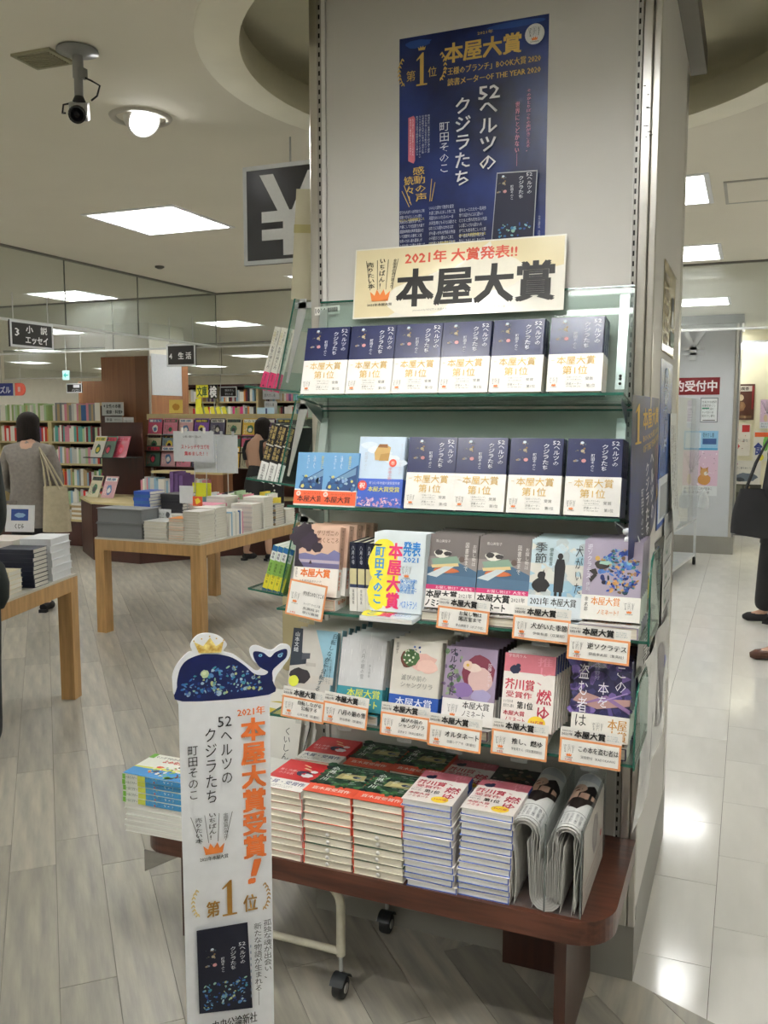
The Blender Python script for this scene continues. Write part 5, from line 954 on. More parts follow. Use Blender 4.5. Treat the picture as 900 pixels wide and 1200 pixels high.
# chain of white beads tied to the second shelf
t = thing('bead_chain', 'short chain of chunky white beads hanging at the right end of the second shelf', 'chain')
pts = [(-.288, 2.222, 1.305), (-.27, 2.222, 1.29), (-.268, 2.222, 1.268), (-.272, 2.222, 1.248), (-.258, 2.222, 1.236), (-.24, 2.222, 1.243)]
for k, p in enumerate(pts):
    if k == 0: continue
    MB().lathe([(0, -.0085), (.006, -.0085), (.0078, -.004), (.0078, .004), (.006, .0085), (0, .0085)], 10, M=T(*p) @ RZ(k*30) @ RX([0, 55, 5, 20, 80, 30][k]) @ RY([0, 50, 0, -15, 60, -10][k])).build('bead', mat('bead_white', srgb('ECEEF2'), rough=.25), t)
MB().tube([(-.3, 2.22, 1.312)]+pts+[(-.238, 2.225, 1.262), (-.25, 2.24, 1.29), (-.243, 2.3, 1.31)], .0016, 6).build('string', mat('clear_string', srgb('D9DCDC'), rough=.2), t)
# ============================================================ background shop fittings
OAK = mat('light_oak', srgb('A5804F'), rough=.4, var=.12, scale=5, stretch=(9, 9, .8), c2=srgb('B08A58')); TTOP = mat('table_top_grey', srgb('B9B6AC'), rough=.35, var=.03)
DKW = mat('dark_red_wood', srgb('3E1C14'), rough=.4, var=.15, scale=4, stretch=(6, 6, .8)); MAPLE = mat('maple_shelf', srgb('C9B98A'), rough=.45, var=.06); PINE = mat('column_veneer', srgb('84583A'), rough=.4, var=.08, scale=3, stretch=(8, 8, .5), c2=srgb('906442'))
def table(label, M, w, d, h, tag_=False):
    t = thing('book_table', label, 'table', M); MB().box((0, 0, h-.012), (w, d, h)).build('top', TTOP, t)
    MB().box((.0, .0, h-.09), (w, .022, h-.012)).build('apron', OAK, t); MB().box((.0, d-.022, h-.09), (w, d, h-.012)).build('apron', OAK, t)
    for x in (0, w-.022): MB().box((x, .022, h-.09), (x+.022, d-.022, h-.012)).build('apron', OAK, t)
    for x in (-.001, w-.079):
        for y in (-.001, d-.079): MB().box((x, y, 0), (x+.08, y+.08, h-.012)).build('leg', OAK, t)
    return t
table('light oak table stacked with white books in the middle distance', T(-4.36, 5.1, 0), .9, 1.52, .70)
O1 = Vector((-3.44, 3.87, 0)); TM1 = Matrix(((-.2725, .962, 0, O1.x), (-.962*1, -.2725, 0, O1.y), (0, 0, 1, 0), (0, 0, 0, 1)))
TM1 = T(O1.x, O1.y, 0) @ RZ(-74.2) ; TM1 = TM1 @ T(0, -1.2, 0) if False else T(O1.x, O1.y, 0) @ RZ(15.8) @ T(-1.1, -.96, 0)
t1 = table('light oak table at the left edge with navy and white stacks', TM1, 1.1, .96, .70)
# simple far books: one mesh each, a cover shell with the page block let in
FARM = {}
def far_mesh(hexc, pg='E4E1D6'):
    k = (hexc, pg)
    if k not in FARM:
        b = MB(); b.box((0, 0, 0), (1, 1, .06)); b.box((0, 0, .94), (1, 1, 1)); b.box((0, 0, .06), (1, .05, .94)); b.box((.02, .05, .06), (.98, .97, .94), 1); FARM[k] = b.mesh('book', [paper(hexc, .5), paper(pg, .8)])
    return FARM[k]
def far_book(M, hexc, label, group, pg='E4E1D6', nm='paperback'): o = link(nm, far_mesh(hexc, pg), None, M); return tag(o, label, 'book', group)
CN = {'E9E6DE': 'white', 'C9C9C6': 'pale grey', '8FA86A': 'green', 'A9C49A': 'pale green', 'C8342C': 'red', '7A2430': 'crimson', '2F5F9A': 'blue', '8FB4CC': 'light blue', 'E0C83A': 'yellow', 'D98A3A': 'orange', 'D88AA0': 'pink', '6A4A80': 'purple', '2A2A30': 'black', 'B9A078': 'tan', '7F8488': 'grey', '5FA8A0': 'teal', 'C83A78': 'magenta'}
PAL = list(CN) + ['E9E6DE', 'C9C9C6', 'E9E6DE', 'B9A078', 'E9E6DE', 'C9C9C6', 'A9C49A', '8FB4CC']*2
def spine_row(x0, x1, yf, z, place, group, h=(.17, .22), seed=0, d=.14, tmin=.014, tmax=.034, pal=None, gap=.0):
    r = random.Random(seed); x = x0; k = 0; pal = pal or PAL
    while x < x1-.02:
        t = r.uniform(tmin, tmax); c = r.choice(pal); hh = r.uniform(*h)
        if r.random() < gap: x += .03; continue
        # local: x width -> depth, y(spine at 0) ; stand with spine to the viewer
        M = T(x+t, yf, z) @ Matrix(((0, 0, -t, 0), (0, d, 0, 0), (hh, 0, 0, 0), (0, 0, 0, 1)))
        far_book(M, c, '%s %s spine, %s from the left on %s' % ('thick' if t > .03 else 'thin', CN[c], nth(k), place), group, nm='book'); x += t+.001; k += 1
FARB = {}
def stuff_row(x0, x1, yf, z, seed):
    r = random.Random(seed); x = x0
    while x < x1-.03: t = r.uniform(.028, .055); FARB.setdefault(r.choice(PAL), MB()).box((x, yf, z), (x+t-.002, yf+.15, z+r.uniform(.16, .22))); x += t
# ---- tall bookcase behind the grey-jacketed woman
def bookcase():
    t = thing('bookcase', 'tall pale wooden bookcase full of spines behind the woman in grey', 'bookcase'); y0, y1 = 8.8, 9.12; zs = [1.515, 1.255, .985, .71, .47]
    for z in zs: MB().box((-10.2, y0-.02, z-.022), (-7.33, y1, z)).build('shelf_board', MAPLE, t)
    for x in (-10.2, -9.05, -8.19): MB().box((x, y0-.01, .3), (x+.06, y1, 1.74 if x < -10 else 1.5)).build('upright', MAPLE, t)
    MB().box((-7.34, y0-.03, 0), (-7.2, y1+.02, 1.7)).build('end_panel', DKW, t); MB().box((-10.2, y1, .0), (-7.34, y1+.02, 1.7)).build('back_board', DKW, t); MB().box((-10.2, y0-.3, .0), (-7.2, y1, .3)).build('plinth', DKW, t); MB().box((-10.2, y0-.32, .3), (-7.2, y0-.0, .325)).build('ledge', MAPLE, t)
    rows = ['the top row', 'the second shelf', 'the third shelf', 'the fourth shelf', 'the fifth shelf']
    pals = [['E9E6DE', 'C9C9C6', 'E9E6DE', 'B9A078', '7F8488', 'D88AA0', 'E9E6DE', '2F5F9A'], ['7A2430', 'E9E6DE', 'C9C9C6', '2A2A30', 'C8342C', 'A9C49A', '5FA8A0', 'D88AA0'], None, None, None]
    for i, z in enumerate(zs):
        spine_row(-8.12, -7.36, y0+.01, z+.0005, rows[i]+' of the right bay', 'books in the tall bookcase', seed=i, h=(.19, .225) if i == 0 else (.16, .21), pal=pals[i], tmin=.02, tmax=.042)
        if i < 4: spine_row(-8.98, -8.2, y0+.01, z+.0005, rows[i]+' of the middle bay', 'books in the tall bookcase', seed=i+20, h=(.19, .225) if i == 0 else (.16, .21), tmin=.02, tmax=.042, pal=['8FA86A', 'A9C49A', 'E9E6DE', 'C9C9C6', 'A9C49A', 'E9E6DE', 'B9A078', '8FA86A'] if i == 0 else (['C8342C', 'C8342C', '6A4A80', 'E9E6DE', 'D98A3A'] if i == 1 else None))
    spine_row(-10.1, -9.1, y0+.01, zs[0]+.0005, 'the top row of the left bay', 'books in the tall bookcase', seed=40, h=(.19, .225), pal=['8FA86A', 'A9C49A', 'E9E6DE', 'C9C9C6'], tmin=.022, tmax=.045)
    for k, (x, c, wd) in enumerate(((-7.95, 'D6CCB0', .13), (-7.62, 'D9A0A0', .12), (-7.48, '9CB4CC', .12))):
        pass
bookcase()
for i, (x, n, cs) in enumerate(((-8.1, 4, ['E9E6DE', 'C9C9C6']), (-7.86, 3, ['E9E6DE', '8FB4CC']), (-7.62, 7, ['E9E6DE', 'B9A078']), (-7.42, 6, ['E0C83A', 'C9C9C6']))):
    for k in range(n): far_book(T(x, 8.52, .3255+k*.028) @ RZ(rnd.uniform(-6, 6)) @ SC(.19, .24, .027), cs[k % 2], 'book lying on the bookcase ledge, %s pile from the left, %s' % (nth(i), 'topmost' if k == n-1 else nth(n-1-k)+' from the top'), 'books lying on the bookcase ledge')
def board(name, lab, cat, x0, z0, x1, z1, y, m, art=None, th=.006, group=None, rz=0, M=None):
    w, h = x1-x0, z1-z0; t = thing(name, lab, cat, M if M is not None else T(x0, y, z0) @ RZ(rz) @ RX(90), group); MB().box((0, 0, -th), (w, h, 0)).build('panel', m, t)
    if art: A = Art(); art(A, w, h); A.build('print', t, T(0, 0, .0005))
    return t
SG = paper('B4B6B6', .5)
def g1(A, W, H): A.txt('女性の本棚', W*.2, H*.56, W*.88, H*.86, '222222', bold=.03); A.txt('健康・料理', W*.2, H*.14, W*.88, H*.42, '222222', bold=.03); A.poly([(W*.08, H*.72), (W*.15, H*.6), (W*.15, H*.84)], '222222'); A.poly([(W*.97, H*.28), (W*.9, H*.4), (W*.9, H*.16)], '222222')
def g2(A, W, H):
    for k in range(4): A.txt(['健康', '料理', '美容', '手芸'][k], W*.1, H*(.06+k*.24), W*.42, H*(.2+k*.24), '333333', bold=.03); A.lines(W*.55, H*(.06+k*.24), W*.95, H*(.2+k*.24), 1, '555555', 4)
board('aisle_sign', 'grey sign with two black arrows on the bookcase end panel', 'sign', -7.3, 1.58, -6.98, 1.74, 8.75, SG, g1)
board('aisle_sign', 'grey category list sign beneath the arrow sign', 'sign', -7.26, 1.33, -7.0, 1.565, 8.75, SG, g2); board('notice', 'white notice right of the grey category list', 'notice', -6.98, 1.29, -6.83, 1.56, 8.74, paper('DFE1E1'), lambda A, W, H: A.lines(W*.1, H*.1, W*.9, H*.9, 6, '55585A', 6))
# ---- magazine unit around the veneered pillar
def unit():
    t = thing('magazine_unit', 'dark red wooden magazine fixture round the foot of the veneered pillar', 'shelf unit')
    MB().prism([(-7.19, 8.2), (-6.63, 7.73), (-5.98, 7.69), (-5.4, 8.55), (-4.7, 8.9), (-4.7, 9.3), (-7.19, 9.3)], 0, .62).build('base', DKW, t)
    MB().prism([(-7.19, 8.18), (-6.63, 7.71), (-5.97, 7.67), (-5.39, 8.53), (-4.68, 8.88), (-4.68, 9.3), (-7.19, 9.3)], .62, .645).build('counter', MAPLE, t)
    MB().box((-6.75, 9.05, .645), (-4.7, 9.1, 1.6)).build('rack_back', DKW, t); MB().box((-6.78, 8.93, 1.53), (-4.7, 9.12, 1.6)).build('top_rail', MAPLE, t)
    MB().box((-6.3, 8.35, .93), (-5.35, 8.6, .955)).build('step_counter', MAPLE, t); MB().box((-6.05, 8.36, .66), (-5.35, 8.56, .93)).build('step_panel', PINE, t)
    for k in range(3): MB().box((-6.75, 8.86-k*.03, 1.33-k*.185), (-4.72, 9.05, 1.345-k*.185)).build('rack_tier', DKW, t)
    MB().box((-7.18, 8.25, 1.09), (-6.6, 8.6, 1.1)).build('wire_shelf', BLACK, t); MB().box((-7.18, 8.6, .64), (-6.6, 8.62, 1.5)).build('side_back', DKW, t)
unit()
MAGC = ['C8506E', 'D8D6D0', '5A2A6A', 'C9C2A2', '7A4AA0', 'D9849A', '4A6A5A', 'B03A50', '8AA0A8', 'E0B84A', '55506A', 'CFA0A8']
def mag_art(k):
    r = random.Random(k); c1, c2 = r.sample(['E9E4DC', 'C8344A', 'E0C84A', '2A2A30', '3A6A4A', 'D8708A', '5A7AA8', 'F2F0EA'], 2)
    A = Art(); A.rect(.01, .2, .19, .245, c1); A.txt(['暮らし', '料理', '手芸', 'レシピ', '編物', '健康'][k % 6], .02, .206, .17, .238, c2, bold=.04); A.blob(.1, .1, .05, .07, c2, k, 14, .3); A.blob(.1, .09, .03, .04, c1, k+3, 10, .3); A.lines(.015, .02, .07, .16, 2, c1, 6, True, k); return A
MAGS = []
for k in range(12):
    r = thing('magazine', 'x', 'magazine', None, 'magazines shown face out'); MB().box((0, 0, -.006), (.2, .26, 0)).build('cover', paper(MAGC[k], .3), r); mag_art(k).build('cover_print', r); MAGS.append(r)
def mag(k, M, lab, group): return copy_tree(MAGS[k % 12], M, lab, group)
for row in range(3):
    for k in range(9):
        x = -6.74+k*.22; z = 1.345-row*.185; 
        mag(k*5+row*3+k//2, T(x, 8.89-row*.03, z+.001) @ RX(82) @ SC(1, .78 if row < 2 else .95, 1), 'magazine cover, %s from the left in the %s rack tier' % (nth(k), ['top', 'middle', 'bottom'][row]), 'magazines in the tiered rack')
for k, (x, y, z, a, n) in enumerate(((-7.12, 8.3, 1.101, -12, 'white'), (-6.96, 8.28, 1.101, -8, 'green'), (-6.8, 8.3, 1.101, -4, 'red'), (-7.1, 8.2, .646, -14, 'pale green'), (-6.86, 8.15, .646, -8, 'brown'))):
    mag([1, 6, 7, 3, 11][k], T(x, y, z) @ RZ(a) @ RX(68), '%s magazine leaning on the fixture end, %s' % (n, 'upper wire shelf' if k < 3 else 'counter level'), 'magazines leaning on the fixture end')
for r in MAGS: kill(r)
spine_row(-6.35, -5.5, 8.22, .646, 'the counter before the magazine fixture', 'books along the fixture counter', seed=61, h=(.2, .25), d=.17, tmin=.02, tmax=.035, pal=['E9E6DE', '8FB4CC', 'C9C9C6', '8FB4CC', 'D88AA0'])
# veneered pillar with paper
t = tag(link('wall_pillar', None, None, Matrix()), None, None, None, 'structure')
MB().box((-7.5, 9.0, 0), (-6.77, 9.8, 2.3)).build('veneer', PINE, t); MB().box((-7.46, 9.04, 2.3), (-6.8, 9.76, CZ)).build('painted_head', WALLM, t); MB().tube([(-6.765, 8.99, .6), (-6.765, 8.99, 2.3)], .016, 10).build('corner_tube', CHROME, t); MB().box((-6.98, 8.99, .6), (-6.785, 9.0, 2.3)).build('edge_strip', mat('veneer_dark', srgb('6E4526'), rough=.4), t)
MB().box((at(92, 460, 12.5).x, 12.5, 1.7), (-10.3, 12.55, 2.18)).build('far_veneer', PINE, t)
board('blank_paper', 'square white paper sheet on the veneered pillar', 'paper', 0, 0, .62, .5, 0, paper('C9CCD0', .3), M=T(-6.765, 9.03, 1.83) @ RZ(90) @ RX(90))
board('postcard', 'small yellow card with a cat drawing at the pillar foot', 'card', 0, 0, .16, .16, 0, paper('D9C060'), lambda A, W, H: A.blob(W*.5, H*.45, W*.3, H*.3, 'B8862E', 4), M=T(-6.5, 9.0, 1.61) @ RZ(30) @ RX(85))
# ---- far bookcases
def far_case(lab, x0, x1, y, zs, seed, place, lim):
    t = thing('bookcase', lab, 'bookcase'); ztop = zs[0]+.3
    MB().box((x0, y+.3, 0), (x1, y+.33, ztop)).build('back_board', DKW, t); MB().box((x0, y-.0, zs[0]+.26), (x1, y+.33, ztop)).build('crown_board', DKW, t)
    for x in (x0, (x0+x1)/2, x1-.04): MB().box((x, y, 0), (x+.04, y+.32, zs[0]+.28)).build('upright', MAPLE if x != x0 else DKW, t)
    for z in zs: MB().box((x0+.04, y, z-.025), (x1-.04, y+.3, z)).build('shelf_board', MAPLE, t)
    for i, z in enumerate(zs[:lim]): stuff_row(x0+.06, (x0+x1)/2-.02, y+.02, z+.0005, seed+i); stuff_row((x0+x1)/2+.05, x1-.06, y+.02, z+.0005, seed+i+5)
far_case('distant dark-framed bookcase left of the column, beyond the black-dressed woman', -7.75, -5.6, 13.5, [1.83, 1.55, 1.25, .95], 100, 'the distant case behind the woman', 2)
far_case('distant bookcase with yellow boards beside the veneered pillar', -9.6, -7.9, 13.5, [1.83, 1.55, 1.25], 130, 'the distant yellow-topped case', 2)
q = MB(); ms = []
for c, b in FARB.items(): q.add(b.v, b.f, len(ms)); ms.append(paper(c))
tag(q.build('distant_books', ms), 'rows of small distant books filling the two far dark bookcases', 'books', None, 'stuff')
def g3(A, W, H): A.lines(W*.1, H*.55, W*.9, H*.9, 1, '222222', 5); A.lines(W*.1, H*.15, W*.9, H*.45, 1, '222222', 5)
board('aisle_sign', 'pale grey sign on top of the distant dark case', 'sign', -7.78, 1.86, -7.45, 2.1, 13.45, SG, g3); board('aisle_sign', 'lower pale grey sign on the distant dark case', 'sign', -7.75, 1.62, -7.5, 1.83, 13.45, SG, g3)
for x_ in (-8.98, -8.74): MB().box((x_, 13.41, 1.5), (x_+.015, 13.42, 1.95)).build('sign_post', STEEL, [o for o in S.objects if o.name == 'bookcase.002'][0])
board('price_board', 'bright yellow board over the distant yellow-topped case', 'sign', -9.1, 1.9, -8.85, 2.12, 13.4, paper('E0D83A'), lambda A, W, H: A.txt('文庫', W*.1, H*.1, W*.9, H*.9, '3A5A2A', bold=.04)); board('price_board', 'black board with white character over the yellow-topped case', 'sign', -8.83, 1.88, -8.66, 2.12, 13.4, BLACK, lambda A, W, H: A.txt('検', W*.1, H*.1, W*.9, H*.9, 'E9E9E9', bold=.04))
board('banner_flag', 'long bright yellow strip hanging beside the pillar', 'banner', -9.1, 1.45, -8.98, 1.88, 13.38, paper('E6E03A'))
for k in range(5): board('booklet', 'yellow leaning booklet, %s of five by the pillar' % nth(k), 'booklet', -8.9+k*.1, 1.58, -8.82+k*.1, 1.75, 13.3, paper('D9D23A'), M=T(-8.95+k*.12, 13.3, 1.56) @ RY(-20) @ RX(85) , group='yellow leaning booklets')
board('wall_calendar', 'white and light blue poster with a red book on the distant case', 'poster', -7.75, 1.45, -7.42, 1.72, 13.2, paper('B9D6E6'), lambda A, W, H: (A.rect(W*.55, H*.3, W*.95, H*.6, 'B02A3A'), A.rect(W*.5, H*.5, W*.6, H*.95, '2A3A6A')))
# ---- stacks on the middle table, surveyed front edges
def pile(px0, px1, yf, z0, n, t, d, cols, lab, group, rz=0, spine=False, pg='E4E1D6'):
    xa, xb = at(px0, 633, yf).x, at(px1, 633, yf).x
    for k in range(n):
        c = cols[k % len(cols)]; jx, jy = rnd.uniform(-.004, .004), rnd.uniform(-.004, .004)
        M = T((xa+xb)/2+jx, yf+d/2+jy, z0+k*t*1.02) @ RZ(rz+rnd.uniform(-2, 2)+(0 if spine else 180)) @ SC(xb-xa, d, t) @ T(-.5, -.5, 0)
        far_book(M, c, '%s, %s' % (lab, 'topmost' if k == n-1 else 'bottom one' if k == 0 else nth(n-1-k)+' from the top'), group, pg)
G = 'books piled on the middle table'; TZ = .7005; W_ = 'E9E6DE'
pile(113, 166, 5.12, TZ, 2, .105, .2, ['6F7274'], 'thick grey catalogue at the table left corner', G, pg='6F7274'); pile(150, 178, 5.36, TZ, 8, .02, .2, [W_, 'D9D8D2'], 'white paperback behind the grey catalogues', G)
pile(168, 196, 5.13, TZ, 6, .022, .2, [W_, 'C9C9C6'], 'white book right of the grey catalogues', G); pile(197, 214, 5.13, TZ, 8, .02, .19, [W_, 'D98A3A', W_], 'cream book left of the tall white stacks', G)
pile(214, 234, 5.14, TZ, 12, .0175, .21, [W_, 'DCDAD4'], 'white book in the tall stack at the near table corner', G); 
pile(158, 176, 5.62, TZ+.0, 12, .024, .2, ['2F5F9A', '2A4FA8'], 'bright blue book in the blue stack', G, spine=True); pile(190, 214, 5.72, TZ+.0, 4, .03, .2, ['C9D6E0'], 'pale blue bulky book under the black ones', G)
pile(190, 214, 5.72, TZ+.124, 6, .024, .2, ['2A2A30'], 'black-spined book in the black stack', G, spine=True); pile(222, 250, 5.6, TZ, 8, .026, .2, [W_, 'D88AA0', W_], 'white and pink book in the centre stack', G)
for i, (u, n, cols, nm) in enumerate(((.24, 12, [W_, W_], 'lilac-edged'), (.74, 11, [W_, 'DAD9D4'], 'plain white'), (.92, 13, [W_], 'ivory'), (1.1, 9, ['B9A078', 'C9C9C6', '7F8488'], 'brown and grey'), (1.28, 6, [W_], 'low white'))):
    for k in range(n): far_book(T(-3.67, 5.1+u, TZ+k*.0185) @ RZ(rnd.uniform(-2, 2)+2) @ SC(.18, .165, .018), cols[k % len(cols)], '%s book along the table right edge, %s' % (nm, 'topmost' if k == n-1 else 'bottom one' if k == 0 else nth(n-1-k)+' from the top'), G)
for i, (x, u, n, c) in enumerate(((-4.3, .9, 7, ['5FA8A0', W_]), (-4.0, 1.2, 9, [W_, '8FB4CC']), (-3.9, .75, 12, [W_, 'D9D8D2']), (-4.1, .5, 6, ['6A4A80', W_]))):
    for k in range(n): far_book(T(x, 5.1+u, TZ+k*.021) @ RZ(rnd.uniform(-3, 3)) @ SC(.17, .2, .02), c[k % 2], 'book in the %s inner pile of the middle table, %s' % (nth(i), 'topmost' if k == n-1 else 'bottom one' if k == 0 else nth(n-1-k)+' from the top'), G)
for k in range(10): far_book(T(-3.48, 5.535+k*.0185, TZ) @ RZ(90) @ Matrix(((0, 0, -.018, 0), (0, .14, 0, 0), (.165+.01*(k % 3), 0, 0, 0), (0, 0, 0, 1))), ['E9E6DE', '8FB4CC', 'E9E6DE', 'E9E6DE', 'C9C9C6', 'E9E6DE', 'E9E6DE', '2F5F9A', 'E9E6DE', 'D88AA0'][k], 'slim upright book at the table right edge, %s from the near corner' % nth(k), 'upright slim books on the middle table')
for k in range(3): far_book(T(-5.75+k*.06, 8.0, .646) @ RZ(-8) @ Matrix(((0, 0, -.05, 0), (0, .2, 0, 0), (.33-.02*k, 0, 0, 0), (0, 0, 0, 1))), '6A4A80', 'purple upright box book on the fixture counter, %s from left' % nth(k), 'purple box books')
spine_row(-4.25, -3.55, 6.3, TZ, 'the rear of the middle table', G, seed=77, h=(.2, .26), tmin=.018, tmax=.032, pal=['E9E6DE', 'C9C9C6', '8FB4CC', 'E0C83A', 'D88AA0', '2A2A30', 'A9C49A'])
def clipboard(lab, x0, z0, x1, z1, y, art=None):
    t = board('notice', lab, 'notice', x0, z0, x1, z1, y, paper('D6DADC', .35), art); w, h = x1-x0, z1-z0
    MB().tube([(w*.5, .0-(z0-TZ), -.012), (w*.5, h, -.012)], .004, 8).build('rod', STEEL, t); MB().lathe([(0, 0), (.05, 0), (.05, .006), (0, .008)], 20, M=T(w*.5, -(z0-TZ), -.012) @ RX(-90)).build('rod_base', STEEL, t)
    for f in (.2, .75): MB().box((w*f, h-.015, -.004), (w*f+.02, h+.03, .004)).build('clip', WHITE if art else STEEL, t)
clipboard('white paper with red handwriting clipped to a rod on the middle table', -4.409, 1.2, -4.02, 1.45, 6.15, lambda A, W, H: (A.txt('50冊の棚から選んだ', W*.25, H*.78, W*.7, H*.86, '2A2A2A'), A.txt('ストレッチやヨガを', W*.2, H*.42, W*.9, H*.56, 'C8404A', bold=.02), A.txt('集めました！！', W*.28, H*.2, W*.85, H*.34, 'C8404A', bold=.02)))
clipboard('blank white board behind the handwritten paper, left half', -4.25, 1.11, -4.045, 1.425, 6.22); clipboard('blank white board on the middle table, right half', -4.04, 1.11, -3.84, 1.42, 6.22)
t = board('notice', 'small blank white card standing among the black books', 'notice', -3.9, .93, -3.78, 1.06, 5.5, paper('D9DCDE')); MB().tube([(.06, .1, -.01), (.06, -.229, -.01)], .003, 6).build('rod', STEEL, t)
t = board('price_tag', 'small red and yellow star-shaped tag on a rod', 'tag', -3.75, .92, -3.67, .99, 5.45, paper('D8582E'), lambda A, W, H: A.blob(W*.5, H*.5, W*.4, H*.4, 'E9D03A', 3, 10, .5)); MB().tube([(.04, .05, -.01), (.04, -.219, -.01)], .003, 6).build('rod', STEEL, t)
board('booklet', 'bright yellow booklet leaning behind the black stack', 'booklet', -4.3, .905, -4.12, 1.02, 6.25, paper('E3E02E'))
board('cart_sign', 'white printed label leaning on the grey catalogues', 'label', -4.06, .8, -3.86, .9, 5.33, paper('E3E5E6'), lambda A, W, H: (A.blob(W*.15, H*.4, W*.1, H*.2, '2A3A8A', 2), A.lines(W*.3, H*.2, W*.75, H*.8, 2, '333333', 7), A.blob(W*.87, H*.6, W*.1, H*.25, '55585C', 3)))
# ---- stacks on the left table (in its own frame: x to the right, y away)
def t1pile(x, y, n, t, w, d, col, lab, rz=0, spine=False, pg='E4E1D6', z=.7005):
    for k in range(n): far_book(TM1 @ T(x+rnd.uniform(-.003, .003), y+rnd.uniform(-.003, .003), z+k*t*1.02) @ RZ(rz+rnd.uniform(-1.5, 1.5)) @ SC(w, d, t) @ T(-.5, -.5, 0), col[k % len(col)], '%s on the left table, %s' % (lab, 'topmost' if k == n-1 else 'bottom one' if k == 0 else nth(n-1-k)+' from the top'), 'books piled on the left table', pg)
t1pile(1.0, .82, 6, .037, .17, .23, ['DDDFE2'], 'bulky white book', pg='D9DBDE'); t1pile(.98, .6, 9, .0215, .2, .15, ['141A2E'], 'navy hardback with white pages', rz=0)
t1pile(.97, .4, 5, .022, .16, .13, ['D9CDB0'], 'cream pocket book'); t1pile(.78, .82, 7, .03, .19, .24, ['E3D9D2', 'DDD6CC'], 'cream picture book behind the navy stack')
for k in range(4): far_book(TM1 @ T(.9+k*.03, .15, .7005) @ Matrix(((0, 0, .026, 0), (0, .15, 0, 0), (.19, 0, 0, 0), (0, 0, 0, 1))), ['E9E6DE', '2A2A30', 'E9E6DE', 'C9C9C6'][k], 'upright book at the near end of the left table, %s from the right' % nth(3-k), 'upright books on the left table')
t = board('notice', 'small white card with a blue whale picture standing on the left table', 'notice', 0, 0, .17, .15, 0, paper('E3E4E6', .3), lambda A, W, H: (A.rect(W*.2, H*.42, W*.8, H*.85, '2A4A90'), A.blob(W*.5, H*.62, W*.22, H*.1, '8FB0D0', 3), A.txt('くじら', W*.35, H*.12, W*.65, H*.3, '2A2A2A', bold=.03)), M=T(-3.83, 3.75, .93) @ RZ(15) @ RX(82))
# ============================================================ hanging signs
def hang(lab, x0, z0, x1, z1, y, m, art, rods=(.1, .9), top=CZ, M=None, edge=True, name='hanging_sign'):
    w, h = x1-x0, z1-z0; t = thing(name, lab, 'sign', M if M is not None else T(x0, y, z0) @ RX(90)); MB().box((0, 0, -.015), (w, h, .0)).build('panel', m, t); A = Art()
    if edge: A.frame(0, 0, w, h, .018*min(1, h*5), 'D9DCDE')
    art(A, w, h); A.build('sign_print', t, T(0, 0, .0005))
    for r in rods: MB().tube([(w*r, h, -.008), (w*r, top-z0, -.008)], .004, 6).build('rod', mat('rod_white', srgb('B9BAB6'), rough=.4), t)
SB = mat('sign_black', srgb('1A1716'), rough=.35)
def yen(A, W, H):
    c = 'E6E7E8'; X = W*.56
    A.poly([(W*.2, H*.9), (W*.36, H*.9), (X, H*.5), (X-W*.0, H*.42), (X-W*.09, H*.42)], c); A.poly([(W*.92, H*.9), (W*.76, H*.9), (X-.0, H*.5), (X, H*.42), (X+W*.07, H*.42)], c)
    A.rect(X-W*.09, H*.08, X+W*.07, H*.5, c); A.rect(W*.22, H*.42, W*.9, H*.53, c); A.rect(W*.22, H*.24, W*.9, H*.35, c)
hang('large black and white yen sign hanging left of the column', -2.0, 2.2, -1.6, 2.6, 3.32, SB, yen, rods=(.55,))
hang('black aisle sign 3 hanging under the left glass baffle', 0, 0, .4, .18, 0, SB, lambda A, W, H: (A.txt('3', W*.11, H*.42, W*.2, H*.7, 'F2F2F2', bold=.02), A.txt('小　説', W*.36, H*.56, W*.85, H*.84, 'F2F2F2', bold=.03), A.txt('エッセイ', W*.34, H*.16, W*.86, H*.44, 'F2F2F2', bold=.03)), top=.36, M=T(-4.59, 4.615, 2.035) @ RZ(90) @ RX(90))
hang('black aisle sign 4 hanging under the corner of the glass baffle', -5.157, 2.04, -4.83, 2.25, 7.12, SB, lambda A, W, H: A.txt('4　生 活', W*.1, H*.32, W*.85, H*.62, 'F2F2F2', bold=.03), top=2.5)
hang('small black aisle sign beyond the baffle at left', -8.95, 1.9, -8.68, 2.03, 10., SB, lambda A, W, H: (A.rect(W*.45, H*.55, W*.85, H*.85, 'D9DCE0'), A.txt('パソコン', W*.35, H*.12, W*.85, H*.42, 'D9DCE0')), rods=(.97,))
hang('small black aisle sign right of the veneered pillar', -7.0, 1.84, -6.72, 1.99, 10.9, SB, lambda A, W, H: (A.lines(W*.3, H*.5, W*.85, H*.8, 1, 'D9DCE0', 4), A.lines(W*.3, H*.15, W*.85, H*.45, 1, 'D9DCE0', 5)), rods=(.03,))
hang('green and white exit sign with an arrow hanging far back', -8.97, 2.08, -8.85, 2.21, 9.95, paper('BFE6E6'), lambda A, W, H: (A.poly([(W*.15, H*.5), (W*.5, H*.8), (W*.5, H*.2)], '2FA8A0'), A.rect(W*.45, H*.42, W*.85, H*.58, '2FA8A0')), rods=(.5,), edge=False)
hang('navy hanging sign with white katakana cut by the left edge', -10.35, 1.87, -9.93, 2.05, 9.98, paper('1C2A78'), lambda A, W, H: A.txt('パズル', W*.2, H*.2, W*.92, H*.75, 'D9DCE6', bold=.03), rods=(.5,), edge=False)
t = thing('letter_sign', 'coral red capital letter D hanging beside the navy sign', 'sign', T(-9.88, 9.98, 1.87) @ RX(90)); A = Art()
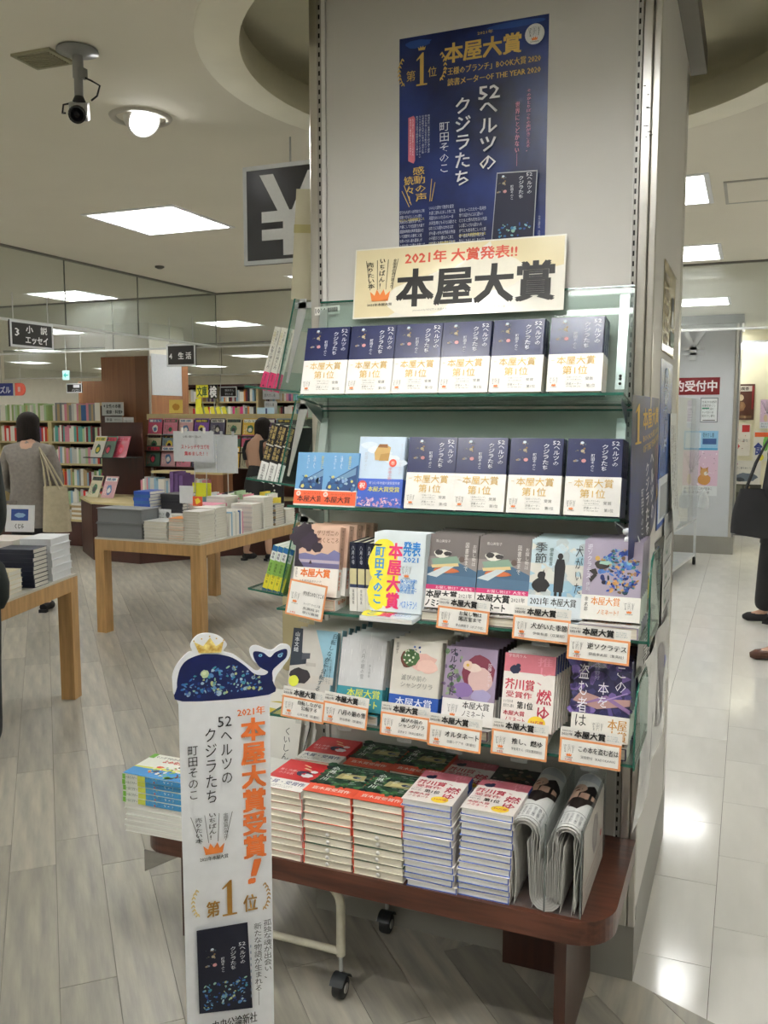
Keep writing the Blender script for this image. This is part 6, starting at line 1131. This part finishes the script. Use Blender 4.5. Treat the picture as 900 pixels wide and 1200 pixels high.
P = [(0, 0), (.1, 0)] + [(.1+.075*math.cos(a), .09+.09*math.sin(a)) for a in [(-PI/2+PI*k/10) for k in range(11)]] + [(.1, .18), (0, .18)]; MB().prism(P, -.03, 0).build('letter', paper('E0604A'), t); A.rect(.055, .055, .1, .125, 'D9C9C0'); A.build('letter_counter', t); MB().tube([(.1, .18, -.01), (.1, .83, -.01)], .004, 6).build('rod', mat('rod_white'), t)
# ============================================================ right side: pillar, cart, posters
t = tag(link('wall_pillar', None, None, Matrix()), None, None, None, 'structure'); PY = 10.8
MB().box((-1.35, PY, .2), (-.19, PY+1.1, CZ)).build('white_face', mat('pillar_white', srgb('C9CDD2'), rough=.35, var=.02), t); MB().box((-1.36, PY-.01, 0), (-.13, PY+1.1, .2)).build('plinth', mat('column_base_grey'), t)
MB().box((-.19, PY-.015, .2), (-.155, PY+.03, CZ), bev=.006).build('corner_post', CHROME, t); MB().box((-.155, PY+.0, .2), (-.135, PY+1.1, CZ)).build('side_face', mat('pillar_side', srgb('8E8F90'), rough=.3, metal=.5), t); MB().box((-1.36, PY-.02, CZ-.1), (-.11, PY+1.1, CZ)).build('header', mat('pillar_header', srgb('7E8284'), rough=.3), t)
def wp(lab, px0, py0, px1, py1, y, hexc, art=None, cat='poster', name='poster'):
    a, b = at(px0, py1, y-.006), at(px1, py0, y-.006); return board(name, lab, cat, a.x, a.z, b.x, b.z, y-.006, paper(hexc, .3), art, th=.003)
wp('dark red banner board with white lettering on the white pillar', 775, 442, 844, 463, PY, '7A1A22', lambda A, W, H: A.txt('予約受付中', W*.03, H*.2, W*.95, H*.82, 'F0EEF0', bold=.03), 'sign', 'sign_board')
t = thing('yen_symbol', 'raised silver yen symbol near the top of the white pillar', 'sign', T(at(797, 423, PY).x, PY-.003, at(797, 423, PY).z) @ RX(90)); b = MB(); W, H = .28, .34
for P in ([(.0, H), (.07, H), (.16, .17), (.12, .15)], [(W, H), (W-.07, H), (.12, .15), (.17, .16)], [(.105, 0), (.175, 0), (.175, .17), (.105, .17)], [(.02, .12), (.26, .12), (.26, .15), (.02, .15)], [(.02, .06), (.26, .06), (.26, .09), (.02, .09)]): b.prism(P, 0, .02)
b.build('symbol', mat('silver_symbol', srgb('E2E6EA'), rough=.25, metal=.2), t, fix=True)
wp('white notice with black lines beneath the red board, right one', 820, 466, 842, 495, PY, 'DDE2E4', lambda A, W, H: (A.frame(0, 0, W, H, .01, '7A8086'), A.lines(W*.1, H*.2, W*.9, H*.9, 5, '4A5054', 6), A.rect(W*.1, H*.55, W*.5, H*.6, '3A8A70'), A.rect(W*.15, H*.07, W*.85, H*.1, '222222')), 'notice', 'notice')
wp('white notice with black lines beneath the red board, left one', 804, 476, 815, 496, PY, 'DDE2E4', lambda A, W, H: A.lines(W*.1, H*.1, W*.9, H*.9, 5, '6A7074', 4), 'notice', 'notice')
wp('light blue leaflet poster on the white pillar', 801, 505, 842, 527, PY, '8FC0E0', lambda A, W, H: (A.rect(W*.05, H*.1, W*.5, H*.9, 'C9DCE8'), A.rect(W*.55, H*.3, W*.95, H*.6, '3A5A90'), A.lines(W*.55, H*.62, W*.95, H*.95, 1, '2A3A5A', 5), A.rect(0, 0, W, H*.1, '4AA0D0')))
def dog(A, W, H):
    A.rect(0, H*.22, W, H, 'D9BCD0')
    for k in range(9): A.line(W*.25, H*.5, W*(.02+.06*k), H*(.95-.03*(k % 3)), W*.012, '8A7A88')
    A.scatter(W*.02, H*.5, W*.98, H*.97, 34, ['E9D6E2', 'B08AA8', 'F0E6EC', 'A0909E'], W*.01, W*.03, 3); A.blob(W*.62, H*.36, W*.2, H*.13, 'C08A4A', 2, 18, .1); A.ell(W*.62, H*.52, W*.12, H*.09, 'C99A5E'); A.ell(W*.67, H*.49, W*.06, H*.045, 'EFE6DA'); A.ell(W*.7, H*.505, W*.016, H*.012, '2A2020'); A.poly([(W*.52, H*.56), (W*.5, H*.65), (W*.58, H*.6)], 'B07A3E'); A.poly([(W*.66, H*.6), (W*.73, H*.64), (W*.72, H*.56)], 'B07A3E'); A.blob(W*.2, H*.36, W*.08, H*.14, 'D9C0A0', 5); A.rect(0, 0, W, H*.22, 'DDE2E6'); A.lines(W*.05, H*.03, W*.95, H*.2, 2, '2A3040', 12)
wp('pink blossom poster with a sitting brown dog on the white pillar', 799, 528, 842, 580, PY, 'D9BCD0', dog)
WY = 12.59
wp('dark brown vintage poster with a white plaque on the cream wall', 856, 450, 885, 492, WY, '4A2A1E', lambda A, W, H: (A.rect(W*.1, H*.8, W*.9, H*.95, 'CFC8B8'), A.txt('純喫茶', W*.25, H*.82, W*.75, H*.92, '3A2A20', bold=.03), A.ell(W*.4, H*.62, W*.14, H*.09, 'B9A88A'), A.blob(W*.4, H*.38, W*.25, H*.16, '7A5A3A', 3), A.rect(W*.88, H*.3, W*.96, H*.95, '7A1A1A'), A.rect(W*.1, H*.05, W*.9, H*.12, '6E5436')))
wp('white poster with red cherries on the cream wall', 856, 497, 880, 534, WY, 'E3DDD0', lambda A, W, H: (A.rect(W*.55, H*.75, W*.95, H*.97, 'B02A2A'), A.ell(W*.3, H*.3, W*.13, H*.1, 'C83A3A'), A.scatter(W*.1, H*.1, W*.9, H*.8, 10, ['C83A3A', '8A1A2A'], W*.03, W*.07, 4), A.lines(W*.05, H*.42, W*.95, H*.55, 1, '55585A', 6)))
wp('white farm produce poster with green and orange lettering', 882, 505, 910, 540, WY, 'E9E6D8', lambda A, W, H: (A.txt('食', W*.05, H*.2, W*.4, H*.6, '2A3A78', bold=.04), A.blob(W*.55, H*.6, W*.15, H*.3, '6AA84A', 3), A.rect(W*.05, H*.8, W*.7, H*.95, 'D8602E'), A.ell(W*.35, H*.12, W*.14, H*.11, 'E0D83A')))
wp('pink blossom poster with a dog, on the cream wall at the right edge', 890, 468, 925, 502, WY, 'D9BCD0', dog)
wp('pale landscape poster with dark hills on the cream wall', 856, 540, 892, 567, WY, 'E0DDD2', lambda A, W, H: (A.ell(W*.12, H*.85, W*.1, H*.08, 'B03A80'), A.lines(W*.03, H*.62, W*.9, H*.75, 1, '55585A', 10), A.blob(W*.5, H*.3, W*.45, H*.2, '6A7480', 3), A.blob(W*.3, H*.2, W*.2, H*.1, '3A4048', 5)))
wp('dark photo collage poster low on the cream wall', 859, 568, 892, 588, WY, '3A3A30', lambda A, W, H: (A.rect(W*.05, H*.55, W*.3, H*.95, '6A6A5A'), A.rect(W*.4, H*.5, W*.6, H*.9, '8A7A5A'), A.ell(W*.55, H*.35, W*.14, H*.2, '8FB04A'), A.ell(W*.25, H*.25, W*.1, H*.15, 'C9C0B0')))
# white cart with clear panels and casters
t = thing('display_cart', 'white framed display cart with clear panels and black casters behind the column', 'cart'); WF = mat('cart_white', srgb('D6DADC'), rough=.3)
for x, y in ((-.64, 8.7), (-.5, 9.9), (-1.1, 8.7), (-.96, 9.9)):
    MB().box((x-.012, y-.012, .08), (x+.012, y+.012, .5 if x > -.8 else .5)).build('post', WF, t); MB().lathe([(0, -.015), (.04, -.015), (.045, 0), (.04, .015), (0, .015)], 16, M=T(x, y, .045) @ RY(90)).build('caster', BLACK, t)
for z in (.1, .48):
    MB().add([(-1.11, 8.69, z), (-.63, 8.69, z), (-.49, 9.91, z), (-.97, 9.91, z), (-1.11, 8.69, z+.025), (-.63, 8.69, z+.025), (-.49, 9.91, z+.025), (-.97, 9.91, z+.025)], [(0, 3, 2, 1), (4, 5, 6, 7), (0, 1, 5, 4), (1, 2, 6, 5), (2, 3, 7, 6), (3, 0, 4, 7)]).build('shelf', WF, t)
MB().add([(-.63, 8.69, .5), (-.49, 9.91, .5), (-.49, 9.91, 1.75), (-.63, 8.69, 1.75), (-.635, 8.69, .5), (-.495, 9.91, .5), (-.495, 9.91, 1.75), (-.635, 8.69, 1.75)], [(0, 1, 2, 3), (7, 6, 5, 4), (0, 4, 5, 1), (1, 5, 6, 2), (2, 6, 7, 3), (3, 7, 4, 0)]).build('clear_panel', glassm('cart_acrylic', (.95, .97, .98), .1), t)
t = thing('plastic_hook', 'frosted plastic bag hanging on the clear side of the cart', 'bag'); MB().lathe([(.03, 0), (.06, .02), (.05, .12), (.01, .2), (.0, .22)], 12, M=T(-.42, 9.7, .62)).build('pouch', glassm('frosted', (.9, .92, .94), .4), t); MB().tube([(-.42, 9.7, .84), (-.49, 9.7, .88)], .003, 6).build('strap', WHITE, t); t.name = 'plastic_bag'
# ============================================================ people
SKIN = mat('skin', srgb('B8917A'), rough=.55, var=.04); SKIN2 = mat('skin_shaded', srgb('B8937A'), rough=.55, var=.04)
def skinned(name, J, E, mats, parent, pick=None, sub=2):
    me = bpy.data.meshes.new(name); K = list(J); me.from_pydata([J[k][0] for k in K], [(K.index(a), K.index(b)) for a, b in E], [])
    o = bpy.data.objects.new(name, me); COL.objects.link(o); md = o.modifiers.new('s', 'SKIN'); md.use_smooth_shade = True
    for i, k in enumerate(K):
        r = J[k][1]; sv = me.skin_vertices[0].data[i]; sv.radius = r if isinstance(r, tuple) else (r, r); sv.use_root = (i == 0)
    m2 = o.modifiers.new('u', 'SUBSURF'); m2.levels = sub; m2.render_levels = sub
    dg = bpy.context.evaluated_depsgraph_get(); nm = bpy.data.meshes.new_from_object(o.evaluated_get(dg)); bpy.data.objects.remove(o)
    nm.materials.clear()
    for q in (mats if isinstance(mats, list) else [mats]): nm.materials.append(q)
    for p in nm.polygons:
        p.use_smooth = True; p.material_index = pick(p.center) if pick else 0
    nm.name = name; return link(name, nm, parent)
def V(*a): return Vector(a)
def person(label, M, H=1.6, legs=((.0, .0), (.0, .0)), lift=(0, 0), arms=None, head=(0, 0, 0), bare=None, build_=1.):
    """faces +Y; joints for a figure of height H; arms: [(elbow),(wrist)] per side"""
    t = thing('person', label, 'person', M); s = H/1.6; b = build_
    J = {'pel': (V(0, 0, .88*s), (.13*b, .10*b)), 'waist': (V(0, .0, 1.0*s), (.115*b, .085*b)), 'chest': (V(0, -.01, 1.18*s), (.14*b, .1*b)), 'up': (V(0, -.015, 1.29*s), (.11*b, .075*b)), 'neck': (V(0, .0, 1.37*s), .048), 'nk2': (V(head[0]*.3, .015+head[1]*.3, 1.42*s), .045), 'hd': (V(head[0]*.7, .03+head[1]*.7, 1.48*s+head[2]), (.07, .08)), 'top': (V(head[0], .02+head[1], 1.545*s+head[2]), (.062, .075))}
    E = [('pel', 'waist'), ('waist', 'chest'), ('chest', 'up'), ('up', 'neck'), ('neck', 'nk2'), ('nk2', 'hd'), ('hd', 'top')]
    for i, sd in enumerate((-1, 1)):
        fx, fy = legs[i]; z = lift[i]; n = 'LR'[i]
        J['hip'+n] = (V(sd*.085, 0, .82*s), .085*b); J['kn'+n] = (V(sd*.09+fx*.5, fy*.5+.02, .46*s+z*.5), .055*b); J['an'+n] = (V(sd*.09+fx, fy, .085+z), .034); J['to'+n] = (V(sd*.1+fx, fy+.13, .03+z), .027)
        E += [('pel', 'hip'+n), ('hip'+n, 'kn'+n), ('kn'+n, 'an'+n), ('an'+n, 'to'+n)]
        el, wr = arms[i] if arms else ((sd*.23, -.02, 1.05), (sd*.22, .1, .83)); el = V(*el)*s; wr = V(*wr)*s
        J['sh'+n] = (V(sd*.155*b, -.01, 1.29*s), .048*b); J['el'+n] = (el, .036*b); J['wr'+n] = (wr, .024); d = (wr-el).normalized(); J['hd'+n] = (wr+d*.06, (.034, .016))
        E += [('up', 'sh'+n), ('sh'+n, 'el'+n), ('el'+n, 'wr'+n), ('wr'+n, 'hd'+n)]
        side = d.cross(V(0, 0, 1)).normalized() if abs(d.z) < .9 else V(1, 0, 0)
        for f in range(4):
            q = side*(f-1.5)*.017; a = wr+d*.085+q; l = [.06, .072, .068, .052][f]; J['f%d%s' % (f, n)] = (a, .0085); J['g%d%s' % (f, n)] = (a+d*l*.55+V(0, .012, 0), .0075); J['h%d%s' % (f, n)] = (a+d*l*.85+V(0, .028, -.0), .0065)
            E += [('hd'+n, 'f%d%s' % (f, n)), ('f%d%s' % (f, n), 'g%d%s' % (f, n)), ('g%d%s' % (f, n), 'h%d%s' % (f, n))]
        J['t'+n] = (wr+d*.04+side*.035, .01); J['u'+n] = (wr+d*.075+side*.045+V(0, .015, 0), .008); E += [('hd'+n, 't'+n), ('t'+n, 'u'+n)]
    skinned('body', J, E, [SKIN], t)
    hc = V(head[0]*.85, .03+head[1]*.85, 1.5*s+head[2]); f = MB()                      # simple face: nose, eyes, lips, ears
    f.lathe([(0, .03), (.008, .01), (.011, -.01), (0, -.014)], 8, M=T(hc.x, hc.y+.083, hc.z)); f.build('nose', SKIN, t); e = MB()
    for sd in (-1, 1): e.lathe([(0, -.006), (.01, 0), (0, .006)], 8, M=T(hc.x+sd*.03, hc.y+.07, hc.z+.02)); 
    e.build('eyes', BLACK, t); e = MB(); e.box((hc.x-.02, hc.y+.076, hc.z-.036), (hc.x+.02, hc.y+.083, hc.z-.028)); e.build('mouth', mat('lips', srgb('A8605A')), t); e = MB()
    for sd in (-1, 1): e.lathe([(0, -.02), (.008, -.01), (.01, .012), (0, .024)], 8, M=T(hc.x+sd*.074, hc.y, hc.z))
    e.build('ears', SKIN, t)
    return t, J, E, hc
def wear(name, t, J, E, keys, grow, m, tops=None, move=None):
    Jn = {}; 
    for k in keys: p, r = J[k]; r = r if isinstance(r, tuple) else (r, r); g = grow.get(k, grow.get('*', .012)); p = Vector(p)+V(*(move or {}).get(k, (0, 0, 0))); Jn[k] = (p, (r[0]+g, r[1]+g))
    En = [e for e in E if e[0] in Jn and e[1] in Jn]; return skinned(name, Jn, En, m, t, sub=2)
HAIRM = mat('dark_hair', srgb('1C1512'), rough=.62, var=.4, scale=6, stretch=(40, 40, 1.5), bump=.4, bscale=30, spec=.2)
def hair(t, hc, length, m=HAIRM, w=.09, back=.09):
    b = MB(); nu, nv = 28, 14
    def F(u, v):                                     # cap that falls behind the face, open at the front
        a = math.radians(-215+u*250) if v > .42 else math.radians(-270+u*360)
        if v <= .42: q = v/.42*PI*.52; r = math.sin(q); return (hc.x+w*r*math.cos(a), hc.y-.012+(back+.0)*r*math.sin(a), hc.z+.035+.085*math.cos(q))
        k = (v-.42)/.58; wob = 1+.03*math.sin(u*40)+.05*math.sin(u*17+k*3)*k; a = math.radians(-270+u*360); ww = w*(1+.12*k)*(1-.25*k*k); y = math.sin(a)
        length_ = length; fr = max(0, y); return (hc.x+ww*wob*math.cos(a), hc.y-.012+back*(1-.2*k)*wob*(y if y < .15 else .15-(y-.15)*1.2*min(1, k*6)), hc.z+.03-k*length*(1-.55*fr))
    b.grid(F, nu*2, nv); return b.build('hair', m, t)
GREYW = mat('grey_wool', srgb('7C766F'), rough=.85, var=.12, scale=40, bump=.1, bscale=200); COTTON = mat('cream_canvas', srgb('B0A68C'), rough=.85, var=.08, scale=30, bump=.1, bscale=150); BLK = mat('black_cloth', (.012, .012, .014), rough=.8, var=.2); NVY = mat('navy_trouser', (.012, .016, .03), rough=.8, var=.2)
CORE = ['pel', 'waist', 'chest', 'up', 'shL', 'elL', 'wrL', 'shR', 'elR', 'wrR', 'hipL', 'hipR']; LEGS = ['waist', 'pel', 'hipL', 'knL', 'anL', 'hipR', 'knR', 'anR']
def hem(t, m, z0=.74, r=.19): MB().lathe([(r, z0), (r*.97, z0+.12), (r*.8, 1.0), (r*.7, 1.06)], 28, M=Matrix.Diagonal((1, .74, 1, 1))).build('coat_hem', m, t)
def shoes(t, J, m, heel=0):
    for n in 'LR':
        a, b_ = J['an'+n][0], J['to'+n][0]; MB().tube([(a.x, a.y-.03, a.z-.045), (a.x, a.y+.01, a.z-.035), ((a.x+b_.x)/2, (a.y+b_.y)/2, b_.z+.012), (b_.x, b_.y, b_.z+.002), (b_.x, b_.y+.035, b_.z-.005)], [.028, .038, .037, .034, .018], 12).build('shoe', m, t)
        MB().box((a.x-.03, a.y-.05, a.z-.085), (a.x+.03, a.y+.0, a.z-.06)).build('heel', m, t)
# woman in the grey jacket, back to the camera
t, J, E, hc = person('woman in a grey jacket seen from behind with a cream tote on her shoulder', T(-5.37, 5.55, 0) @ RZ(24), 1.6, legs=((0, .0), (.02, -.12)), head=(-.02, .03, -.01), arms=[((-.23, .0, 1.04), (-.16, .16, .95)), ((.22, .0, 1.05), (.15, .16, .95))])
wear('jacket', t, J, E, ['pel', 'waist', 'chest', 'up', 'neck', 'shL', 'elL', 'wrL', 'shR', 'elR', 'wrR'], {'*': .02, 'neck': .008, 'up': .022, 'pel': .055, 'waist': .05, 'chest': .03, 'wrL': .018, 'wrR': .018}, GREYW, move={'pel': (0, 0, -.09)})
MB().lathe([(.205, .68), (.185, .8), (.165, .95)], 28, M=Matrix.Diagonal((1, .72, 1, 1))).build('jacket_skirt', GREYW, t); MB().lathe([(.07, 1.325), (.085, 1.32), (.075, 1.36), (.06, 1.375)], 20, M=T(0, .005, 0)).build('collar', GREYW, t)
MB().box((-.17, -.165, .88), (-.06, -.15, .905)).build('pocket_flap', GREYW, t); wear('trousers', t, J, E, LEGS, {'*': .02}, BLK); shoes(t, J, BLK); hair(t, hc, .37, w=.088, back=.1)
t = thing('tote_bag', 'cream canvas tote bag hanging from the grey jacket shoulder', 'bag', T(-5.07, 5.5, 0) @ RZ(18)); b = MB()
b.grid(lambda u, v: ((.095+.02*(1-v))*math.cos(u*2*PI), (.05+.02*(1-v))*math.sin(u*2*PI), .66+.36*v), 25, 6); b.build('body', COTTON, t); MB().lathe([(0, 0), (1, 0)], 24, M=T(0, 0, .662) @ SC(.115, .07, 1)).build('base', COTTON, t)
for y in (-.045, .045): MB().tube([(-.06, y, 1.0), (-.08, y*.6, 1.18), (-.12, y*.1, 1.325), (-.04, y*.6, 1.18), (.05, y, 1.0)], .008, 6).build('strap', COTTON, t)
# woman in the black dress
t, J, E, hc = person('woman in a low-backed black dress with bobbed hair, head bowed over the shelves', T(-4.93, 8.42, 0) @ RZ(-14), 1.56, legs=((-.03, -.1), (.02, .02)), head=(.01, .05, -.02), arms=[((-.2, .04, 1.04), (-.12, .22, 1.0)), ((.2, .04, 1.04), (.12, .24, 1.02))])
wear('dress', t, J, E, ['pel', 'waist', 'chest'], {'*': .014, 'pel': .035, 'chest': .006}, BLK, move={'chest': (0, .0, -.06)}); MB().lathe([(.21, .42), (.2, .6), (.175, .85), (.13, 1.0)], 28, M=Matrix.Diagonal((1, .8, 1, 1))).build('skirt', BLK, t)
for sd in (-1, 1): MB().tube([(sd*.125, -.08, 1.1), (sd*.13, -.1, 1.2), (sd*.11, -.07, 1.3), (sd*.1, .02, 1.31), (sd*.09, .09, 1.2)], .02, 8).build('shoulder_strap', BLK, t)
shoes(t, J, BLK); hair(t, hc, .2)
t = thing('shoulder_bag', 'black handbag with pale beads at the side of the black dress', 'bag', T(-4.68, 8.3, .62)); MB().grid(lambda u, v: (.12*math.cos(u*2*PI), .05*math.sin(u*2*PI), .3*v), 21, 5).build('body', BLK, t); MB().tube([(-.08, 0, .3), (-.05, 0, .6), (.06, 0, .3)], .006, 6).build('strap', BLK, t)
b = MB()
for k in range(6): b.lathe([(0, -.012), (.012, 0), (0, .012)], 8, M=T(.03+.01*(k % 2), -.06, .02+k*.05))
b.build('charms', WHITE, t)
# passer-by in a black coat at the right edge
t, J, E, hc = person('passer-by in a black coat and wide black trousers at the right edge', T(.27, 7.3, 0) @ RZ(60), 1.62, legs=((0, .08), (0, -.1)), arms=[((-.25, -.02, 1.04), (-.22, .05, .85)), ((.25, -.02, 1.05), (.22, .1, .86))])
wear('coat', t, J, E, ['pel', 'waist', 'chest', 'up', 'shL', 'elL', 'wrL', 'shR', 'elR', 'wrR'], {'*': .03, 'pel': .06}, BLK); MB().lathe([(.2, .62), (.19, .8), (.16, .98)], 28, M=Matrix.Diagonal((1, .8, 1, 1))).build('coat_skirt', BLK, t); wear('trousers', t, J, E, LEGS, {'*': .03, 'anL': .05, 'anR': .05}, BLK); shoes(t, J, BLK); hair(t, hc, .12)
t = thing('handbag', 'large black handbag hanging from the passer-by at the right edge', 'bag', T(.09, 7.08, .68) @ RZ(10)); b = MB(); b.grid(lambda u, v: ((.2-.06*v+.02*math.sin(v*3))*math.cos(u*2*PI), (.07-.03*v)*math.sin(u*2*PI), .36*v+.03*abs(math.cos(u*2*PI))*(1-v)), 29, 8); b.build('body', BLK, t); MB().lathe([(0, 0), (1, 0)], 24, M=T(0, 0, .015) @ SC(.19, .065, 1)).build('base', BLK, t)
for s in (0, .03): MB().tube([(-.1, s, .36), (-.04, s, .55), (.05, s, .75), (.12, s, .55), (.12, s, .36)], .009, 6).build('handle', BLK, t)
# second passer-by: only the leading leg enters the frame
t, J, E, hc = person('passer-by whose navy trouser leg and brown shoe step in at the right edge', T(.49, 6.2, 0) @ RZ(84), 1.7, legs=((0, .26), (0, -.3)), lift=(0, .03), arms=[((-.22, -.06, 1.05), (-.2, -.0, .86)), ((.22, .04, 1.05), (.2, .1, .86))])
wear('jacket', t, J, E, ['pel', 'waist', 'chest', 'up', 'shL', 'elL', 'wrL', 'shR', 'elR', 'wrR'], {'*': .022, 'pel': .04}, BLK); hem(t, BLK, .8); wear('trousers', t, J, E, LEGS, {'*': .028, 'anL': .035, 'anR': .035}, NVY); shoes(t, J, mat('brown_leather', srgb('4A2A1C'), rough=.35, var=.2)); hair(t, hc, .08)
# shopper at the left edge: sleeve and trouser leg enter the frame
t, J, E, hc = person('shopper in black whose trouser leg enters at the left edge', T(-3.2, 2.83, 0) @ RZ(50), 1.66, legs=((0, .0), (0, -.03)), arms=[((-.26, .0, 1.02), (-.16, .2, 1.0)), ((.16, .0, 1.05), (.1, .17, .98))])
wear('coat', t, J, E, ['pel', 'waist', 'chest', 'up', 'shL', 'elL', 'wrL', 'shR', 'elR', 'wrR'], {'*': .035, 'pel': .06}, mat('dark_green_coat', (.014, .02, .018), rough=.8, var=.2)); hem(t, MATS['dark_green_coat']); wear('trousers', t, J, E, LEGS, {'*': .04, 'anL': .05, 'anR': .05}, BLK); shoes(t, J, BLK); hair(t, hc, .2)
t = thing('shoulder_bag', 'rounded dark green bag poking in at the left edge before the navy books', 'bag', T(-3.11, 2.96, .71)); MB().lathe([(0, 0), (.05, .005), (.075, .05), (.08, .12), (.06, .2), (.02, .235), (0, .24)], 20, M=SC(1, .75, 1)).build('body', MATS['dark_green_coat'], t); MB().tube([(-.03, 0, .22), (-.06, -.05, .4), (-.1, -.1, .6), (-.02, -.04, .4), (.02, 0, .22)], .008, 6).build('strap', BLK, t)
for p in PROTOS: p.done()
